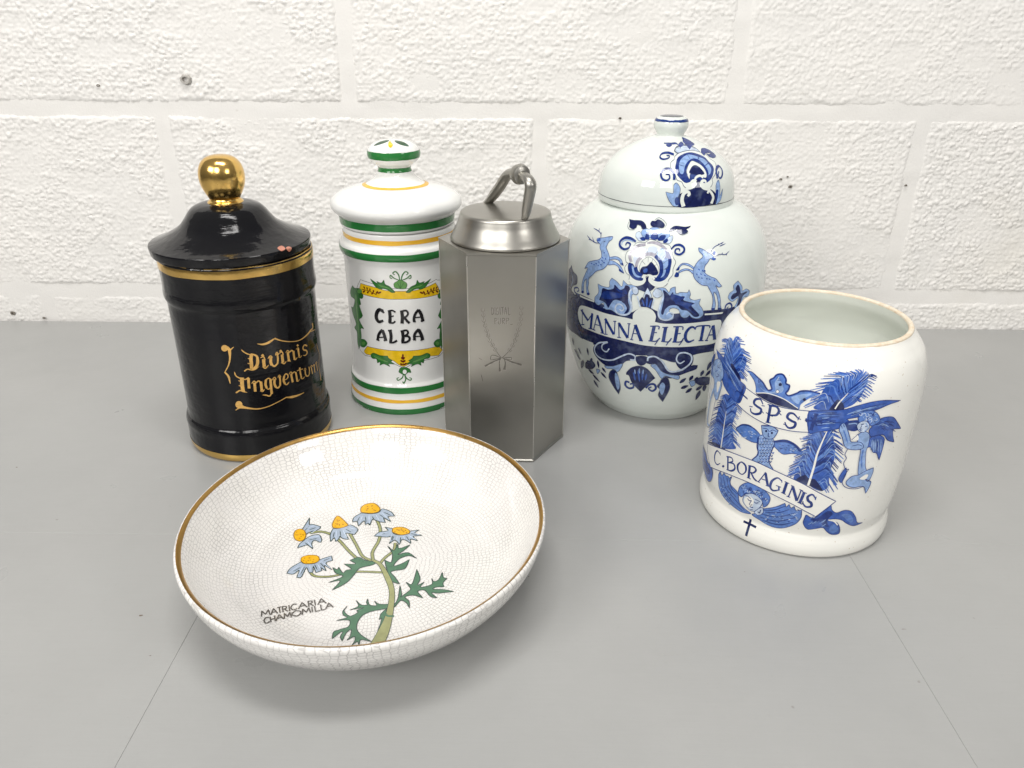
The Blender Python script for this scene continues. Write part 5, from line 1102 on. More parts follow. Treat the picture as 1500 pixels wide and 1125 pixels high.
ART['o_plume_a'] = [
("F",'b',[(-11.3,126.9),(-9.8,131.6),(-8,136.1),(-5.7,140.2),(-3.2,144),(-0.3,147.5),(2.9,150.8),(0.9,153.7),(-2.5,152.3),(-7.1,150.6),(-13.4,149.1),(-17.9,145.5),(-20.9,141.8),(-23,135.3),(-24.6,129.7),(-24.4,126.2)]),
("F",'b',[(-11.3,126.9),(-9.8,131.6),(-8,136.1),(-5.7,140.2),(-3.2,144),(-0.3,147.5),(2.9,150.8),(0.9,153.9),(3.3,152.6),(6.7,150.4),(7.6,147.6),(6.4,144.7),(5.3,141),(4,137.6),(1.9,134.5),(-1.4,131.1)]),
("S",'m',[1,0.96,0.68,0.39],0,[(0.6,148.4),(1.8,151.8),(2.5,154),(0.5,155.6)]),
("S",'b',[1,0.96,0.68,0.39],0,[(0.6,148.4),(1.8,151.7),(2.5,153.9),(0.7,155.5)]),
("S",'b',[1.01,0.97,0.69,0.4],0,[(-0.2,147.6),(1.8,151.1),(3.1,153.6),(2.3,155.2)]),
("S",'b',[1.01,0.97,0.69,0.4],0,[(-0.2,147.5),(0.8,151.1),(1.3,153.6),(-1.2,155.3)]),
("S",'m',[1.02,0.97,0.69,0.4],0,[(-0.6,147.1),(0.4,150.8),(0.9,153.3),(-1.9,155.1)]),
("S",'b',[1.02,0.97,0.69,0.4],0,[(-0.8,146.9),(1.8,150.7),(3.6,153.3),(3.4,154.9)]),
("S",'b',[1.03,0.98,0.7,0.4],0,[(-1,146.6),(-0.2,150.1),(0.1,152.4),(-2.5,154)]),
("S",'m',[1,0.96,0.68,0.39],0,[(-1,146.6),(2,150.9),(4.4,153.8),(4.5,155.5)]),
("S",'m',[1.03,0.98,0.7,0.4],0,[(-1.8,145.7),(-1.2,149.8),(-0.9,152.6),(-4.6,154.4)]),
("S",'b',[1.03,0.98,0.7,0.4],0,[(-1.8,145.7),(2.1,150.1),(5.2,153.1),(6.5,154.2)]),
("S",'d',[1.03,0.99,0.7,0.4],0,[(-2.1,145.3),(-1.6,149.4),(-1.4,152.2),(-5.3,154.1)]),
("S",'m',[1.03,0.98,0.7,0.4],0,[(-2.1,145.3),(2.2,149.8),(5.7,152.9),(7.4,153.8)]),
("S",'m',[1.04,1,0.71,0.41],0,[(-2.4,144.9),(-2,148.9),(-2,151.6),(-5.9,153.3)]),
("S",'d',[1.03,0.98,0.7,0.4],0,[(-2.6,144.6),(2.3,149.3),(6.4,152.5),(8.7,153.1)]),
("S",'b',[1.04,0.99,0.71,0.41],0,[(-3,144.2),(-2.9,148.7),(-3,151.8),(-8,153.6)]),
("S",'b',[1.04,0.99,0.7,0.41],0,[(-3.2,143.9),(2.2,148.7),(6.7,151.9),(9.5,152)]),
("S",'m',[1.05,1,0.71,0.41],0,[(-3.6,143.4),(-3.9,147.8),(-4.4,150.8),(-10.1,152.3)]),
("S",'m',[1.04,1,0.71,0.41],0,[(-3.7,143.3),(2.2,148.2),(7.2,151.5),(10.6,151.2)]),
("S",'b',[1.04,1,0.71,0.41],0,[(-4,142.9),(2.4,148),(7.8,151.5),(11.6,150.9)]),
("S",'b',[1.04,0.99,0.7,0.41],0,[(-4.1,142.8),(-4.8,148.2),(-5.6,152),(-13.4,153.4)]),
("S",'d',[1.03,0.99,0.7,0.4],0,[(-4.5,142.3),(3,148.2),(9.5,152.1),(14.4,150.8)]),
("S",'m',[1.04,1,0.71,0.41],0,[(-4.6,142),(-5.8,147.5),(-6.9,151.3),(-15,152.3)]),
("S",'b',[1.04,0.99,0.7,0.41],0,[(-4.8,141.7),(-6.2,147.8),(-7.6,152),(-16.7,152.8)]),
("S",'d',[1.04,1,0.71,0.41],0,[(-5,141.3),(2.5,147.5),(9.2,151.7),(14.7,150)]),
("S",'m',[1.04,1,0.71,0.41],0,[(-5.3,140.9),(-7.1,147.1),(-8.7,151.3),(-18.6,151.7)]),
("S",'d',[1.04,1,0.71,0.41],0,[(-5.4,140.7),(2,146.8),(8.4,150.9),(13.9,149.2)]),
("S",'m',[1.05,1,0.71,0.41],0,[(-5.6,140.5),(-7.6,146.8),(-9.4,151.3),(-20.1,151.4)]),
("S",'d',[1.06,1.02,0.72,0.42],0,[(-5.8,140.1),(1.2,146),(7.2,150),(12.4,148.3)]),
("S",'b',[1.06,1.02,0.72,0.42],0,[(-6.2,139.4),(1.4,145.7),(7.9,149.9),(13.6,148)]),
("S",'d',[1.05,1.01,0.71,0.41],0,[(-6.2,139.4),(-8.6,145.9),(-10.8,150.5),(-22.5,149.9)]),
("S",'m',[1.07,1.02,0.72,0.42],0,[(-6.5,138.8),(-9,144.9),(-11.2,149.2),(-22.6,148.3)]),
("S",'m',[1.08,1.03,0.73,0.42],0,[(-6.6,138.6),(-0.1,144.2),(5.5,147.9),(10.5,146)]),
("S",'m',[1.07,1.02,0.72,0.42],0,[(-6.8,138.3),(-9.6,144.7),(-12,149.1),(-24.2,147.8)]),
("S",'b',[1.08,1.03,0.73,0.42],0,[(-7,137.9),(0.5,144.1),(6.9,148.2),(12.7,145.9)]),
("S",'b',[1.1,1.05,0.75,0.43],0,[(-7.1,137.7),(-0.6,143.2),(4.8,146.8),(9.9,144.8)]),
("S",'d',[1.09,1.05,0.74,0.43],0,[(-7.2,137.6),(-9.8,143.2),(-12.1,147),(-23.1,145.4)]),
("S",'b',[1.09,1.05,0.74,0.43],0,[(-7.5,136.9),(-10.4,142.9),(-13,147.1),(-25.2,145)]),
("S",'d',[1.1,1.05,0.75,0.43],0,[(-7.7,136.7),(-0.6,142.5),(5.4,146.4),(11.1,143.8)]),
("S",'m',[1.12,1.07,0.76,0.44],0,[(-8,136),(-1.1,141.6),(4.8,145.4),(10.4,142.6)]),
("S",'b',[1.1,1.05,0.74,0.43],0,[(-8.1,135.8),(-11.3,142.1),(-14.1,146.4),(-26.9,143.9)]),
("S",'b',[1.12,1.07,0.76,0.44],0,[(-8.4,135.2),(-1,141.1),(5.3,145.1),(11.5,141.8)]),
("S",'d',[1.12,1.07,0.76,0.44],0,[(-8.5,135.1),(-11.3,140.8),(-13.9,144.8),(-25.5,142.5)]),
("S",'b',[1.12,1.07,0.76,0.44],0,[(-8.6,134.8),(-11.7,140.9),(-14.4,145),(-26.5,142.4)]),
("S",'b',[1.14,1.09,0.77,0.44],0,[(-8.8,134.6),(-2,140.2),(3.6,143.9),(9.7,140.5)]),
("S",'b',[1.12,1.07,0.76,0.44],0,[(-9,134),(-1.5,140.5),(4.9,144.8),(12.4,140.6)]),
("S",'m',[1.13,1.08,0.76,0.44],0,[(-9.1,133.7),(-13.2,139.9),(-16.6,144.1),(-29.5,139.3)]),
("S",'m',[1.14,1.09,0.77,0.45],0,[(-9.3,133.1),(-2.5,139.4),(3.3,143.7),(10.8,139.5)]),
("S",'b',[1.14,1.09,0.77,0.45],0,[(-9.3,133),(-13.6,138.8),(-17.2,142.7),(-30.1,136.8)]),
("S",'m',[1.14,1.09,0.77,0.45],0,[(-9.5,132.6),(-2.4,139.1),(3.5,143.5),(11.2,139.1)]),
("S",'b',[1.18,1.13,0.8,0.46],0,[(-9.6,132.1),(-13.4,136.8),(-16.7,139.9),(-28.1,133.7)]),
("S",'b',[1.18,1.13,0.8,0.46],0,[(-9.8,131.6),(-13.6,136.1),(-16.8,139.1),(-28.1,132.6)]),
("S",'b',[1.16,1.11,0.79,0.46],0,[(-9.9,131.2),(-3.1,137.7),(2.6,142),(10.1,137.8)]),
("S",'b',[1.18,1.12,0.8,0.46],0,[(-10,130.9),(-4.1,136.7),(0.8,140.5),(7.3,136.9)]),
("S",'b',[1.19,1.14,0.81,0.46],0,[(-10,130.9),(-13.9,135.4),(-17.2,138.3),(-28.6,131.5)]),
("S",'b',[1.17,1.12,0.8,0.46],0,[(-10.4,129.8),(-3.8,136.2),(1.7,140.6),(8.9,136.6)]),
("S",'d',[1.2,1.14,0.81,0.47],0,[(-10.4,129.6),(-14.4,134),(-17.8,136.9),(-29.5,129.3)]),
("S",'m',[1.19,1.14,0.81,0.46],0,[(-10.6,129.2),(-4.5,135.2),(0.5,139.3),(7.2,135.7)]),
("S",'d',[1.2,1.15,0.82,0.47],0,[(-10.6,129.1),(-14.6,133.5),(-18,136.4),(-29.8,128.5)]),
("S",'m',[1.2,1.15,0.82,0.47],0,[(-10.7,128.6),(-15,133.2),(-18.6,136.3),(-31.1,127.9)]),
("S",'d',[1.21,1.16,0.82,0.47],0,[(-10.8,128.6),(-5.3,134.1),(-1,137.8),(4.9,134.7)]),
("S",'m',[1.21,1.16,0.82,0.47],0,[(-11,127.7),(-15.3,132.3),(-19,135.4),(-31.8,126.8)]),
("S",'b',[1.21,1.16,0.82,0.47],0,[(-11.2,127.2),(-5.9,132.8),(-1.6,136.6),(4.1,133.6)]),
("S",'b',[1.21,1.16,0.82,0.47],0,[(-11.3,126.9),(-5.7,132.8),(-1.1,136.9),(5,133.7)]),
("S",'b',[1.22,1.16,0.83,0.48],0,[(-11.3,126.9),(-15.3,131.3),(-18.8,134.2),(-30.9,125.9)]),
("S",'p',[0.18,0.43,0.13],0,[(-17.3,127.1),(-20.4,132.8),(-26.9,126.6)]),
("S",'m',[0.18,0.42,0.13],0,[(-5.3,129.9),(0.1,136.3),(2.2,132.9)]),
("S",'m',[0.18,0.42,0.13],0,[(-19.2,129.8),(-22,135.8),(-28.6,129.4)]),
("S",'l',[0.17,0.41,0.13],0,[(-1.9,134),(3.8,140.6),(5.2,136.2)]),
("S",'p',[0.17,0.41,0.13],0,[(-16.4,132.4),(-20.1,138.6),(-27.4,132.8)]),
("S",'l',[0.17,0.4,0.13],0,[(-1.9,135.5),(5,142.4),(7.3,138.2)]),
("S",'m',[0.16,0.39,0.12],0,[(-17.1,138.7),(-18,145.3),(-24.1,141.5)]),
("S",'p',[0.16,0.4,0.12],0,[(-1.9,136.9),(6.2,143.8),(8.8,140.1)]),
("S",'m',[0.16,0.38,0.12],0,[(-12.2,139.5),(-13.8,146.3),(-20.9,143.5)]),
("S",'l',[0.16,0.38,0.12],0,[(-2.2,139.4),(6.5,146.2),(8.9,143.6)]),
("S",'l',[0.16,0.37,0.12],0,[(-10.5,141.8),(-12.2,148.8),(-19.1,147.1)]),
("S",'l',[0.16,0.38,0.12],0,[(1.1,142.1),(7.5,147.9),(6.9,144.4)]),
("S",'p',[0.15,0.36,0.11],0,[(-10.1,144.9),(-10.4,150.9),(-15.6,149.4)]),
("S",'l',[0.15,0.37,0.11],0,[(1.2,144.2),(9.2,150.4),(9.9,147.8)]),
("S",'p',[0.15,0.36,0.11],0,[(-6.3,146.5),(-5.8,151.3),(-9.8,150.9)]),
("S",'p',[0.15,0.36,0.11],0,[(2.6,147.3),(9.6,152.5),(9.3,150.9)]),
("S",'p',[0.15,0.36,0.11],0,[(-3.2,148.5),(-2.1,152.1),(-4.5,151.9)]),
("S",'p',[0.15,0.36,0.11],0,[(1,147.8),(7,152.9),(7,152.3)]),
("S",'p',[0.15,0.35,0.11],0,[(-1.3,149.7),(0,153.4),(-2,153.8)]),
("S",'m',[0.15,0.36,0.11],0,[(0.3,149),(3.8,153.2),(3.1,153.3)]),
("F",'n',[(-15.1,126.3),(-12.7,133.1),(-10.6,135),(-6.9,131.7),(-6.5,127.1)]),
("S",'c',[0.89,0.89,0.27],0,[(-11.8,128),(-9.6,133.3),(-5,140.1)]),
("F",'b',[(-18.4,65.8),(-18.1,73.4),(-17.8,80.8),(-17.5,88.3),(-17,95.5),(-16,102.6),(-15,109.5),(-21.6,108.7),(-24.1,104.7),(-25.5,100.2),(-25.1,94.7),(-27.2,87.8),(-27.1,83.4),(-29.4,77.8),(-29.5,72.2),(-28.9,68.2)]),
("F",'b',[(-18.4,65.8),(-18.1,73.4),(-17.8,80.8),(-17.5,88.3),(-17,95.5),(-16,102.6),(-15,109.5),(-11.7,110.9),(-9.2,107.6),(-8.1,102.1),(-6.2,95.4),(-5.5,88.1),(-6.7,79.8),(-6.2,72.7),(-5.4,66.3),(-9.9,61.9)]),
("S",'b',[1.2,1.15,0.81,0.47],0,[(-15.7,104.2),(-13.7,109.1),(-12.1,112.5),(-9.7,112.2)]),
("S",'d',[1.19,1.14,0.81,0.47],0,[(-15.8,104.2),(-17.9,108.4),(-19.8,111.1),(-25.2,109)]),
("S",'d',[1.2,1.15,0.81,0.47],0,[(-15.9,102.8),(-13.4,108.3),(-11.4,112.1),(-8.4,111.5)]),
("S",'b',[1.2,1.14,0.81,0.47],0,[(-16,102.7),(-18.3,107.1),(-20.2,110),(-25.9,107.7)]),
("S",'b',[1.2,1.15,0.82,0.47],0,[(-16,102.4),(-13.5,107.9),(-11.5,111.6),(-8.4,111)]),
("S",'m',[1.2,1.15,0.81,0.47],0,[(-16.1,102.2),(-18.4,106.5),(-20.3,109.4),(-26,107.1)]),
("S",'m',[1.2,1.15,0.81,0.47],0,[(-16.2,101.3),(-18.4,105.6),(-20.4,108.5),(-25.9,106.2)]),
("S",'b',[1.2,1.15,0.82,0.47],0,[(-16.2,101),(-13.2,107),(-10.9,111.1),(-7.2,110.1)]),
("S",'d',[1.2,1.15,0.82,0.47],0,[(-16.4,100),(-12.9,106.7),(-10.2,111.3),(-5.9,110)]),
("S",'b',[1.2,1.15,0.82,0.47],0,[(-16.4,99.6),(-18.8,104.2),(-20.9,107.2),(-26.8,104.7)]),
("S",'m',[1.2,1.15,0.82,0.47],0,[(-16.5,99),(-18.9,103.6),(-21,106.7),(-26.9,104.2)]),
("S",'b',[1.21,1.16,0.82,0.47],0,[(-16.6,98.6),(-13.2,104.9),(-10.5,109.3),(-6.1,107.8)]),
("S",'m',[1.21,1.16,0.82,0.47],0,[(-16.7,97.8),(-13.3,103.9),(-10.7,108.2),(-6.3,106.6)]),
("S",'b',[1.2,1.15,0.82,0.47],0,[(-16.7,97.5),(-19.5,102.7),(-21.8,106.2),(-28.6,103.4)]),
("S",'m',[1.21,1.16,0.82,0.47],0,[(-16.8,96.9),(-19.4,101.8),(-21.6,105),(-27.8,102.4)]),
("S",'b',[1.21,1.16,0.82,0.47],0,[(-16.9,96.6),(-12.9,103.6),(-9.7,108.5),(-4.5,106.5)]),
("S",'m',[1.21,1.16,0.82,0.47],0,[(-16.9,96),(-19.6,101),(-21.8,104.4),(-28.3,101.6)]),
("S",'b',[1.21,1.16,0.82,0.48],0,[(-17,95.8),(-12.8,102.9),(-9.5,107.9),(-3.9,105.5)]),
("S",'b',[1.21,1.16,0.82,0.47],0,[(-17.1,95),(-20.2,100.8),(-22.8,104.7),(-30.3,101.5)]),
("S",'b',[1.22,1.17,0.83,0.48],0,[(-17.1,94.8),(-13.3,101),(-10.3,105.2),(-5.1,102.6)]),
("S",'d',[1.21,1.16,0.82,0.47],0,[(-17.3,93.8),(-20.3,99.1),(-22.8,102.8),(-29.3,99.7)]),
("S",'b',[1.22,1.17,0.83,0.48],0,[(-17.3,93.1),(-12.9,100.1),(-9.3,105),(-2.1,101)]),
("S",'b',[1.22,1.17,0.83,0.48],0,[(-17.3,92.7),(-20.1,97.5),(-22.4,100.6),(-27.9,97.9)]),
("S",'d',[1.22,1.17,0.83,0.48],0,[(-17.3,92.2),(-12.8,99.4),(-9,104.4),(-1.1,99.7)]),
("S",'d',[1.22,1.17,0.83,0.48],0,[(-17.4,91.3),(-20.2,96.2),(-22.6,99.4),(-28.2,96.6)]),
("S",'b',[1.23,1.18,0.83,0.48],0,[(-17.4,91),(-12.8,97.8),(-9.2,102.5),(-1.3,97.6)]),
("S",'d',[1.22,1.17,0.83,0.48],0,[(-17.4,90.6),(-20.1,95.2),(-22.4,98.3),(-27.8,95.6)]),
("S",'d',[1.23,1.18,0.84,0.48],0,[(-17.4,90.2),(-12.9,96.9),(-9.2,101.5),(-1.3,96.3)]),
("S",'m',[1.23,1.17,0.83,0.48],0,[(-17.4,89.3),(-20.4,94.1),(-22.9,97.2),(-28.8,94)]),
("S",'d',[1.24,1.18,0.84,0.48],0,[(-17.4,88.9),(-12.7,95.7),(-8.8,100.3),(-0.3,94.6)]),
("S",'d',[1.23,1.17,0.83,0.48],0,[(-17.5,87.8),(-20.9,92.9),(-23.7,96.3),(-30.4,92)]),
("S",'d',[1.24,1.19,0.84,0.49],0,[(-17.5,87.6),(-12.6,94.2),(-8.6,98.8),(0.1,92.6)]),
("S",'m',[1.24,1.19,0.84,0.49],0,[(-17.5,87.2),(-13.1,93.1),(-9.5,97.1),(-1.7,91.5)]),
("S",'b',[1.23,1.18,0.84,0.48],0,[(-17.5,86.8),(-20.8,91.5),(-23.6,94.6),(-30.1,90.2)]),
("S",'m',[1.23,1.18,0.84,0.48],0,[(-17.6,86),(-21.1,90.8),(-24.1,94.1),(-31.1,89)]),
("S",'m',[1.25,1.19,0.84,0.49],0,[(-17.6,85.8),(-12.4,92.1),(-8.3,96.4),(0.8,89.3)]),
("S",'m',[1.25,1.2,0.85,0.49],0,[(-17.6,84.6),(-12.7,90.4),(-8.7,94.3),(0,87.1)]),
("S",'b',[1.23,1.18,0.84,0.48],0,[(-17.6,84.2),(-21.4,89.3),(-24.4,92.6),(-31.8,87.2)]),
("S",'d',[1.25,1.2,0.85,0.49],0,[(-17.6,83.9),(-12.7,89.6),(-8.7,93.3),(0.1,85.8)]),
("S",'m',[1.24,1.18,0.84,0.48],0,[(-17.6,83.5),(-21.5,88.7),(-24.6,92.1),(-32.1,86.7)]),
("S",'d',[1.24,1.18,0.84,0.48],0,[(-17.7,82.7),(-21.3,87.6),(-24.2,90.9),(-31.3,85.8)]),
("S",'d',[1.26,1.2,0.85,0.49],0,[(-17.7,82),(-13.1,86.8),(-9.4,89.9),(-1.3,82.3)]),
("S",'d',[1.26,1.21,0.86,0.49],0,[(-17.7,81.3),(-13.2,85.8),(-9.5,88.7),(-1.5,80.9)]),
("S",'b',[1.24,1.19,0.84,0.49],0,[(-17.7,81.1),(-21.3,86.1),(-24.2,89.4),(-31.1,84.6)]),
("S",'m',[1.24,1.19,0.84,0.49],0,[(-17.8,80.4),(-21.1,85.2),(-23.9,88.4),(-30.6,83.9)]),
("S",'d',[1.26,1.21,0.86,0.49],0,[(-17.8,80.2),(-13.4,84.2),(-9.9,86.7),(-2.3,78.8)]),
("S",'m',[1.27,1.21,0.86,0.5],0,[(-17.8,79.3),(-13.8,82.8),(-10.6,84.8),(-3.6,77)]),
("S",'b',[1.24,1.19,0.84,0.49],0,[(-17.8,79.2),(-21.5,84.4),(-24.5,87.8),(-31.9,82.7)]),
("S",'m',[1.25,1.19,0.84,0.49],0,[(-17.9,78.4),(-21.5,83.4),(-24.4,86.7),(-31.6,81.7)]),
("S",'b',[1.27,1.21,0.86,0.5],0,[(-17.9,78),(-13.7,81.4),(-10.2,83.3),(-2.9,74.7)]),
("S",'m',[1.25,1.19,0.85,0.49],0,[(-17.9,77.1),(-21.7,82.2),(-24.8,85.6),(-32.3,80.1)]),
("S",'b',[1.27,1.22,0.86,0.5],0,[(-17.9,76.6),(-13.7,79.9),(-10.3,81.8),(-3,73)]),
("S",'b',[1.28,1.22,0.86,0.5],0,[(-18,75.5),(-12.9,79.3),(-8.8,81.6),(0.1,70.8)]),
("S",'d',[1.25,1.19,0.85,0.49],0,[(-18,75.2),(-22.2,80.8),(-25.7,84.6),(-34.2,78.1)]),
("S",'d',[1.28,1.22,0.87,0.5],0,[(-18,74.8),(-12.9,78.7),(-8.8,80.9),(0.2,70)]),
("S",'b',[1.25,1.2,0.85,0.49],0,[(-18,74.5),(-22.1,79.8),(-25.4,83.4),(-33.6,77.2)]),
("S",'m',[1.25,1.2,0.85,0.49],0,[(-18.1,73.2),(-22.3,78.7),(-25.7,82.3),(-34.1,75.8)]),
("S",'m',[1.28,1.22,0.87,0.5],0,[(-18.1,73.1),(-13,76.8),(-8.8,79),(0.2,67.9)]),
("S",'b',[1.28,1.22,0.87,0.5],0,[(-18.1,72.7),(-13.1,76.4),(-9,78.5),(-0.2,67.5)]),
("S",'b',[1.25,1.2,0.85,0.49],0,[(-18.1,72.2),(-22.2,77.5),(-25.5,81),(-33.7,74.7)]),
("S",'b',[1.28,1.23,0.87,0.5],0,[(-18.2,71.6),(-13.1,75.2),(-9,77.3),(-0,66)]),
("S",'d',[1.26,1.2,0.85,0.49],0,[(-18.2,71.2),(-22.2,76.4),(-25.5,79.9),(-33.5,73.6)]),
("S",'m',[1.26,1.2,0.85,0.49],0,[(-18.2,70.4),(-22.3,75.7),(-25.6,79.2),(-33.9,72.7)]),
("S",'b',[1.29,1.23,0.87,0.5],0,[(-18.2,70.4),(-12.7,74.3),(-8.2,76.5),(1.6,63.9)]),
("S",'m',[1.26,1.21,0.86,0.49],0,[(-18.3,68.7),(-22.4,74.1),(-25.7,77.7),(-33.8,71.4)]),
("S",'b',[1.29,1.23,0.88,0.51],0,[(-18.3,68.6),(-13.6,71.9),(-9.8,73.7),(-1.5,62.8)]),
("S",'b',[1.29,1.24,0.88,0.51],0,[(-18.3,67.8),(-13.4,71.2),(-9.4,73.1),(-0.8,61.6)]),
("S",'b',[1.26,1.21,0.86,0.49],0,[(-18.3,67.8),(-22.1,73),(-25.2,76.4),(-32.9,70.7)]),
("S",'d',[1.27,1.21,0.86,0.5],0,[(-18.4,66.9),(-22,72),(-25,75.3),(-32.3,70)]),
("S",'b',[1.3,1.24,0.88,0.51],0,[(-18.4,66.2),(-14.4,69),(-11.1,70.4),(-4.1,61)]),
("S",'b',[1.26,1.21,0.86,0.49],0,[(-18.4,65.8),(-22.7,71.8),(-26.2,75.9),(-34.8,69.8)]),
("S",'m',[1.3,1.24,0.88,0.51],0,[(-18.4,65.8),(-14.8,68.2),(-11.9,69.5),(-5.6,60.7)]),
("S",'p',[0.2,0.44,0.15],0,[(-22.8,67.4),(-27.1,74.4),(-32,69.5)]),
("S",'l',[0.21,0.45,0.15],0,[(-13,65.7),(-8.4,70),(-4.2,62.5)]),
("S",'m',[0.2,0.44,0.15],0,[(-24.3,71.3),(-27.9,78),(-32.3,72.4)]),
("S",'l',[0.2,0.45,0.15],0,[(-13.7,67.4),(-9.1,72.5),(-4.9,64.4)]),
("S",'p',[0.2,0.44,0.15],0,[(-25.3,73.5),(-28,80.1),(-31.4,74.4)]),
("S",'m',[0.2,0.45,0.15],0,[(-11.9,70.4),(-6.7,75.5),(-1.8,67.2)]),
("S",'l',[0.2,0.43,0.15],0,[(-23.4,77.6),(-26.3,84.2),(-29.8,78.8)]),
("S",'m',[0.2,0.45,0.15],0,[(-10.8,74.1),(-6.7,79.1),(-3,72)]),
("S",'l',[0.2,0.43,0.15],0,[(-22.1,80.5),(-25.1,86.6),(-28.6,82.1)]),
("S",'l',[0.2,0.44,0.15],0,[(-11.3,80.8),(-8.4,86.6),(-5.9,80.4)]),
("S",'l',[0.2,0.43,0.15],0,[(-23.3,84.6),(-25.6,90.3),(-28.3,85.7)]),
("S",'l',[0.2,0.44,0.15],0,[(-10.8,85.2),(-6.9,92.1),(-3.3,85.9)]),
("S",'l',[0.19,0.43,0.15],0,[(-22.9,87.2),(-25.2,92.8),(-28,88.3)]),
("S",'l',[0.2,0.43,0.15],0,[(-12.7,89.1),(-8.6,96.6),(-4.8,91.3)]),
("S",'p',[0.19,0.43,0.15],0,[(-21.8,92.6),(-24.1,98.2),(-26.8,95)]),
("S",'l',[0.2,0.43,0.15],0,[(-12.7,92.8),(-8.6,100.8),(-4.7,96)]),
("S",'l',[0.19,0.42,0.14],0,[(-22.1,96.6),(-23.6,102.3),(-26.2,98.6)]),
("S",'m',[0.19,0.43,0.15],0,[(-12.8,95.1),(-9.4,102.9),(-6.4,98.3)]),
("S",'m',[0.19,0.42,0.14],0,[(-20.5,99.3),(-22.7,105.2),(-26.4,102.1)]),
("S",'p',[0.19,0.42,0.14],0,[(-12.9,100.8),(-10,107.7),(-8.6,104.5)]),
("S",'m',[0.19,0.42,0.14],0,[(-20.5,103.3),(-21.8,108.3),(-24.4,105.2)]),
("S",'l',[0.19,0.42,0.14],0,[(-12.8,102.4),(-9.4,109.7),(-7.4,107.2)]),
("S",'m',[0.19,0.42,0.14],0,[(-19.9,105.2),(-20.8,109.5),(-22.8,106.7)]),
("S",'l',[0.19,0.42,0.14],0,[(-13.1,106.4),(-10.7,112.3),(-9.4,110.7)]),
("F",'n',[(-27.9,68),(-23,73.7),(-19.3,71.3),(-15.1,70.9),(-8.7,62.3),(-14,63.8),(-19.2,65.6)]),
("S",'c',[1.57,1.37,1.18,0.59],0,[(-19.2,65.5),(-17.9,80.7),(-17.4,92.3),(-15.2,105.3),(-14.1,110.6)]),
]
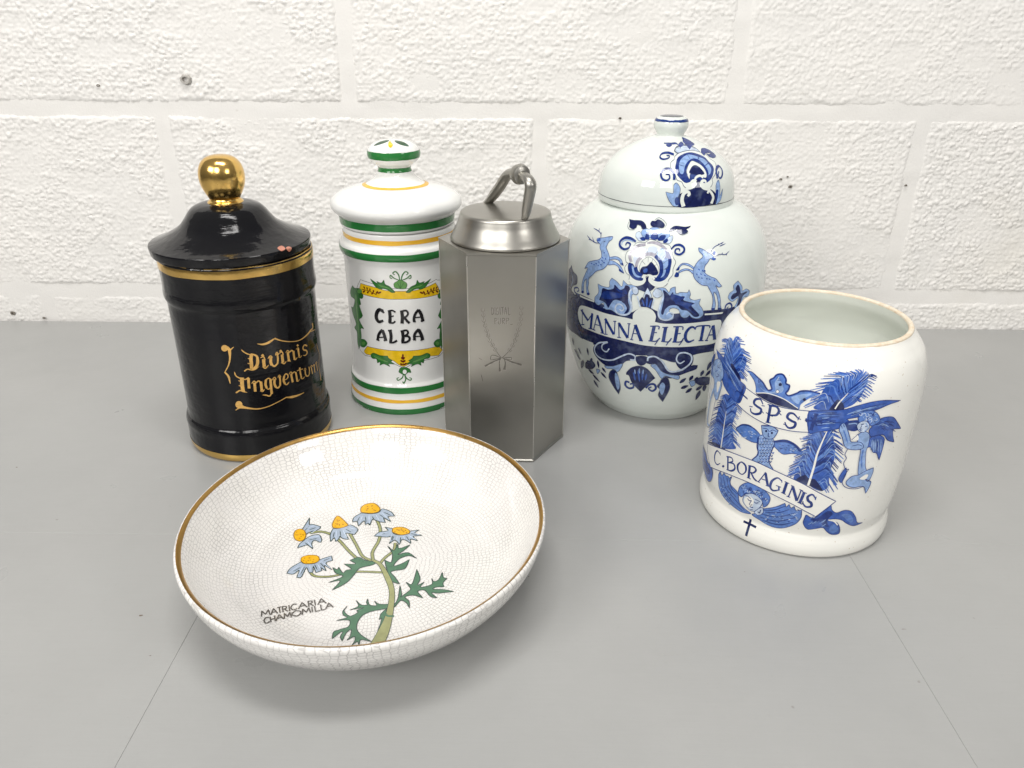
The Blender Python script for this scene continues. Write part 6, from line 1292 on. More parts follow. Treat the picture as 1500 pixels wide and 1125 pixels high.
ART['o_plume_b'] = [
("F",'b',[(-88.2,133.3),(-90.3,136.6),(-92.5,139.9),(-94.6,143.3),(-97,146.5),(-99.5,149.7),(-102.4,152.7),(-104.9,153.2),(-106.2,151.7),(-107.5,150.4),(-108.5,148.9),(-109.3,146.8),(-107,144.3),(-106.2,142.1),(-105.9,139.7),(-105.4,136.7)]),
("F",'b',[(-88.2,133.3),(-90.3,136.6),(-92.5,139.9),(-94.6,143.3),(-97,146.5),(-99.5,149.7),(-102.4,152.7),(-101,155.4),(-96.8,154.8),(-93,154.1),(-88.8,151.1),(-84.6,148.9),(-79.8,146.7),(-79.5,142.1),(-79.3,136.6),(-78.5,132.6)]),
("S",'m',[1.42,1.36,0.97,0.56],0,[(-100,150.3),(-101.4,153.7),(-102.5,155.8),(-100.5,157.1)]),
("S",'m',[1.34,1.28,0.91,0.52],0,[(-99.8,150.1),(-102.9,152.2),(-105.2,153.4),(-107.3,153.4)]),
("S",'b',[1.33,1.27,0.9,0.52],0,[(-99.7,149.9),(-102.8,152),(-105.1,153.2),(-107.4,153.2)]),
("S",'b',[1.4,1.34,0.95,0.55],0,[(-99.3,149.5),(-100.3,153.4),(-101.3,155.8),(-98.5,157.3)]),
("S",'b',[1.34,1.28,0.91,0.52],0,[(-99,149.2),(-99.8,152.7),(-100.4,154.9),(-97.7,156.2)]),
("S",'m',[1.35,1.29,0.92,0.53],0,[(-99,149.1),(-103,151.7),(-106.2,153.3),(-109.5,153.1)]),
("S",'b',[1.37,1.31,0.93,0.53],0,[(-98.6,148.6),(-99.3,152.9),(-100,155.7),(-96.5,157.3)]),
("S",'b',[1.33,1.27,0.9,0.52],0,[(-98.5,148.5),(-102.5,151.1),(-105.9,152.7),(-109.4,152.4)]),
("S",'d',[1.32,1.26,0.9,0.52],0,[(-98.2,148.1),(-98.6,152.3),(-99.1,155.1),(-95.3,156.6)]),
("S",'d',[1.33,1.28,0.9,0.52],0,[(-97.9,147.7),(-102.3,150.6),(-106.1,152.3),(-110.1,151.9)]),
("S",'b',[1.32,1.26,0.89,0.51],0,[(-97.8,147.5),(-98,152.3),(-98.4,155.4),(-93.9,157.1)]),
("S",'m',[1.34,1.28,0.91,0.53],0,[(-97.7,147.3),(-102.4,150.5),(-106.5,152.4),(-110.9,151.8)]),
("S",'m',[1.31,1.26,0.89,0.51],0,[(-97.3,146.7),(-102.2,149.9),(-106.4,151.8),(-110.7,151.3)]),
("S",'m',[1.25,1.2,0.85,0.49],0,[(-97.2,146.6),(-97.3,151.3),(-97.4,154.4),(-92.4,156.1)]),
("S",'b',[1.27,1.22,0.86,0.5],0,[(-96.7,146),(-96.6,151.3),(-96.8,154.8),(-90.6,156.7)]),
("S",'b',[1.31,1.26,0.89,0.51],0,[(-96.6,145.9),(-102,149.3),(-106.8,151.4),(-111.3,150.9)]),
("S",'b',[1.33,1.27,0.9,0.52],0,[(-96.2,145.4),(-102.1,149.2),(-107.6,151.4),(-112.8,150.8)]),
("S",'m',[1.19,1.14,0.81,0.47],0,[(-96.1,145.3),(-95.6,150.1),(-95.2,153.3),(-89.1,155)]),
("S",'b',[1.19,1.14,0.81,0.47],0,[(-95.8,144.9),(-95,150.1),(-94.5,153.6),(-87.5,155.3)]),
("S",'m',[1.34,1.28,0.91,0.52],0,[(-95.5,144.6),(-102.1,148.7),(-108.2,151.2),(-114.4,150.3)]),
("S",'b',[1.35,1.29,0.92,0.53],0,[(-95.3,144.3),(-102.2,148.6),(-108.8,151.2),(-115.6,150.1)]),
("S",'m',[1.14,1.09,0.77,0.45],0,[(-95,143.9),(-93.8,148.3),(-92.8,151.2),(-86.2,152.5)]),
("S",'m',[1.13,1.08,0.77,0.44],0,[(-94.7,143.4),(-93.2,147.9),(-92,150.8),(-85.1,152)]),
("S",'d',[1.36,1.3,0.92,0.53],0,[(-94.7,143.4),(-102.1,148),(-109.4,150.8),(-117.3,149.2)]),
("S",'d',[1.29,1.24,0.88,0.51],0,[(-94.3,142.8),(-101.1,147.2),(-107.7,149.8),(-115,148.4)]),
("S",'m',[1.12,1.07,0.76,0.44],0,[(-94.2,142.7),(-92.3,147.3),(-90.8,150.4),(-83.3,151.4)]),
("S",'m',[1.33,1.28,0.91,0.52],0,[(-94,142.3),(-101.8,147.2),(-109.7,150.1),(-118.8,148.1)]),
("S",'b',[1.11,1.07,0.76,0.44],0,[(-93.8,142.1),(-91.5,147.4),(-89.7,150.9),(-80.9,151.8)]),
("S",'b',[1.11,1.06,0.75,0.43],0,[(-93.6,141.6),(-90.9,147.2),(-88.9,150.8),(-79.5,151.6)]),
("S",'b',[1.33,1.27,0.9,0.52],0,[(-93.5,141.5),(-101.6,146.6),(-109.8,149.6),(-119.6,147.3)]),
("S",'m',[1.3,1.24,0.88,0.51],0,[(-93.2,141.1),(-101,146.1),(-108.6,149),(-118,146.8)]),
("S",'b',[1.09,1.05,0.74,0.43],0,[(-93.2,141),(-90.3,146.4),(-88.1,150),(-78.6,150.5)]),
("S",'m',[1.09,1.04,0.74,0.43],0,[(-92.8,140.4),(-89.5,145.9),(-87.1,149.6),(-76.9,149.8)]),
("S",'m',[1.24,1.19,0.84,0.49],0,[(-92.7,140.2),(-99.7,144.9),(-106.5,147.7),(-114.7,145.7)]),
("S",'d',[1.08,1.03,0.73,0.42],0,[(-92.4,139.5),(-89.1,144.8),(-86.5,148.2),(-76.1,148.2)]),
("S",'d',[1.21,1.16,0.82,0.47],0,[(-92.3,139.4),(-99.3,143.9),(-106.1,146.7),(-113.7,144.9)]),
("S",'b',[1.08,1.03,0.73,0.42],0,[(-92,139),(-88.9,143.9),(-86.5,147.1),(-76.2,147)]),
("S",'m',[1.18,1.13,0.8,0.46],0,[(-91.9,138.8),(-98.8,143),(-105.2,145.6),(-111.8,144.1)]),
("S",'d',[1.07,1.03,0.73,0.42],0,[(-91.5,138.3),(-88.2,143.1),(-85.6,146.2),(-74.8,145.8)]),
("S",'m',[1.18,1.13,0.8,0.46],0,[(-91.4,138.2),(-98.5,142.5),(-105.2,145.1),(-112.2,143.5)]),
("S",'b',[1.19,1.13,0.8,0.46],0,[(-91.2,137.8),(-98.7,142.4),(-105.9,145.2),(-113.5,143.3)]),
("S",'b',[1.07,1.03,0.73,0.42],0,[(-90.9,137.5),(-88,141.5),(-85.5,144.1),(-76.1,143.3)]),
("S",'b',[1.18,1.13,0.8,0.46],0,[(-90.5,136.9),(-98.2,141.6),(-105.7,144.5),(-113.9,142.3)]),
("S",'m',[1.07,1.03,0.73,0.42],0,[(-90.5,136.8),(-87.2,140.8),(-84.5,143.4),(-74.5,142.1)]),
("S",'m',[1.08,1.03,0.73,0.42],0,[(-90.3,136.6),(-87.3,140.1),(-84.8,142.3),(-75.8,140.9)]),
("S",'m',[1.18,1.13,0.8,0.46],0,[(-90.1,136.3),(-98.2,141.3),(-106,144.3),(-115,141.8)]),
("S",'b',[1.08,1.03,0.73,0.42],0,[(-89.8,135.9),(-86.6,139.2),(-83.9,141.4),(-74.3,139.2)]),
("S",'m',[1.18,1.13,0.8,0.46],0,[(-89.7,135.7),(-98.2,140.9),(-106.5,144),(-116.5,141.2)]),
("S",'b',[1.08,1.04,0.74,0.42],0,[(-89.3,135.1),(-86.4,137.8),(-83.9,139.4),(-75.3,136.8)]),
("S",'m',[1.16,1.11,0.79,0.46],0,[(-89.2,134.9),(-97.5,140),(-105.7,143.1),(-115.8,139.9)]),
("S",'m',[1.16,1.11,0.79,0.46],0,[(-89,134.7),(-97.5,139.9),(-105.8,142.9),(-116.3,139.7)]),
("S",'d',[1.09,1.04,0.74,0.43],0,[(-89,134.7),(-86.3,137.1),(-84,138.5),(-75.9,135.8)]),
("S",'d',[1.09,1.05,0.74,0.43],0,[(-88.4,133.6),(-85.6,135.9),(-83.2,137.2),(-74.9,133.7)]),
("S",'d',[1.14,1.09,0.77,0.45],0,[(-88.4,133.6),(-96.5,138.5),(-104.2,141.5),(-114.3,138.1)]),
("S",'m',[1.09,1.05,0.74,0.43],0,[(-88.2,133.3),(-85.4,135.4),(-83,136.5),(-74.8,132.6)]),
("S",'b',[1.14,1.09,0.77,0.45],0,[(-88.2,133.3),(-96.6,138.2),(-104.7,141.1),(-115.8,137.1)]),
("S",'l',[0.17,0.4,0.12],0,[(-94,135.4),(-105.2,141),(-109.4,138)]),
("S",'p',[0.16,0.38,0.12],0,[(-84.9,134.7),(-82.3,137.6),(-76.9,135.1)]),
("S",'m',[0.17,0.41,0.13],0,[(-97.3,138.5),(-107.9,143.6),(-110,140.9)]),
("S",'l',[0.16,0.38,0.12],0,[(-83.2,137.1),(-81.8,140.3),(-77.3,138.2)]),
("S",'l',[0.18,0.42,0.13],0,[(-99.4,140.7),(-108.4,145),(-108.6,142.6)]),
("S",'l',[0.15,0.37,0.12],0,[(-84.7,140.8),(-83.6,145.3),(-78.2,143.6)]),
("S",'m',[0.18,0.43,0.14],0,[(-99.7,141.7),(-109,145.9),(-109.9,143.9)]),
("S",'l',[0.15,0.37,0.12],0,[(-83.8,143.7),(-83.5,148.5),(-78.3,146.5)]),
("S",'p',[0.19,0.46,0.14],0,[(-101.1,143.8),(-110.6,148.5),(-112.4,146.1)]),
("S",'l',[0.16,0.38,0.12],0,[(-88.5,146.2),(-87.7,151.2),(-82.8,150.6)]),
("S",'p',[0.19,0.45,0.14],0,[(-99.5,145.5),(-108.1,150),(-109.5,148.3)]),
("S",'l',[0.17,0.4,0.12],0,[(-91.6,147.9),(-91.9,152.3),(-87.9,151.8)]),
("S",'l',[0.2,0.48,0.15],0,[(-101.2,147.8),(-109.4,151.7),(-111,150.6)]),
("S",'l',[0.18,0.43,0.14],0,[(-93.9,150.2),(-95.4,154.7),(-91.5,154.4)]),
("S",'p',[0.2,0.48,0.15],0,[(-103,149.8),(-108,152.6),(-108.6,151.5)]),
("S",'p',[0.18,0.44,0.14],0,[(-95.7,149.8),(-96.9,154.7),(-93.3,154.8)]),
("S",'l',[0.19,0.46,0.15],0,[(-101.5,150.6),(-105.9,153.1),(-107.2,152.8)]),
("S",'l',[0.2,0.47,0.15],0,[(-98.3,152.6),(-100.2,155.6),(-98,155.2)]),
("F",'n',[(-94.4,137.6),(-92.3,139.3),(-87.4,137),(-82.3,134),(-80.8,130.3),(-88,132.5)]),
("F",'b',[(-91.2,69.7),(-91.1,77.5),(-91,85.1),(-91,92.7),(-91,100.1),(-91.1,107.4),(-91.2,114.6),(-96.1,112.6),(-98.9,105.3),(-101.1,98.9),(-102.8,92.2),(-104.3,83.8),(-105,78.2),(-105.2,73.5),(-105.2,69.2),(-105.3,64.9)]),
("F",'b',[(-91.2,69.7),(-91.1,77.5),(-91,85.1),(-91,92.7),(-91,100.1),(-91.1,107.4),(-91.2,114.6),(-84.6,114.8),(-80.2,109.3),(-80.1,105),(-81.3,99.3),(-82.3,93.8),(-81,88.9),(-79.5,85.4),(-79.4,80.5),(-76.3,76.2)]),
("S",'d',[1.06,1.01,0.72,0.42],0,[(-91.1,109.5),(-88.2,113.4),(-86,115.8),(-81.2,115.8)]),
("S",'d',[1.07,1.02,0.72,0.42],0,[(-91.1,108.4),(-93.3,111),(-95.2,112.4),(-99.5,110.4)]),
("S",'b',[1.07,1.02,0.72,0.42],0,[(-91.1,107.1),(-87.3,111.4),(-84.5,114.1),(-78.4,113)]),
("S",'b',[1.07,1.02,0.73,0.42],0,[(-91.1,107.1),(-93.7,109.6),(-95.9,110.9),(-101.1,108.2)]),
("S",'m',[1.07,1.03,0.73,0.42],0,[(-91,106.5),(-93.5,108.8),(-95.6,109.9),(-100.5,107.3)]),
("S",'m',[1.07,1.02,0.72,0.42],0,[(-91,106.1),(-87.4,110.1),(-84.5,112.6),(-78.5,111.2)]),
("S",'d',[1.08,1.03,0.73,0.42],0,[(-91,104.8),(-93.9,106.9),(-96.4,107.9),(-102.5,104.3)]),
("S",'m',[1.07,1.02,0.72,0.42],0,[(-91,104.3),(-86.3,109.1),(-82.8,112.2),(-75.4,109.8)]),
("S",'d',[1.08,1.03,0.73,0.42],0,[(-91,103),(-94.4,105.1),(-97.4,106),(-105,101.1)]),
("S",'d',[1.07,1.02,0.73,0.42],0,[(-91,102.9),(-86.2,107.8),(-82.6,111),(-75.1,108.7)]),
("S",'b',[1.07,1.03,0.73,0.42],0,[(-91,101.5),(-86.2,106.6),(-82.6,109.9),(-75,107.7)]),
("S",'d',[1.08,1.04,0.73,0.42],0,[(-91,101.4),(-94.4,103.3),(-97.5,104.2),(-105.1,99.2)]),
("S",'m',[1.07,1.03,0.73,0.42],0,[(-91,100.3),(-86.2,105.5),(-82.6,108.8),(-75.1,106.7)]),
("S",'b',[1.09,1.04,0.74,0.43],0,[(-91,100),(-94.4,101.8),(-97.3,102.6),(-104.8,97.6)]),
("S",'m',[1.08,1.03,0.73,0.42],0,[(-91,99.2),(-86.4,104.1),(-82.9,107.3),(-75.7,105.4)]),
("S",'d',[1.09,1.04,0.74,0.43],0,[(-91,98.6),(-95.1,100.7),(-98.7,101.6),(-108.4,95.1)]),
("S",'d',[1.09,1.04,0.74,0.43],0,[(-91,98.2),(-95,100.2),(-98.6,101.1),(-108.1,94.7)]),
("S",'d',[1.08,1.04,0.73,0.42],0,[(-91,97.2),(-86.8,101.7),(-83.7,104.5),(-77.2,102.8)]),
("S",'b',[1.09,1.04,0.74,0.43],0,[(-91,96.6),(-95.2,98.7),(-98.9,99.5),(-109,92.7)]),
("S",'m',[1.08,1.04,0.74,0.42],0,[(-91,95.6),(-86.7,100.2),(-83.5,103.1),(-76.8,101.3)]),
("S",'m',[1.09,1.04,0.74,0.43],0,[(-91,95),(-87,99.3),(-84,102),(-77.7,100.4)]),
("S",'m',[1.1,1.05,0.74,0.43],0,[(-91,94.5),(-95.1,96.1),(-98.7,96.6),(-108.6,89.3)]),
("S",'d',[1.1,1.05,0.74,0.43],0,[(-91,93.8),(-95.6,95.3),(-99.8,95.7),(-111.7,86.8)]),
("S",'m',[1.09,1.05,0.74,0.43],0,[(-91,92.8),(-87.5,96.6),(-84.8,98.9),(-79.2,97.6)]),
("S",'m',[1.1,1.05,0.74,0.43],0,[(-91,91.7),(-87.5,95.5),(-84.9,97.7),(-79.5,96.4)]),
("S",'d',[1.1,1.05,0.75,0.43],0,[(-91,91.5),(-95.8,92.5),(-100.3,92.4),(-113,82.1)]),
("S",'b',[1.1,1.05,0.74,0.43],0,[(-91,90.9),(-87.1,95),(-84.2,97.6),(-78.2,96)]),
("S",'b',[1.1,1.06,0.75,0.43],0,[(-91,89.9),(-96,90.7),(-100.5,90.3),(-113.7,79)]),
("S",'d',[1.11,1.06,0.75,0.43],0,[(-91,88.7),(-96,89.3),(-100.5,88.9),(-113.8,77.5)]),
("S",'b',[1.1,1.05,0.75,0.43],0,[(-91,88.5),(-87.4,92.4),(-84.7,94.7),(-79,93.3)]),
("S",'d',[1.1,1.05,0.75,0.43],0,[(-91,87.8),(-87,92.1),(-83.9,94.8),(-77.7,93.1)]),
("S",'d',[1.11,1.06,0.75,0.43],0,[(-91,87.4),(-95.8,88.1),(-100.2,87.7),(-112.8,76.7)]),
("S",'b',[1.11,1.06,0.75,0.43],0,[(-91,85.7),(-96.1,86.4),(-100.7,85.9),(-114.3,74.2)]),
("S",'d',[1.1,1.05,0.75,0.43],0,[(-91,85.5),(-86.7,90.1),(-83.5,93),(-76.8,91)]),
("S",'m',[1.11,1.06,0.75,0.43],0,[(-91,84.5),(-86.9,88.9),(-83.8,91.6),(-77.4,89.8)]),
("S",'m',[1.11,1.06,0.75,0.43],0,[(-91,84.3),(-96.1,84.9),(-100.8,84.5),(-114.7,72.5)]),
("S",'b',[1.11,1.06,0.75,0.43],0,[(-91,82.5),(-86.7,87.2),(-83.5,90.2),(-76.9,88.5)]),
("S",'m',[1.11,1.06,0.75,0.44],0,[(-91,82.4),(-96.1,83.1),(-100.8,82.7),(-114.6,70.8)]),
("S",'m',[1.11,1.06,0.76,0.44],0,[(-91,81.9),(-96,82.7),(-100.6,82.3),(-114.2,70.6)]),
("S",'m',[1.11,1.06,0.75,0.43],0,[(-91,81.8),(-86.3,87.1),(-82.7,90.5),(-75.5,88.6)]),
("S",'m',[1.11,1.06,0.75,0.43],0,[(-91,79.8),(-86,85.6),(-82.2,89.4),(-74.5,87.7)]),
("S",'m',[1.12,1.07,0.76,0.44],0,[(-91.1,79.6),(-95.9,80.5),(-100.4,80.3),(-113.4,69.4)]),
("S",'m',[1.12,1.07,0.76,0.44],0,[(-91.1,79),(-95.6,80),(-99.8,79.8),(-111.5,69.9)]),
("S",'m',[1.11,1.06,0.75,0.43],0,[(-91.1,78.5),(-86.6,83.7),(-83.2,87.1),(-76.3,85.8)]),
("S",'d',[1.11,1.06,0.76,0.44],0,[(-91.1,76.8),(-86.6,82.1),(-83.2,85.5),(-76.2,84.2)]),
("S",'m',[1.12,1.07,0.76,0.44],0,[(-91.1,76.5),(-96.2,77.7),(-101,77.7),(-115.3,66.3)]),
("S",'m',[1.12,1.07,0.76,0.44],0,[(-91.1,75.6),(-96,76.8),(-100.6,76.9),(-113.9,66.2)]),
("S",'b',[1.11,1.07,0.76,0.44],0,[(-91.1,75.4),(-86.4,81),(-82.8,84.7),(-75.6,83.3)]),
("S",'b',[1.12,1.07,0.76,0.44],0,[(-91.2,73.8),(-95.9,75.2),(-100.3,75.3),(-113.1,65.3)]),
("S",'b',[1.12,1.07,0.76,0.44],0,[(-91.2,73.6),(-86.3,79.3),(-82.6,83.1),(-75.3,81.7)]),
("S",'b',[1.12,1.08,0.76,0.44],0,[(-91.2,72.2),(-96,73.7),(-100.3,74),(-113.1,64.2)]),
("S",'m',[1.12,1.07,0.76,0.44],0,[(-91.2,72),(-85.4,78.7),(-81.1,83.2),(-72.5,81.2)]),
("S",'b',[1.12,1.07,0.76,0.44],0,[(-91.2,71),(-85.4,77.7),(-81,82.1),(-72.4,80.1)]),
("S",'m',[1.13,1.08,0.76,0.44],0,[(-91.2,70.9),(-95.8,72.5),(-100,72.8),(-112,63.6)]),
("S",'m',[1.12,1.07,0.76,0.44],0,[(-91.2,69.7),(-85.1,76.7),(-80.6,81.3),(-71.5,79)]),
("S",'d',[1.13,1.08,0.76,0.44],0,[(-91.2,69.7),(-96.2,71.4),(-100.7,71.9),(-114.3,61.7)]),
("S",'p',[0.18,0.39,0.13],0,[(-96.7,71),(-101.7,73.1),(-108,66.7)]),
("S",'l',[0.18,0.39,0.13],0,[(-84,73.3),(-80.1,80.2),(-76.5,76.8)]),
("S",'m',[0.18,0.39,0.13],0,[(-98.8,73.5),(-102.2,76),(-106.2,70.4)]),
("S",'l',[0.18,0.39,0.13],0,[(-85,77.1),(-81.7,82.9),(-78.5,80.4)]),
("S",'m',[0.18,0.39,0.13],0,[(-97.7,77.9),(-102.1,79.7),(-107.4,73.3)]),
("S",'l',[0.18,0.39,0.13],0,[(-85.7,81.4),(-80.9,87.8),(-76.4,85.9)]),
("S",'l',[0.18,0.39,0.13],0,[(-99,78.9),(-102.3,81.1),(-106.2,75.3)]),
("S",'l',[0.17,0.38,0.13],0,[(-86.1,87.3),(-82.4,92.1),(-78.9,90)]),
("S",'l',[0.18,0.39,0.13],0,[(-99,84.3),(-103.8,85.7),(-109.6,79)]),
("S",'p',[0.17,0.38,0.13],0,[(-87.2,89.7),(-83.8,94.1),(-80.7,92.2)]),
("S",'l',[0.17,0.38,0.13],0,[(-96.8,90.8),(-101.2,92.6),(-106.4,87.2)]),
("S",'l',[0.17,0.38,0.13],0,[(-86.8,96.6),(-83.8,101.1),(-81,99)]),
("S",'l',[0.17,0.38,0.13],0,[(-95,97.8),(-99.1,100.3),(-103.7,96.1)]),
("S",'l',[0.17,0.38,0.13],0,[(-84.8,98.5),(-82.2,102.9),(-79.7,100.5)]),
("S",'l',[0.17,0.38,0.13],0,[(-94.2,102.6),(-97.9,104.9),(-101.8,101.5)]),
("S",'p',[0.17,0.37,0.13],0,[(-84,105.3),(-80.8,110.1),(-77.7,107.5)]),
("S",'p',[0.17,0.37,0.13],0,[(-93.8,106.1),(-96.2,108.7),(-98.7,106.3)]),
("S",'m',[0.17,0.37,0.13],0,[(-86.6,108.3),(-83.2,112.9),(-79.9,111.1)]),
("F",'n',[(-113.5,61.9),(-101.2,68.6),(-91.7,70.4),(-86.2,70.9),(-91.3,68.2),(-104.4,64.8)]),
("S",'c',[1.05,1.05,0.7,0.35],0,[(-91.7,69.1),(-91.3,80.7),(-91.1,91.2),(-90.5,101.3)]),
]
ART['o_crown'] = [
("F",'m',[(-76.5,140.2),(-72.6,140.8),(-67.3,138.8),(-62.2,136.4),(-59,133.4),(-57,132.2),(-55,133.8),(-56.4,136.7),(-57.6,139.6),(-55.1,141.9),(-53.4,144.7),(-49.7,145.9),(-46.6,143.4),(-46,140.5),(-43.4,139.6),(-43.6,136.3),(-44.8,133.4),(-42.4,132.4),(-37.7,135.4),(-35.2,137.5),(-30,138.6),(-22.8,138.1),(-29.1,133.5),(-33.8,128),(-35,123.7),(-45,125.9),(-54.6,127.1),(-65.2,126.8),(-66.8,131.5),(-69.3,135.6),(-74,138.9)]),
("F",'l',[(-64,132.5),(-58.4,130.2),(-49.2,132.3),(-46.8,136.3),(-51.1,142.2),(-53.6,139.2),(-52.4,133),(-58.6,131)]),
("F",'l',[(-40.7,131.4),(-34.8,135.2),(-27.9,137),(-34.1,131.3),(-35.7,127.7)]),
("S",'d',[0.44,1.17,1.17,1.17,1.17,1.17,1.02],0,[(-76.4,139.9),(-72.5,140.6),(-67.3,138.8),(-62.2,136.4),(-59,133.4),(-57,132.2),(-54.8,133.7),(-56.2,136.7),(-57.4,139.6),(-55.1,141.9),(-53.4,144.7),(-49.7,145.9),(-46.6,143.4),(-46,140.5),(-43.4,139.6),(-43.6,136.3),(-44.8,133.6),(-42.4,132.4),(-37.7,135.4),(-35.2,137.5),(-30,138.6),(-22.8,137.9)]),
("S",'d',0.48,0,[(-74,138.9),(-69.3,135.6),(-66.8,131.5),(-65.4,126.9)]),
("F",'n',[(-65.8,126.7),(-58.2,129.2),(-48.6,129.2),(-40,127.4),(-34.7,123.9),(-43.1,123.4),(-52.4,123.6),(-60.9,125)]),
("S",'c',0.64,0,[(-65.5,127.2),(-56.7,129.9),(-45.6,129.2),(-35.1,124.7)]),
("F",'c',[(-49.4,133.7),(-49.5,132.8),(-50.1,132.2),(-50.9,132.1),(-51.5,132.6),(-51.6,133.4),(-51.3,134.2),(-50.5,134.5),(-49.8,134.3)],'d',0.32),
("F",'n',[(-48.5,139),(-48.6,138.2),(-49.2,137.7),(-50,137.6),(-50.6,138),(-50.7,138.8),(-50.4,139.5),(-49.6,139.9),(-48.9,139.7)]),
("F",'n',[(-31.1,132.2),(-31.2,131.4),(-31.8,130.9),(-32.4,130.9),(-32.9,131.4),(-33.1,132.2),(-32.7,132.8),(-32.1,133.1),(-31.5,132.8)]),
("S",'d',0.47,0,[(-65.6,137.7),(-65.5,135.3),(-64,136.6)]),
("S",'d',0.38,0,[(-52.1,141.2),(-49.5,141.9)]),
("S",'p',0.46,0,[(-51.5,143.7),(-52.5,141.1)]),
]
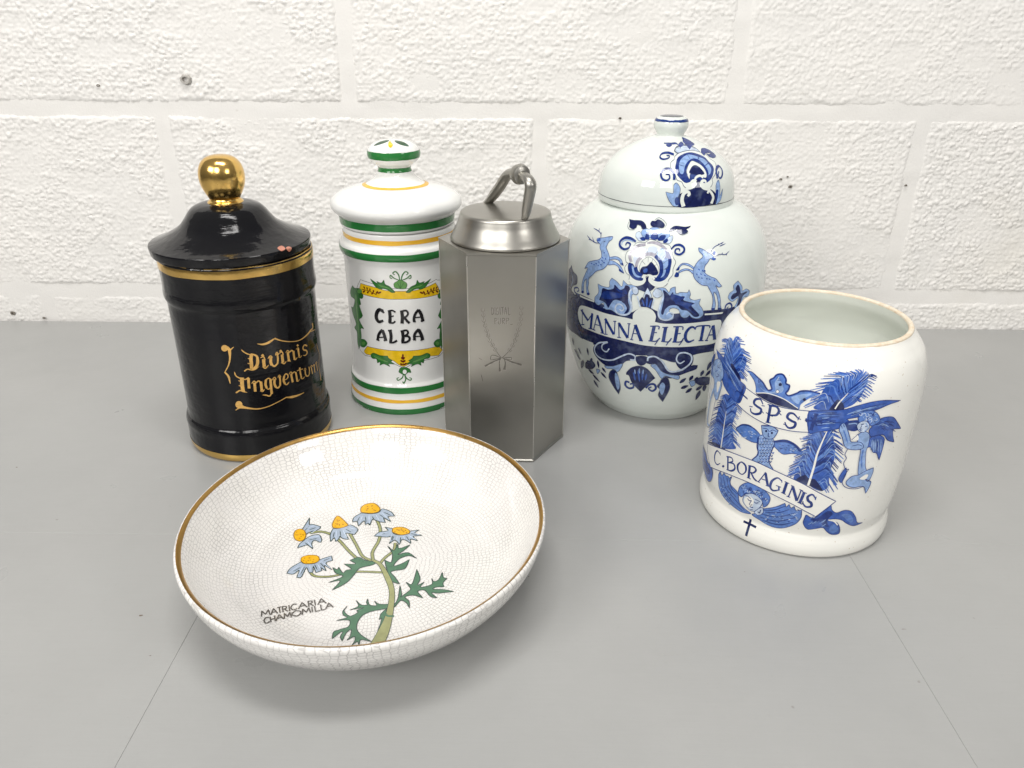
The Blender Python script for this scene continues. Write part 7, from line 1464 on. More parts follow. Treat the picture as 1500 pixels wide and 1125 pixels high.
ART['o_ribbon'] = [
("F",'c',[(-77.6,128.3,1),(-66.3,125.7),(-55.5,123.2),(-44.5,122.7),(-35,123.5),(-24.5,124.6,1),(-22,108.7,1),(-34.6,106.8),(-42,106.3),(-52.9,106.3),(-63.3,107.6),(-73.1,109.8),(-80.9,112.6,1)],'d',0.6),
("F",'b',[(-123.5,138,1),(-108.3,138.8),(-93,135.6),(-81.5,130.8),(-75,128.3),(-75.9,121),(-78.8,113.4),(-86.2,114.5),(-96.9,118.8),(-103.8,124.7),(-112.6,133.4)],'d',0.41),
("S",'m',[0.24,0.73,0.24],0,[(-94.2,131.9),(-85.2,126.1),(-79.5,121.7)]),
("S",'d',[0.24,0.73,0.24],0,[(-97.1,135.8),(-86.7,130.6),(-79.6,125.8)]),
("S",'d',[0.24,0.73,0.24],0,[(-109.3,134.2),(-94.7,130.7),(-84.2,126.7)]),
("S",'l',[0.24,0.73,0.24],0,[(-106,136.2),(-92.4,132.4),(-82.7,127.9)]),
("S",'l',[0.24,0.73,0.24],0,[(-97.4,131.5),(-87.6,126.1),(-80.9,121.8)]),
("S",'m',[0.24,0.73,0.24],0,[(-111.1,132.6),(-95.9,129.4),(-85.2,125.7)]),
("S",'d',[0.25,0.74,0.25],0,[(-101.9,131.8),(-90.6,127),(-82.5,123)]),
("S",'l',[0.24,0.72,0.24],0,[(-102.9,138.7),(-90,134.5),(-81,129.5)]),
("S",'l',[0.24,0.73,0.24],0,[(-94.7,131.8),(-85.6,126),(-79.7,121.6)]),
("S",'d',[0.24,0.73,0.24],0,[(-102.4,132.7),(-90.8,128),(-82.5,123.9)]),
("S",'l',[0.24,0.73,0.24],0,[(-101,137.9),(-88.9,133.3),(-80.5,128.4)]),
("S",'m',[0.24,0.73,0.24],0,[(-100.4,136.2),(-88.9,131.5),(-80.8,126.7)]),
("S",'d',[0.24,0.73,0.24],0,[(-96.2,134.8),(-86.2,129.4),(-79.5,124.7)]),
("S",'m',[0.24,0.73,0.24],0,[(-91.9,135.4),(-83.1,129.6),(-77.5,124.6)]),
("S",'d',1.81,0,[(-76.5,128.1),(-77.5,122.9),(-79.2,115.6)]),
("S",'d',1.16,0,[(-82.8,122.3),(-77.3,121.7),(-71.9,120)]),
("S",'d',0.66,0,[(-73.6,121.1),(-71.6,119.7)]),
("S",'d',0.66,0,[(-83.7,120.3),(-82,123.2)]),
("S",'d',0.67,0,[(-79.8,114.9),(-77.2,115.2)]),
("S",'d',[0.83,1.83,1.83,1.83,0.83],0,[(-59.1,120.6),(-61.5,123.6),(-65.2,122.2),(-66,118.9),(-63.1,117.4),(-59.9,116.4),(-60.2,113.1),(-63.8,111),(-67.1,111.4),(-68.2,114.1)]),
("S",'d',2.03,0,[(-53.5,121.9),(-53.6,108.2)]),
("S",'d',[1.49,1.65,1.82,1.16],0,[(-54.8,121.1),(-49.8,122.1),(-47.3,119.9),(-48.4,115.9),(-53.1,114.1)]),
("S",'d',[0.84,1.85,1.85,1.85,0.84],0,[(-34.1,117.5),(-37.4,120.1),(-40.2,119.4),(-40.9,116.2),(-38,114.4),(-35.1,113.4),(-35.5,110.1),(-38.6,108.5),(-41,110.1),(-41.9,112.3)]),
("S",'d',0.67,0,[(-59.6,115.7),(-57.6,114)]),
("S",'d',0.67,0,[(-69.3,115.1),(-66.6,115.7)]),
("S",'d',0.66,0,[(-59.9,119.3),(-57.6,119.8)]),
("S",'d',0.75,0,[(-55.9,115.3),(-50.8,113.8)]),
("S",'d',0.75,0,[(-47.7,118.9),(-45.1,116.7)]),
("S",'d',0.66,0,[(-47.8,116.7),(-45.9,119.9)]),
("S",'d',0.74,0,[(-55.7,121.8),(-51.7,122.1)]),
("S",'d',0.76,0,[(-55.2,107.9),(-51.5,108.4)]),
("S",'d',0.67,0,[(-34.8,117.6),(-32,116.9)]),
("S",'d',0.67,0,[(-42.8,110.5),(-40.2,110.2)]),
("S",'d',0.66,0,[(-33.9,115.9),(-33.2,119)]),
("F",'b',[(-28,123.8),(-16.3,126.4),(-6.3,127.9),(2.9,131.2),(12.8,133.5),(23.1,133.6),(36.4,131.2,1),(26.9,130.2),(19.4,128.1),(12.4,126),(4.4,122.7),(-2.7,121),(-1.6,119.6),(-4.1,115.1),(-10,112.4),(-19.1,109.7),(-25.6,108.4)],'d',0.57),
("S",'d',[0.28,0.75,0.28],0,[(-17.2,117.3),(-13.4,118.1),(-9.6,118.5)]),
("S",'d',[0.27,0.73,0.27],0,[(-19,124.1),(-14.7,125),(-10.2,125.5)]),
("S",'d',[0.28,0.74,0.28],0,[(-21.7,118.7),(-17.2,119.8),(-12.7,120.8)]),
("S",'d',[0.28,0.74,0.28],0,[(-17.6,121.9),(-14.8,122.6),(-12.2,123.5)]),
("S",'l',[0.28,0.75,0.28],0,[(-24.4,115.8),(-19.1,117),(-13.9,118.3)]),
("S",'l',[0.28,0.75,0.28],0,[(-18,112.7),(-15.5,113.4),(-12.9,113.8)]),
("S",'d',[0.28,0.75,0.28],0,[(-22.2,114),(-18.7,114.9),(-15.3,116.2)]),
("S",'d',[0.28,0.74,0.28],0,[(-19.8,120.2),(-15.4,121.2),(-11,121.8)]),
("S",'m',[0.28,0.74,0.28],0,[(-23.3,121.1),(-17.1,122.4),(-10.8,123.5)]),
("S",'d',[0.28,0.73,0.28],0,[(-17.3,122.9),(-12.4,123.8),(-7.4,124.8)]),
("S",'d',[0.28,0.75,0.28],0,[(-23.1,115.2),(-20.3,116.1),(-17.5,116.6)]),
("S",'d',[0.28,0.75,0.28],0,[(-17.1,118.2),(-13.3,119),(-9.6,119.5)]),
("S",'m',[0.28,0.74,0.28],0,[(-21.3,120.8),(-16.8,121.8),(-12.3,122.8)]),
("S",'l',[0.28,0.75,0.28],0,[(-21.1,115.4),(-15.5,116.6),(-9.9,117.4)]),
("S",'m',[0.27,0.73,0.27],0,[(-23.6,122.5),(-19.9,123.5),(-16.1,124.2)]),
("S",'d',[0.28,0.75,0.28],0,[(-19.3,116.1),(-13,117.3),(-6.6,118.5)]),
("S",'l',[0.27,0.73,0.27],0,[(-24.9,122.3),(-19.1,123.6),(-13.2,125)]),
("S",'d',[0.28,0.75,0.28],0,[(-24.4,116),(-18,117.3),(-11.6,118.2)]),
("S",'l',[0.28,0.74,0.28],0,[(-18.9,120.2),(-16.2,120.9),(-13.6,122)]),
("S",'d',[0.28,0.74,0.28],0,[(-22.9,119.9),(-19.2,120.8),(-15.5,121.4)]),
("S",'m',[0.28,0.74,0.28],0,[(-23.8,119.9),(-17.6,121.2),(-11.4,122.3)]),
("S",'m',[0.28,0.74,0.28],0,[(-24.4,117.6),(-20.4,118.6),(-16.4,119.7)]),
("S",'l',[0.28,0.75,0.28],0,[(-18.9,115.9),(-15.3,116.7),(-11.7,118)]),
("S",'d',[0.28,0.74,0.28],0,[(-24.1,117.6),(-18.7,118.8),(-13.2,120.1)]),
("S",'d',[0.27,0.73,0.27],0,[(-20.3,123.2),(-15.3,124.2),(-10.2,125.1)]),
("S",'d',[0.28,0.74,0.28],0,[(-20.8,120.8),(-14.4,122),(-8,122.6)]),
("S",'d',[0.28,0.65,0.19],0,[(4.5,124.7),(11.8,127.5),(22.2,129.7)]),
("S",'d',[0.28,0.65,0.19],0,[(-0.4,124.4),(6.6,127.2),(15.2,129.3)]),
("S",'l',[0.28,0.65,0.19],0,[(-0.8,123.5),(6.2,126.5),(14.5,128.8)]),
("S",'l',[0.28,0.65,0.18],0,[(-3.4,124.5),(3.5,127.2),(11,129.1)]),
("S",'l',[0.28,0.65,0.19],0,[(0.3,125.3),(7.3,128),(16.2,129.8)]),
("S",'d',[0.28,0.65,0.18],0,[(1.8,126.6),(8.9,129),(18.4,130.6)]),
("S",'m',[0.28,0.65,0.19],0,[(2.8,126.9),(10,129.2),(19.9,130.8)]),
("S",'d',[0.28,0.65,0.19],0,[(-0.1,124.2),(6.9,127),(15.5,129.2)]),
("S",'l',[0.28,0.65,0.18],0,[(-2.9,125.1),(4,127.7),(11.8,129.4)]),
("S",'m',[0.28,0.65,0.19],0,[(5.1,125.7),(12.4,128.3),(23.1,130.2)]),
("S",'d',[0.28,0.65,0.19],0,[(5.1,128.1),(12.5,130.2),(23.5,131.4)]),
("S",'m',[0.28,0.65,0.19],0,[(2.1,124.9),(9.2,127.6),(18.7,129.7)]),
("F",'d',[(-3.3,118.9),(4.9,120.3),(9.1,117.1),(4.8,111.9),(-1.5,113.3)]),
("S",'l',0.77,0,[(-1.2,117.3),(3.7,117.8),(5.8,115.4)]),
("S",'d',2.05,0,[(-22.9,123.2),(-23.8,117),(-24.3,110.6)]),
("S",'d',1.49,0,[(-29.3,117),(-23.8,117.4),(-18.4,117.6)]),
("S",'d',0.93,0,[(-28.8,118.6),(-28.1,115.7)]),
("S",'d',0.94,0,[(-19.2,119.1),(-18.5,115.9)]),
("S",'d',0.92,0,[(-24.3,122.9),(-21.5,122.5)]),
("S",'d',0.94,0,[(-25.5,110.7),(-23,110.4)]),
("S",'d',0.94,0,[(-25.9,120.3),(-21.4,114.5)]),
("S",'d',0.94,0,[(-22.2,120.5),(-24.9,113.9)]),
]
ART['o_owl'] = [
("F",'m',[(-78.5,92.6),(-73.3,98.1),(-66.8,100.1),(-60.9,98.7),(-56.9,94.9),(-59.1,89.3),(-66,88.2),(-73,89.6)],'d',0.52),
("S",'d',0.44,3,[(-65.4,91.3),(-64.5,90.8),(-63.7,91.6)]),
("S",'l',0.43,3,[(-63.4,95.8),(-62.5,95.2),(-61.8,96.1)]),
("S",'l',0.43,3,[(-66.8,96.5),(-65.9,96),(-65.1,96.9)]),
("S",'p',0.43,3,[(-64.8,94.6),(-63.9,94.1),(-63.1,94.9)]),
("S",'l',0.44,3,[(-72.9,88.8),(-71.9,88.4),(-71,89.3)]),
("S",'l',0.43,3,[(-66.5,94.4),(-65.6,93.9),(-64.8,94.8)]),
("S",'p',0.43,3,[(-62.4,95.8),(-61.5,95.3),(-60.7,96.1)]),
("S",'l',0.43,3,[(-71,93.8),(-70.1,93.4),(-69.2,94.3)]),
("S",'l',0.44,3,[(-73.2,92),(-72.2,91.6),(-71.3,92.5)]),
("S",'l',0.44,3,[(-69.1,90.5),(-68.2,90),(-67.4,90.9)]),
("S",'p',0.44,3,[(-65.1,92.4),(-64.2,91.9),(-63.4,92.8)]),
("S",'d',0.44,3,[(-74.6,90.7),(-73.6,90.2),(-72.7,91.2)]),
("S",'p',0.44,3,[(-69.9,89.3),(-68.9,88.8),(-68.1,89.8)]),
("S",'p',0.44,3,[(-70.4,89.4),(-69.4,88.9),(-68.6,89.9)]),
("S",'p',0.43,3,[(-65.3,96.3),(-64.4,95.8),(-63.6,96.6)]),
("S",'p',0.43,3,[(-67.5,95.5),(-66.6,95),(-65.8,95.8)]),
("S",'d',[0.52,1.2,1.2,0.52],0,[(-78.3,92.8),(-73.3,98),(-66.8,100.1),(-60.1,98.2)]),
("F",'m',[(-47.6,95),(-39.9,98.5),(-33.4,97.2),(-28.5,93.3),(-27.2,89.6),(-33.6,89),(-39.6,86.8),(-44.4,89.5),(-47.4,92.1)],'d',0.5),
("S",'d',[0.82,2.13,1.8,0.66],0,[(-47,94.4),(-39.8,97.5),(-33.3,96.4),(-28,91.3)]),
("S",'l',0.41,3,[(-35.9,90.9),(-35.1,90.3),(-34.5,90.9)]),
("S",'d',0.41,3,[(-36.4,91.6),(-35.7,91),(-35.1,91.6)]),
("S",'d',0.41,3,[(-33.9,91.2),(-33.2,90.5),(-32.6,91.2)]),
("S",'d',0.41,3,[(-41.3,94),(-40.5,93.4),(-39.9,94.1)]),
("S",'l',0.41,3,[(-34.9,94.9),(-34.2,94.2),(-33.6,94.9)]),
("S",'d',0.41,3,[(-33.4,94.9),(-32.7,94.2),(-32.1,94.9)]),
("S",'l',0.41,3,[(-35.8,93.4),(-35,92.7),(-34.4,93.4)]),
("S",'l',0.41,3,[(-35.4,90.3),(-34.6,89.7),(-34,90.3)]),
("S",'p',0.41,3,[(-35.5,92.3),(-34.8,91.6),(-34.2,92.3)]),
("S",'d',0.41,3,[(-38.5,93.1),(-37.7,92.4),(-37.1,93.1)]),
("S",'d',0.41,3,[(-39,91.2),(-38.2,90.6),(-37.6,91.2)]),
("S",'p',0.41,3,[(-33.8,91.9),(-33.1,91.2),(-32.5,91.9)]),
("S",'d',0.41,3,[(-37.5,95.2),(-36.8,94.5),(-36.2,95.2)]),
("S",'l',0.41,3,[(-43.4,93.3),(-42.6,92.7),(-42,93.4)]),
("S",'d',0.41,3,[(-42.4,91),(-41.6,90.3),(-41,91.1)]),
("S",'p',0.41,3,[(-32.7,93.7),(-31.9,93),(-31.4,93.7)]),
("S",'d',0.41,3,[(-37.6,95),(-36.9,94.3),(-36.3,95)]),
("S",'l',0.41,3,[(-33.3,92.7),(-32.6,92),(-32,92.7)]),
("S",'l',0.41,3,[(-43.1,88.2),(-42.4,87.6),(-41.8,88.3)]),
("S",'l',0.41,3,[(-31.6,92.6),(-30.9,91.9),(-30.3,92.6)]),
("S",'d',0.41,3,[(-42.5,91.5),(-41.8,90.8),(-41.2,91.5)]),
("S",'d',0.41,3,[(-41.6,91.6),(-40.9,91),(-40.3,91.7)]),
("F",'l',[(-58.6,94.8),(-53.2,98.5),(-48.4,96.9),(-46.5,92.4),(-48.1,85),(-48.6,77.9),(-44.5,71.9,1),(-54.3,72.6),(-61.5,73.5,1),(-57.7,79.5),(-57.9,86.4)],'d',0.5),
("S",'b',0.49,0,[(-58.3,93.9),(-57.3,92.8),(-56.8,94.5)]),
("S",'p',0.33,0,[(-57.7,94.1),(-57.4,93.4),(-57.3,94.3)]),
("S",'d',0.49,0,[(-56.1,94.7),(-55.2,93.6),(-54.6,95.3)]),
("S",'p',0.33,0,[(-55.6,94.9),(-55.3,94.3),(-55.2,95.1)]),
("S",'b',0.49,0,[(-54,95.5),(-53.1,94.4),(-52.6,96.1)]),
("S",'p',0.33,0,[(-53.5,95.7),(-53.2,95.1),(-53.1,95.9)]),
("S",'d',0.49,0,[(-52,96.3),(-51,95.2),(-50.5,96.8)]),
("S",'p',0.33,0,[(-51.5,96.5),(-51.1,95.8),(-51,96.6)]),
("S",'b',0.49,0,[(-50,97),(-49,95.9),(-48.5,97.5)]),
("S",'p',0.33,0,[(-49.4,97.2),(-49.1,96.5),(-49,97.3)]),
("S",'b',0.49,0,[(-56.9,92),(-55.9,90.9),(-55.4,92.6)]),
("S",'p',0.33,0,[(-56.4,92.2),(-56,91.6),(-55.9,92.4)]),
("S",'d',0.49,0,[(-54.8,92.8),(-53.8,91.8),(-53.3,93.4)]),
("S",'p',0.33,0,[(-54.2,93),(-53.9,92.4),(-53.8,93.2)]),
("S",'d',0.49,0,[(-52.7,93.6),(-51.8,92.5),(-51.2,94.2)]),
("S",'p',0.33,0,[(-52.2,93.8),(-51.8,93.2),(-51.7,94)]),
("S",'b',0.49,0,[(-50.6,94.4),(-49.7,93.3),(-49.2,94.9)]),
("S",'p',0.33,0,[(-50.1,94.6),(-49.8,93.9),(-49.7,94.7)]),
("S",'d',0.49,0,[(-48.6,95.1),(-47.7,94),(-47.2,95.6)]),
("S",'p',0.33,0,[(-48.1,95.3),(-47.8,94.6),(-47.7,95.4)]),
("S",'d',0.5,0,[(-57.6,89.3),(-56.7,88.2),(-56.1,89.9)]),
("S",'p',0.33,0,[(-57.1,89.5),(-56.8,88.9),(-56.6,89.7)]),
("S",'d',0.5,0,[(-55.5,90.2),(-54.5,89.1),(-54,90.7)]),
("S",'p',0.33,0,[(-55,90.4),(-54.6,89.7),(-54.5,90.5)]),
("S",'b',0.49,0,[(-53.4,91),(-52.5,89.9),(-51.9,91.5)]),
("S",'p',0.33,0,[(-52.9,91.2),(-52.5,90.5),(-52.4,91.3)]),
("S",'b',0.49,0,[(-51.3,91.7),(-50.4,90.6),(-49.9,92.3)]),
("S",'p',0.33,0,[(-50.8,91.9),(-50.5,91.3),(-50.4,92.1)]),
("S",'d',0.49,0,[(-49.3,92.5),(-48.4,91.3),(-47.9,93)]),
("S",'p',0.33,0,[(-48.8,92.7),(-48.5,92),(-48.4,92.8)]),
("S",'b',0.5,0,[(-56.2,87.4),(-55.3,86.3),(-54.7,88)]),
("S",'p',0.33,0,[(-55.7,87.7),(-55.4,87),(-55.2,87.8)]),
("S",'d',0.5,0,[(-54.1,88.3),(-53.2,87.2),(-52.6,88.8)]),
("S",'p',0.33,0,[(-53.6,88.5),(-53.3,87.8),(-53.1,88.7)]),
("S",'b',0.5,0,[(-52,89.1),(-51.1,88),(-50.6,89.6)]),
("S",'p',0.33,0,[(-51.5,89.3),(-51.2,88.6),(-51.1,89.4)]),
("S",'b',0.5,0,[(-50,89.8),(-49.1,88.7),(-48.5,90.3)]),
("S",'p',0.33,0,[(-49.5,90),(-49.1,89.4),(-49,90.2)]),
("S",'d',0.5,0,[(-48,90.5),(-47,89.4),(-46.5,91)]),
("S",'p',0.33,0,[(-47.5,90.7),(-47.1,90.1),(-47,90.9)]),
("S",'b',0.5,0,[(-57,84.7),(-56,83.6),(-55.4,85.3)]),
("S",'p',0.33,0,[(-56.4,84.9),(-56.1,84.3),(-56,85.1)]),
("S",'d',0.5,0,[(-54.8,85.6),(-53.9,84.5),(-53.3,86.2)]),
("S",'p',0.33,0,[(-54.3,85.8),(-54,85.1),(-53.9,86)]),
("S",'d',0.5,0,[(-52.7,86.4),(-51.8,85.3),(-51.3,86.9)]),
("S",'p',0.33,0,[(-52.2,86.6),(-51.9,85.9),(-51.8,86.8)]),
("S",'b',0.5,0,[(-50.7,87.2),(-49.8,86),(-49.2,87.7)]),
("S",'p',0.33,0,[(-50.2,87.3),(-49.8,86.7),(-49.7,87.5)]),
("S",'b',0.5,0,[(-48.6,87.9),(-47.7,86.8),(-47.2,88.4)]),
("S",'p',0.33,0,[(-48.1,88.1),(-47.8,87.4),(-47.7,88.2)]),
("S",'b',0.5,0,[(-55.6,82.8),(-54.6,81.7),(-54.1,83.4)]),
("S",'p',0.33,0,[(-55,83),(-54.7,82.4),(-54.6,83.2)]),
("S",'d',0.5,0,[(-53.5,83.7),(-52.5,82.6),(-52,84.2)]),
("S",'p',0.33,0,[(-52.9,83.9),(-52.6,83.2),(-52.5,84)]),
("S",'d',0.5,0,[(-51.4,84.5),(-50.4,83.4),(-49.9,85)]),
("S",'p',0.33,0,[(-50.9,84.7),(-50.5,84),(-50.4,84.8)]),
("S",'b',0.5,0,[(-49.3,85.2),(-48.4,84.1),(-47.9,85.8)]),
("S",'p',0.33,0,[(-48.8,85.4),(-48.5,84.8),(-48.4,85.6)]),
("S",'b',0.5,0,[(-47.3,86),(-46.4,84.8),(-45.9,86.5)]),
("S",'p',0.33,0,[(-46.8,86.2),(-46.5,85.5),(-46.4,86.3)]),
("S",'d',0.5,0,[(-56.3,80.1),(-55.3,79),(-54.8,80.7)]),
("S",'p',0.33,0,[(-55.8,80.3),(-55.4,79.7),(-55.3,80.5)]),
("S",'d',0.5,0,[(-54.2,81),(-53.2,79.8),(-52.7,81.5)]),
("S",'p',0.33,0,[(-53.6,81.2),(-53.3,80.5),(-53.2,81.3)]),
("S",'d',0.5,0,[(-52.1,81.8),(-51.1,80.7),(-50.6,82.3)]),
("S",'p',0.33,0,[(-51.6,82),(-51.2,81.3),(-51.1,82.1)]),
("S",'b',0.5,0,[(-50,82.6),(-49.1,81.4),(-48.6,83.1)]),
("S",'p',0.33,0,[(-49.5,82.8),(-49.2,82.1),(-49.1,82.9)]),
("S",'d',0.5,0,[(-48,83.3),(-47.1,82.2),(-46.5,83.8)]),
("S",'p',0.33,0,[(-47.5,83.5),(-47.2,82.8),(-47,83.6)]),
("S",'b',0.5,0,[(-55.7,77.9),(-54.7,76.8),(-54.1,78.5)]),
("S",'p',0.34,0,[(-55.1,78.1),(-54.8,77.5),(-54.7,78.3)]),
("S",'b',0.5,0,[(-53.5,78.8),(-52.6,77.6),(-52,79.3)]),
("S",'p',0.34,0,[(-53,79),(-52.7,78.3),(-52.6,79.1)]),
("S",'d',0.5,0,[(-51.5,79.6),(-50.5,78.5),(-50,80.1)]),
("S",'p',0.33,0,[(-50.9,79.8),(-50.6,79.1),(-50.5,79.9)]),
("S",'b',0.5,0,[(-49.4,80.3),(-48.5,79.2),(-48,80.9)]),
("S",'p',0.33,0,[(-48.9,80.5),(-48.6,79.9),(-48.5,80.7)]),
("S",'d',0.5,0,[(-47.4,81.1),(-46.5,80),(-45.9,81.6)]),
("S",'p',0.33,0,[(-46.9,81.3),(-46.5,80.6),(-46.4,81.4)]),
("S",'d',0.51,0,[(-56.4,75.1),(-55.5,74),(-54.9,75.8)]),
("S",'p',0.34,0,[(-55.9,75.3),(-55.5,74.7),(-55.4,75.5)]),
("S",'d',0.51,0,[(-54.3,76),(-53.3,74.9),(-52.8,76.6)]),
("S",'p',0.34,0,[(-53.7,76.2),(-53.4,75.6),(-53.3,76.4)]),
("S",'b',0.5,0,[(-52.2,76.8),(-51.2,75.7),(-50.7,77.4)]),
("S",'p',0.34,0,[(-51.6,77),(-51.3,76.4),(-51.2,77.2)]),
("S",'d',0.5,0,[(-50.1,77.7),(-49.2,76.5),(-48.6,78.2)]),
("S",'p',0.34,0,[(-49.6,77.8),(-49.2,77.2),(-49.1,78)]),
("S",'d',0.5,0,[(-48,78.4),(-47.1,77.3),(-46.6,78.9)]),
("S",'p',0.34,0,[(-47.5,78.6),(-47.2,77.9),(-47.1,78.8)]),
("S",'d',0.83,0,[(-58.9,93.8),(-58.6,86.1),(-57,80.7),(-60.7,74.3)]),
("S",'d',0.67,0,[(-46.6,92.4),(-47.9,85.1),(-48.4,78),(-44.5,72.3)]),
("F",'l',[(-57.8,104.2,1),(-54.3,104.9),(-49.7,106.2),(-45.5,104.5,1),(-46.1,101.5),(-48.2,97),(-53,95.3),(-56,98)],'d',0.51),
("F",'n',[(-52.8,101.4),(-52.9,100.8),(-53.4,100.2),(-53.9,100.1),(-54.4,100.5),(-54.5,101.1),(-54.2,101.8),(-53.6,102.1),(-53.1,102)]),
("F",'n',[(-48.6,101.4),(-48.7,100.7),(-49.1,100.2),(-49.7,100.1),(-50.2,100.5),(-50.3,101.1),(-50,101.8),(-49.4,102.1),(-48.9,101.9)]),
("S",'d',0.69,0,[(-51.9,100.4),(-51.7,97.8),(-50.6,97.3)]),
("S",'d',0.51,0,[(-56.1,102.4),(-53.2,103),(-51.6,101.4)]),
("S",'d',0.51,0,[(-51.2,101.5),(-49.3,103.5),(-46.5,103.2)]),
("S",'d',0.68,0,[(-57.6,104.1),(-54.4,105.3),(-49.7,106.2),(-45.7,104.5)]),
]
ART['o_banner'] = [
("F",'b',[(-16.4,39.8),(-10.3,37.8),(-3.2,48.1),(-0.8,49.9),(0.9,45.8),(4.9,43.1),(10.4,45.1),(16.3,43.4),(21.3,37.7),(25.2,31.2),(31,29.8,1),(23.5,28.4),(16.3,31.8),(10.3,36.2),(4.7,37.5),(0.7,36.6),(7.3,33.7),(11.4,27.6),(12.5,22),(6.8,21.5),(2,24.7),(-2.1,28.9),(-7.6,27.4),(-13.1,26.2),(-17,31.4),(-17.1,36)],'d',0.58),
("F",'d',[(-13.1,37.6),(-8.8,37.2),(-1.9,44.8),(2.2,42.2),(-0.8,35.9),(2,30.2),(-2.6,31.1),(-5.5,34.7),(-10.4,34.2)]),
("F",'m',[(3.8,32.1),(7.5,31),(10.8,25.5),(7.1,23.2),(3.2,26)]),
("S",'c',0.96,0,[(0.2,36.6),(4.9,35.1),(8.5,31.4)]),
("F",'m',[(9.1,41.1),(15.2,41.3),(20.3,35.1),(18.5,32.6),(12.2,38.1)]),
("S",'l',0.56,3,[(-4.8,33.6),(-3.3,34.8),(-1.8,36.6)]),
("S",'l',0.59,3,[(-3.6,30.1),(-2.1,31.3),(-0.7,33.1)]),
("S",'m',0.54,3,[(-13.5,36.6),(-12,37.9),(-10.6,39.7)]),
("S",'l',0.56,3,[(-4.7,34.5),(-3.1,35.7),(-1.7,37.4)]),
("S",'l',0.56,3,[(-11,32.1),(-9.5,33.5),(-8.1,35.3)]),
("S",'m',0.57,3,[(-6.1,33),(-4.5,34.2),(-3.1,35.9)]),
("S",'m',0.57,3,[(-9.2,32.5),(-7.7,33.8),(-6.2,35.6)]),
("S",'d',0.55,3,[(-11.9,34.4),(-10.4,35.7),(-9,37.5)]),
("S",'m',0.56,3,[(-13.9,32),(-12.4,33.4),(-10.9,35.3)]),
("S",'l',0.57,3,[(-13.5,31.1),(-12,32.5),(-10.6,34.3)]),
("F",'b',[(-136.6,46.6),(-119,49.8),(-111.8,45.4),(-102.3,45.2),(-99.9,39.9),(-103.5,31.3),(-113,26.8),(-121.7,29.7),(-131.8,30.7),(-135.3,36.5)],'d',0.52),
("F",'d',[(-121.8,43.4),(-111.4,42.7),(-104.2,40.2),(-108.2,34.8),(-116.8,35.6)]),
("F",'c',[(-115,60.5,1),(-85.6,70.2),(-61.1,73.7),(-44.9,72.2),(-25.4,67.3),(-10.1,60),(2.1,53.7,1),(-1,50.1),(-9.6,39.3,1),(-15.7,42.2),(-29.9,48.3),(-48.3,53),(-61.9,54.2),(-81.7,51.5),(-104,44.6,1),(-110.7,51.8)],'d',0.67),
]
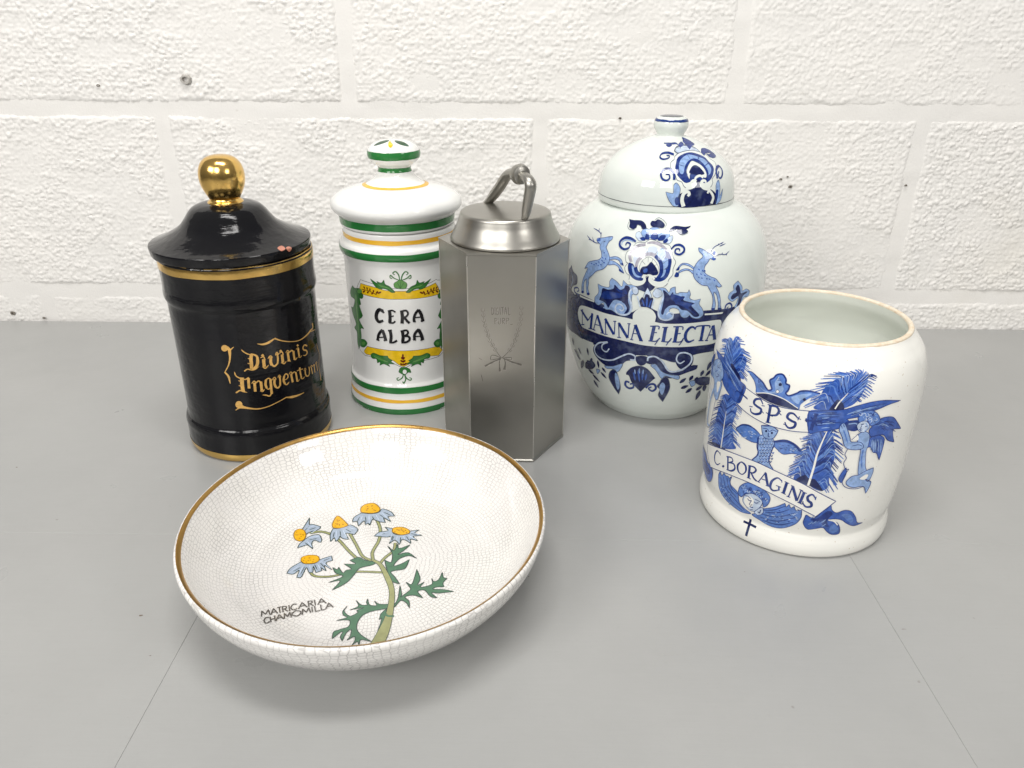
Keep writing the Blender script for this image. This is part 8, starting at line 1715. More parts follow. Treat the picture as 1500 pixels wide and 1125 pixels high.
ART['o_text'] = [
("S",'d',[0.71,1.41,1.76,1.23,0.53],0,[(-91.2,63.7),(-95.7,64.2),(-98.5,58.9),(-97.6,53.7),(-94,52.7),(-90.1,56.1)]),
("S",'d',0.69,0,[(-91.7,65),(-91.1,62.6)]),
("S",'d',1.76,0,[(-82.4,66.6),(-81,55.7)]),
("S",'d',1.03,0,[(-83.9,65.6),(-78.8,67.3),(-77.1,65),(-81.3,61.6)]),
("S",'d',[0.87,1.56,1.56,0.87],0,[(-81.3,61.7),(-76,63.3),(-74.3,60),(-77.2,56.4),(-82.3,54.8)]),
("S",'d',[0.86,1.73,1.73,0.86,0.86,1.73,1.73,0.86],0,[(-70,67.9),(-72,63.8),(-70.8,59.4),(-67.3,58.4),(-64.6,62.2),(-65.2,66.8),(-68.2,68.4),(-70,67.9)]),
("S",'d',1.92,0,[(-61.9,68.6),(-61.5,57.9)]),
("S",'d',[0.85,1.37,1.37,0.85],0,[(-63.1,68.3),(-58.7,68.9),(-56.6,67.1),(-58.4,63.9),(-61.5,63.4)]),
("S",'d',1.39,0,[(-60.1,63.4),(-57.5,59.8),(-54.9,58.2)]),
("S",'d',0.7,0,[(-62.9,57.9),(-59.6,57.9)]),
("S",'d',0.77,0,[(-53.6,58),(-49.2,68.3)]),
("S",'d',1.93,0,[(-49.4,67.8),(-46.2,57.4)]),
("S",'d',0.78,0,[(-51.5,61.6),(-47.2,61.8)]),
("S",'d',0.7,0,[(-54.8,58.4),(-52.4,58)]),
("S",'d',0.7,0,[(-47.8,57.5),(-44.5,57.3)]),
("S",'d',[0.7,1.4,1.93,1.58,0.88],0,[(-37,64.9),(-40.4,66.7),(-43.9,62.7),(-44.4,57.4),(-42,55.1),(-38.1,56.9)]),
("S",'d',1.22,0,[(-38.1,56.6),(-38.5,60.1)]),
("S",'d',0.7,0,[(-40.6,60.1),(-37,59.7)]),
("S",'d',0.69,0,[(-37.5,66),(-36.9,63.8)]),
("S",'d',1.95,0,[(-33.6,65),(-34.7,55.1)]),
("S",'d',0.69,0,[(-35.2,65.3),(-31.9,64.4)]),
("S",'d',0.71,0,[(-36.4,55.5),(-32.9,54.6)]),
("S",'d',0.89,0,[(-29.3,62.8),(-30.9,53.1)]),
("S",'d',1.99,0,[(-29.3,62.8),(-24.7,51)]),
("S",'d',0.9,0,[(-23.2,60.9),(-24.5,51.3)]),
("S",'d',0.7,0,[(-30.5,63.4),(-28.2,62.6)]),
("S",'d',0.72,0,[(-32.2,53.5),(-29.6,52.9)]),
("S",'d',0.7,0,[(-24.5,61.3),(-21.9,60.4)]),
("S",'d',2,0,[(-20.9,59.5),(-22.5,49.7)]),
("S",'d',0.71,0,[(-22.4,59.9),(-19.1,58.8)]),
("S",'d',0.73,0,[(-24.1,50.3),(-20.8,48.9)]),
("S",'d',[0.73,1.64,2.01,1.83,0.73],0,[(-12.5,55.2),(-15.2,58.5),(-18,56.2),(-17.1,52.8),(-14.9,51.2),(-14.5,48.2),(-18,47.3),(-20.6,50.4)]),
("S",'d',0.73,0,[(-12.4,57.1),(-12.6,54.1)]),
("S",'d',0.73,0,[(-20.5,51.7),(-20.5,48.9)]),
("F",'d',[(-84.8,56.5),(-85,55.7),(-85.7,54.9),(-86.6,54.5),(-87.3,54.7),(-87.4,55.4),(-86.8,56.2),(-86,56.8),(-85.2,56.9)]),
]
ART['o_cherub_a'] = [
("F",'b',[(14.4,112),(17.9,117.3),(23,120.4),(31.6,119.6),(38.2,113.6),(43.7,107.6,1),(35.7,109.2),(36.2,104.5),(39.7,97.8,1),(32.2,101.3),(27.6,106.2),(22.2,107.2),(16.5,106.8)],'d',0.65),
("F",'b',[(16.5,105.9),(23.3,106.8),(28.6,103.2),(29.4,96.2),(28.9,85.5,1),(25,92.1),(21.6,93.5),(18.5,98),(15.5,97.9,1),(15.4,103.3)],'d',0.54),
("S",'d',[0.2,0.7,0.2],0,[(16.7,115.4),(19.5,115.8),(22.7,114.6)]),
("S",'d',[0.2,0.71,0.2],0,[(20.6,113.4),(23.5,113.8),(26.9,112.1)]),
("S",'d',[0.2,0.72,0.2],0,[(24.4,116.6),(27.4,116.8),(31.4,114.1)]),
("S",'d',[0.21,0.74,0.21],0,[(28.8,110.3),(32.1,110.4),(36,108.9)]),
("S",'d',[0.2,0.72,0.2],0,[(22.6,114.5),(25.5,114.8),(29.1,113.1)]),
("S",'d',[0.2,0.71,0.2],0,[(21.5,114),(24.4,114.3),(28.3,111.3)]),
("S",'d',[0.21,0.72,0.21],0,[(23.4,111.4),(26.4,111.6),(30.2,109.3)]),
("S",'d',[0.2,0.69,0.2],0,[(16.1,117.1),(18.8,117.5),(21.9,116.5)]),
("S",'d',[0.2,0.71,0.2],0,[(20.8,112.4),(23.7,112.7),(27.5,109.7)]),
("S",'d',[0.21,0.73,0.21],0,[(27.9,113.6),(31.1,113.7),(35.2,111.5)]),
("S",'m',[0.2,0.7,0.2],0,[(16.9,114.8),(19.7,115.2),(22.8,114.2)]),
("S",'d',[0.22,0.75,0.22],0,[(30.5,109.3),(33.9,109.3),(38.4,106.6)]),
("S",'d',[0.21,0.73,0.21],0,[(28.1,114),(31.3,114.1),(35.7,111.1)]),
("S",'d',[0.2,0.71,0.2],0,[(22.2,115.5),(25.1,115.8),(29,113)]),
("S",'l',[0.21,0.72,0.21],0,[(23.4,114.3),(26.4,114.6),(30.2,112.2)]),
("S",'l',[0.2,0.71,0.2],0,[(20.9,115.3),(23.8,115.7),(27.1,114.5)]),
("S",'m',[0.2,0.7,0.2],0,[(19.1,118.1),(21.9,118.5),(25.4,116.7)]),
("S",'d',[0.21,0.73,0.21],0,[(28.4,115.8),(31.6,116),(35.7,113.7)]),
("S",'d',[0.2,0.72,0.2],0,[(25,117.1),(28.1,117.3),(32,115)]),
("S",'d',[0.2,0.72,0.2],0,[(24.5,117.2),(27.6,117.4),(31.3,115.7)]),
("S",'l',[0.21,0.63,0.21],0,[(19.8,103.4),(21.1,99.6),(21.8,93.8)]),
("S",'l',[0.21,0.62,0.21],0,[(18.6,103.8),(19.9,99.8),(21.7,93.4)]),
("S",'l',[0.21,0.63,0.21],0,[(20.7,103.4),(22,99.5),(23.3,94.7)]),
("S",'l',[0.21,0.63,0.21],0,[(21.5,102.8),(22.8,99.4),(23.5,93.6)]),
("S",'l',[0.21,0.63,0.21],0,[(19.8,102.9),(20.9,99.7),(22.5,93.9)]),
("S",'l',[0.21,0.64,0.21],0,[(24.8,103.7),(26.5,98.7),(28.4,91.5)]),
("S",'l',[0.21,0.63,0.21],0,[(21.1,104.2),(22.6,99.4),(23.9,95.2)]),
("S",'l',[0.21,0.64,0.21],0,[(23.2,103.7),(24.8,99),(26.1,93.1)]),
("S",'l',[0.21,0.64,0.21],0,[(22.5,104.1),(24.1,99.2),(24.9,94.3)]),
("S",'l',[0.21,0.62,0.21],0,[(18.7,104.3),(20.2,99.8),(21.5,93.3)]),
("S",'d',[0.21,0.63,0.21],0,[(21.8,102.9),(23.1,99.3),(23.9,93.9)]),
("S",'d',[0.21,0.64,0.21],0,[(22.8,102.6),(24.1,99.2),(24.5,94.4)]),
("S",'l',[0.21,0.62,0.21],0,[(17.4,104),(18.7,100),(19.2,95.1)]),
("S",'l',[0.22,0.65,0.22],0,[(26.1,103.3),(27.8,98.5),(28.6,94.2)]),
("F",'l',[(7.4,109.6),(10.9,111.5),(15.5,108.1),(16.3,100.2),(15.8,94.4),(17.9,83.2),(19.6,77.9),(15.4,74.2),(13.3,78.7),(12,88.8),(11.2,97.6),(7.1,104.8)],'d',0.43),
("F",'b',[(3.8,82.4),(1.8,79.2),(0.2,73.1),(2.7,69.8),(3.9,73.1),(4.8,78)],'d',0.42),
("F",'l',[(14.2,75.5),(18.4,78.1),(25.2,80.2,1),(25.8,75.8),(23.9,69),(20.5,71.4),(24.9,69),(26.4,67.5),(25.9,63.4),(24.2,58.6,1),(20.5,65.2),(12.7,65.2),(7.4,67.6),(6.3,71),(9.7,74.9)],'d',0.57),
("F",'c',[(15.9,72.3),(20.1,75.3),(22.3,74.4),(20.6,71.1)]),
("F",'l',[(-6.6,112.3),(-6.3,116.3),(-4.2,117.9),(-1.8,114.5),(1.7,106.9),(3.2,103.5),(10.1,102.7),(13,98.6),(9.6,96.9),(3.4,97.4),(-0.6,99.9),(-3.5,106.8)],'d',0.5),
("F",'c',[(2.8,104.9),(6.2,109.2),(7.9,104.8)]),
("S",'d',0.49,0,[(3.2,104.9),(7,109.6)]),
("S",'d',0.5,0,[(4.6,100.1),(8.8,100.9),(11.7,99.7)]),
("S",'d',0.51,0,[(1.7,97.5),(0.8,93.2),(2.4,90.2),(1.3,86.2),(3.6,81.2),(5.9,81.2)]),
("S",'d',0.54,0,[(5.9,81.2),(4.1,76.2),(3.4,70),(7.1,65.6),(14.9,63.9),(20.5,65.2)]),
("S",'m',1.25,2,[(13.2,96.6),(13.6,88.7),(15.9,80.4)]),
("S",'m',0.97,2,[(-3.6,112.5),(-0.9,106.8),(1.2,102)]),
("F",'m',[(4.4,121.8),(7.1,126.6),(13.3,127.2),(18.5,123.8),(21.1,118.6),(18.1,116.2),(14.6,115.6),(11,119.8),(6.6,117.7)],'d',0.5),
("S",'l',0.42,0,[(7,123.3),(6,124.6),(6.7,125.8),(8,125.2)]),
("S",'p',0.44,0,[(17.9,121.2),(18.6,119.7),(17.5,119.1),(16.2,120.1)]),
("S",'d',0.43,0,[(15.4,122.7),(14.4,123.4),(14.7,124.3),(15.7,124.1)]),
("S",'p',0.43,0,[(10.6,125.2),(11.7,123.8),(10.9,122.7),(9.6,123.3)]),
("S",'l',0.43,0,[(11,124.8),(11.9,124.3),(12,123.4),(11.2,123.3)]),
("S",'p',0.43,0,[(11.7,121.1),(11.1,120.4),(10.1,121.1),(10.2,122.1)]),
("S",'p',0.42,0,[(6.4,125.7),(6.8,124.3),(5.6,123.8),(4.7,124.8)]),
("S",'d',0.44,0,[(11.4,119.2),(12.3,118.2),(11.7,117.2),(10.6,117.7)]),
("S",'l',0.43,0,[(12.9,122.3),(12,123.3),(12.6,124.1),(13.7,123.6)]),
("S",'d',0.44,0,[(17.8,118.3),(16.7,118.4),(16.1,119.5),(16.8,120)]),
("S",'d',0.43,0,[(11.5,124.5),(12.5,125.4),(13.9,124.4),(13.7,123.1)]),
("S",'p',0.42,0,[(7.4,124.8),(8.3,125.5),(9.4,124.5),(9.2,123.4)]),
("S",'d',0.43,0,[(16.6,123.3),(15.2,123.6),(14.6,125),(15.7,125.5)]),
("S",'l',0.42,0,[(8.9,121.6),(8,122.3),(8.1,123.3),(9.1,123.2)]),
("S",'p',0.44,0,[(12.9,120.3),(14.2,120.2),(14.8,118.8),(14,118.2)]),
("S",'d',0.44,0,[(15,118),(14.2,116.8),(12.7,117.7),(12.6,119.2)]),
("S",'p',0.43,0,[(12.9,119.9),(11.9,121),(12.6,122),(13.8,121.5)]),
("S",'l',0.44,0,[(16.7,117.7),(15.8,118.9),(16.6,119.7),(17.8,119)]),
("S",'d',0.43,0,[(12.3,120.8),(11.5,120.6),(10.8,121.5),(11.2,122.2)]),
("S",'l',0.43,0,[(17.4,122.9),(16.1,123.4),(15.8,124.7),(16.9,124.9)]),
("S",'p',0.43,0,[(9.2,120),(10.2,120.2),(10.8,119.2),(10.3,118.5)]),
("S",'p',0.43,0,[(15.1,119.9),(14.2,120.3),(14.1,121.2),(14.9,121.3)]),
("F",'p',[(6.4,112.3),(4.7,116.2),(7,119.1),(11,119.1),(14,114.9),(11.8,111.6),(9.3,110.7)],'d',0.39),
("S",'d',0.68,0,[(7.4,116.7),(9.3,117.3)]),
("S",'d',0.69,0,[(10.6,115.2),(12.9,115.7)]),
("S",'d',0.49,0,[(8.1,116.2),(7.7,113.9),(9,113.3)]),
("S",'d',0.78,0,[(6.8,113.3),(8.6,112.2)]),
("S",'l',0.79,0,[(10.5,118),(13.1,114),(10.9,111.8)]),
("S",'d',0.38,0,[(-5.9,116.2),(-4.7,113.9)]),
("S",'d',0.38,0,[(-4.6,117.2),(-3.5,114.9)]),
]
ART['o_cherub_b'] = [
("F",'l',[(-121.8,129.4),(-113.9,134.2),(-107.8,135),(-102.3,130.7),(-100.1,125.5),(-102.5,120.7),(-100.3,119.1),(-102.2,110.8),(-103.9,104.9),(-107.6,103.4),(-113.1,107.4),(-114.5,116.1),(-122.3,117.1),(-123.6,124)],'d',0.42),
("F",'c',[(-108.5,117),(-103.1,119.6),(-103.9,113.7),(-106.2,109.8)]),
("S",'b',0.41,0,[(-109.9,131.6),(-108.2,131.4),(-107.1,132.7)]),
("S",'d',0.43,0,[(-121.9,126.2),(-119.2,126.4),(-117.4,128)]),
("S",'b',0.42,0,[(-113.6,125.3),(-111.7,125.2),(-110.3,126.6)]),
("S",'b',0.41,0,[(-109.4,134.7),(-107.7,134.4),(-106.7,135.7)]),
("S",'p',0.42,0,[(-113.9,132.9),(-112,132.7),(-110.7,134.1)]),
("S",'p',0.41,0,[(-110.8,132.3),(-109.1,132.1),(-107.9,133.4)]),
("S",'p',0.41,0,[(-111.6,131),(-109.8,130.8),(-108.6,132.1)]),
("S",'d',0.41,0,[(-108.8,129.4),(-107.2,129.2),(-106.1,130.4)]),
("S",'p',0.41,0,[(-107.3,129.8),(-105.7,129.5),(-104.6,130.8)]),
("S",'p',0.41,0,[(-107.4,127.8),(-105.8,127.5),(-104.8,128.8)]),
("S",'d',0.41,0,[(-111.6,128.7),(-109.8,128.5),(-108.6,129.8)]),
("S",'b',0.42,0,[(-115.2,123.8),(-113.1,123.7),(-111.7,125.2)]),
("S",'l',[2.08,1.91,1.74,2.08,1.22],0,[(-113.3,109.2),(-119,95),(-120.6,82.5),(-119.4,76.3),(-113.6,76.5)]),
("S",'d',0.44,0,[(-117.1,107.4),(-123.2,92.9),(-124.5,78.5),(-121.5,73.2),(-114.6,74.9),(-111.1,81.7)]),
("S",'d',0.43,0,[(-106.7,104),(-109.2,92.4),(-111.1,81.7)]),
("F",'b',[(-123,134.4),(-124.1,125.6),(-121.8,116.4),(-130.1,118.3),(-132.6,125.6)],'d',0.34),
("S",'d',0.5,0,[(-109.8,123.8),(-106.4,123.5),(-110.9,120.5)]),
]
ART['o_angel'] = [
("F",'m',[(-91.5,44.7),(-89.5,48.6),(-87.3,46.4),(-85.1,49.7),(-82.5,48.9),(-80.1,49.7),(-78.8,48.8),(-76.6,51.6,1),(-77.3,44.4),(-69.8,40.8),(-67.1,32.5),(-62.2,29),(-56.7,26.9),(-65.2,24),(-74.6,24.9),(-83.9,27.6),(-90.1,34.1)],'d',0.55),
("F",'m',[(-48,35.7),(-39.1,40.9),(-32.4,46.6,1),(-31.1,43.8),(-29.4,46.5,1),(-27.8,43.7),(-25.7,45.6,1),(-23.9,42.3),(-20.1,43.5,1),(-19.7,36.2),(-23.1,29.1),(-31.5,22.7),(-40.2,21.6),(-48.7,23.9),(-55.8,26.6),(-47.6,32.1)],'d',0.56),
("S",'d',[0.51,1.03,0.51],0,[(-88.4,44.8),(-85,36.1),(-76.5,30.2),(-64.2,25.8)]),
("S",'d',[0.48,0.96,0.48],0,[(-85.3,46.5),(-81.5,38.2),(-73.3,34),(-62.2,27.4)]),
("S",'d',[0.46,0.92,0.46],0,[(-81.3,47.9),(-78.2,40),(-70.3,35.7)]),
("S",'d',[0.46,0.92,0.46],0,[(-78.4,47.6),(-75.6,41.5),(-69.6,39)]),
("S",'d',[0.49,0.98,0.49],0,[(-88.6,39.8),(-84.9,32.2),(-75.5,27.7)]),
("S",'d',[0.47,0.94,0.47],0,[(-46.9,33.4),(-37,36.3),(-28.8,41.8)]),
("S",'d',[0.49,0.97,0.49],0,[(-48.3,30.8),(-36.5,32.5),(-24.1,40.1)]),
("S",'d',[0.53,1.06,0.53],0,[(-48.9,27.3),(-36.1,28.5),(-22.1,36.7)]),
("S",'d',[0.53,1.06,0.53],0,[(-47.1,24.9),(-34.2,25.3),(-24.2,31.2)]),
("S",'d',[0.47,0.93,0.47],0,[(-47,34.9),(-38.8,38.6),(-32,44.1)]),
("S",'l',0.53,3,[(-82.9,34.4),(-81.9,34),(-80.8,35.4)]),
("S",'d',0.52,3,[(-27.8,37.8),(-27.1,37.1),(-26.5,37.9)]),
("S",'l',0.53,3,[(-35.3,33.7),(-34.6,33),(-33.9,33.9)]),
("S",'l',0.54,3,[(-84.8,32.7),(-83.7,32.4),(-82.5,33.8)]),
("S",'d',0.59,3,[(-43.9,26.8),(-43.2,26.1),(-42.5,27.1)]),
("S",'l',0.54,3,[(-32.6,32),(-31.9,31.2),(-31.3,32.1)]),
("S",'l',0.53,3,[(-88.5,35.1),(-87.4,34.8),(-86.2,36.2)]),
("S",'p',0.53,3,[(-22.8,35.4),(-22,34.6),(-21.4,35.4)]),
("S",'l',0.52,3,[(-26.1,38.8),(-25.4,38),(-24.8,38.8)]),
("S",'l',0.61,3,[(-78.2,26.9),(-77.3,26.4),(-76,27.9)]),
("S",'l',0.52,3,[(-27.4,38.4),(-26.6,37.6),(-26,38.5)]),
("S",'d',0.55,3,[(-28.2,31.4),(-27.5,30.6),(-26.8,31.5)]),
("S",'l',0.61,3,[(-82.7,29.1),(-81.7,28.6),(-80.4,30.2)]),
("S",'l',0.57,3,[(-44.7,23.9),(-43.9,23.2),(-43.2,24.3)]),
("S",'l',0.57,3,[(-45.7,23),(-45,22.3),(-44.2,23.3)]),
("S",'l',0.58,3,[(-86.3,30.3),(-85.3,29.9),(-84,31.4)]),
("S",'l',0.51,3,[(-23.5,42.2),(-22.8,41.4),(-22.2,42.2)]),
("S",'d',0.51,3,[(-36,39.6),(-35.3,38.8),(-34.7,39.7)]),
("S",'l',0.54,3,[(-78.5,32),(-77.5,31.6),(-76.5,32.9)]),
("S",'d',0.52,3,[(-36.5,37.5),(-35.8,36.8),(-35.1,37.7)]),
("S",'l',0.53,3,[(-46.8,34),(-46.1,33.3),(-45.4,34.3)]),
("S",'l',0.51,3,[(-86.2,39.8),(-85.1,39.4),(-84,40.8)]),
("S",'l',0.52,3,[(-23.9,40.5),(-23.2,39.7),(-22.6,40.5)]),
("S",'d',0.51,3,[(-23.2,43.8),(-22.5,43),(-21.9,43.8)]),
("S",'l',0.52,3,[(-85.7,36),(-84.7,35.7),(-83.5,37)]),
("S",'p',0.59,3,[(-45.1,27.7),(-44.4,26.9),(-43.6,28.1)]),
("S",'l',0.53,3,[(-44,33.1),(-43.3,32.4),(-42.6,33.4)]),
("S",'l',0.62,3,[(-82.4,28.4),(-81.5,27.9),(-80.1,29.5)]),
("S",'d',0.52,3,[(-38.7,37),(-38,36.3),(-37.3,37.2)]),
("S",'p',0.52,3,[(-24.9,39.4),(-24.2,38.6),(-23.6,39.4)]),
("S",'d',0.54,3,[(-87.2,32.3),(-86.2,32),(-84.9,33.4)]),
("S",'p',0.54,3,[(-27.9,33.5),(-27.2,32.8),(-26.6,33.6)]),
("S",'l',0.54,3,[(-38.4,32.4),(-37.7,31.7),(-37,32.6)]),
("S",'l',0.59,3,[(-78.8,24.5),(-77.8,24.1),(-76.6,25.5)]),
("S",'l',0.59,3,[(-36.6,27.9),(-35.9,27.1),(-35.2,28.1)]),
("S",'p',0.53,3,[(-39.5,33.5),(-38.7,32.8),(-38.1,33.7)]),
("S",'d',0.52,3,[(-83.6,37.9),(-82.5,37.5),(-81.5,38.9)]),
("S",'p',0.56,3,[(-43.8,30.4),(-43.1,29.6),(-42.4,30.7)]),
("S",'p',0.53,3,[(-40.3,33.3),(-39.6,32.6),(-38.9,33.5)]),
("S",'d',0.54,3,[(-81.8,31.9),(-80.8,31.5),(-79.7,32.9)]),
("S",'d',0.54,3,[(-33.2,33.2),(-32.5,32.5),(-31.8,33.4)]),
("S",'l',0.52,3,[(-33.7,36.9),(-33,36.1),(-32.4,37)]),
("S",'d',0.51,3,[(-81,40.3),(-80,39.9),(-79,41.1)]),
("S",'d',0.59,3,[(-35.4,28.5),(-34.7,27.7),(-34,28.7)]),
("S",'l',0.52,3,[(-38.3,36.6),(-37.6,35.8),(-37,36.7)]),
("S",'l',0.52,3,[(-78.5,35.3),(-77.6,34.8),(-76.6,36.1)]),
("S",'p',0.52,3,[(-25.8,38.4),(-25.1,37.6),(-24.5,38.4)]),
("S",'l',0.55,3,[(-39.5,31.2),(-38.8,30.5),(-38.1,31.5)]),
("S",'d',0.54,3,[(-77.5,32),(-76.6,31.5),(-75.6,32.8)]),
("S",'p',0.53,3,[(-23.5,36.9),(-22.8,36.1),(-22.2,36.9)]),
("F",'m',[(-69.1,41.9),(-67.6,47.7),(-61.8,53.5),(-53.5,54.6),(-46.5,51.7),(-43.3,47.4),(-44.4,41.1),(-47.4,37.9),(-48.7,42.4),(-55.7,45.5),(-62.4,43.2),(-65.7,38.6),(-68.4,39.5)],'d',0.55),
("S",'l',0.5,0,[(-60.9,46),(-62.6,45.1),(-63.2,46.6),(-61.9,48.2)]),
("S",'d',0.49,0,[(-61.5,48.5),(-62.9,48.1),(-63.2,49.5),(-62,50.6)]),
("S",'p',0.5,0,[(-47.2,44.5),(-46.3,45.9),(-45.1,45.3),(-45.5,43.7)]),
("S",'d',0.49,0,[(-56.5,48.8),(-57.6,48),(-58.3,48.9),(-57.6,50.1)]),
("S",'p',0.5,0,[(-59.5,45.2),(-59.2,44),(-60.3,43),(-61.1,43.7)]),
("S",'d',0.5,0,[(-65,49),(-64.6,47.6),(-65.9,46.3),(-67,46.9)]),
("S",'d',0.5,0,[(-50.5,49.6),(-49.6,48.5),(-50.4,46.9),(-51.8,47.1)]),
("S",'p',0.49,0,[(-56.3,47.1),(-56.4,48.3),(-55.4,49.1),(-54.7,48.3)]),
("S",'d',0.5,0,[(-52.3,46.2),(-53.3,44.5),(-54.8,44.8),(-54.5,46.7)]),
("S",'d',0.49,0,[(-65.7,49.4),(-64.2,49.4),(-64.3,47.7),(-65.9,46.7)]),
("S",'d',0.49,0,[(-53.1,48.1),(-53.8,49.6),(-52.5,51.2),(-51.2,50.4)]),
("S",'l',0.49,0,[(-63.9,50.6),(-63.8,48.8),(-65.5,47.5),(-66.5,48.7)]),
("S",'l',0.49,0,[(-64,46),(-65.1,46.9),(-64.3,48.8),(-62.7,48.9)]),
("S",'d',0.5,0,[(-61.7,44.7),(-63,42.9),(-64.4,43.3),(-64,45.3)]),
("S",'d',0.49,0,[(-59.1,50.4),(-59.2,48.9),(-60.4,48.1),(-61.1,49.2)]),
("S",'p',0.49,0,[(-61.3,45.6),(-60.9,47.1),(-59.5,47.5),(-59.2,46.2)]),
("S",'d',0.5,0,[(-56.3,45.8),(-55.2,45.3),(-55.6,43.9),(-56.8,43.5)]),
("S",'p',0.5,0,[(-50.1,45.3),(-50.3,46.5),(-49.4,47.2),(-48.7,46.4)]),
("S",'d',0.5,0,[(-56.1,46.9),(-54.8,47.3),(-54.4,45.9),(-55.6,44.8)]),
("S",'d',0.5,0,[(-47.5,46.3),(-47.3,44.8),(-48.5,44),(-49.3,45)]),
("S",'l',0.49,0,[(-51,47.9),(-52.6,47.6),(-53,49.3),(-51.6,50.6)]),
("S",'p',0.5,0,[(-61,45.5),(-59.6,45.9),(-59.3,44.4),(-60.6,43.3)]),
("S",'d',0.49,0,[(-54.5,46),(-54.9,47.7),(-53.4,49),(-52.3,48)]),
("S",'d',0.5,0,[(-59.2,49.2),(-59.3,47.9),(-60.5,47.2),(-61,48.3)]),
("S",'d',0.49,0,[(-56.3,45.6),(-57.6,46),(-57.2,47.7),(-55.8,48.1)]),
("S",'d',0.49,0,[(-50.3,49),(-50.5,50),(-49.7,50.7),(-49.1,50.1)]),
("S",'d',0.5,0,[(-48.8,43.5),(-48.9,45),(-47.8,45.8),(-47,44.8)]),
("S",'p',0.49,0,[(-53.6,47.1),(-54.9,47.5),(-54.5,49.2),(-53.2,49.6)]),
("S",'d',0.5,0,[(-53.3,46.5),(-54.2,45.9),(-54.7,46.8),(-54,47.8)]),
("S",'d',0.49,0,[(-59.9,50.4),(-58.4,50.4),(-58.5,48.6),(-60,47.7)]),
("S",'d',0.49,0,[(-58.1,48.1),(-59.6,48),(-59.6,49.7),(-58.2,50.7)]),
("S",'p',0.49,0,[(-52.5,48.7),(-51.8,49.5),(-51.1,49.1),(-51.5,48.1)]),
("S",'d',0.5,0,[(-54,45.3),(-53,45.4),(-52.9,44.2),(-53.9,43.5)]),
("S",'d',0.5,0,[(-55.2,46.9),(-56.1,46.3),(-56.6,47.2),(-55.9,48.2)]),
("S",'p',0.5,0,[(-54.4,44.3),(-53.9,45.9),(-52.5,46.1),(-52.3,44.6)]),
("S",'d',0.49,0,[(-53.8,48.5),(-52.7,48.9),(-52.3,47.9),(-53.2,46.9)]),
("S",'d',0.49,0,[(-51.8,48),(-50.5,49.5),(-49.3,48.6),(-49.8,46.7)]),
("S",'l',0.49,0,[(-52.8,45.9),(-53.8,47),(-52.9,48.7),(-51.5,48.5)]),
("S",'d',0.5,0,[(-55,44.1),(-56.6,43),(-57.5,44.3),(-56.4,46.1)]),
("S",'d',0.5,0,[(-45.2,46.2),(-46,44.7),(-47.3,45),(-47.1,46.7)]),
("F",'p',[(-64,38.8),(-62.4,42.7),(-57.4,45.9),(-52.4,45.5),(-48.5,42.2),(-49.6,37),(-53.2,31.4),(-57.7,30.2),(-62.1,33.1),(-64.2,35.8)],'d',0.47),
("F",'c',[(-62.9,38.6),(-58.8,42.6),(-55.1,40.5),(-56.2,34.1),(-59.6,32.4),(-62.5,34.9)]),
("S",'d',0.64,0,[(-62.5,41.5),(-60.1,42),(-57.6,41)]),
("S",'d',0.64,0,[(-54.4,41.9),(-51.9,41.9),(-50,41.3)]),
("S",'d',0.74,0,[(-60.3,39.9),(-58.8,38.7),(-56.9,39.5)]),
("S",'d',0.74,0,[(-55,39.6),(-53.3,38.9),(-51.3,40.3)]),
("S",'d',0.57,0,[(-56.8,39.7),(-58.3,35.6),(-57,35.2),(-56,36.4)]),
("S",'d',0.86,0,[(-57.9,33.8),(-56.6,33.5),(-54.9,34)]),
("S",'d',0.58,0,[(-57.3,31.1),(-55.1,31.9)]),
("F",'p',[(-54.1,29.9),(-51.1,34.4),(-47.7,37.2),(-47,32.4),(-50.6,28.6)],'d',0.47),
("S",'d',0.78,0,[(-50.9,31.7),(-49.6,31.2),(-49,34.5)]),
]
ART['o_cross'] = [
("S",'n',2.03,0,[(-56.8,21),(-56.6,14.2),(-57.1,6.4)]),
("S",'n',1.74,0,[(-62,17),(-56.2,17.1),(-50.8,16.7)]),
]
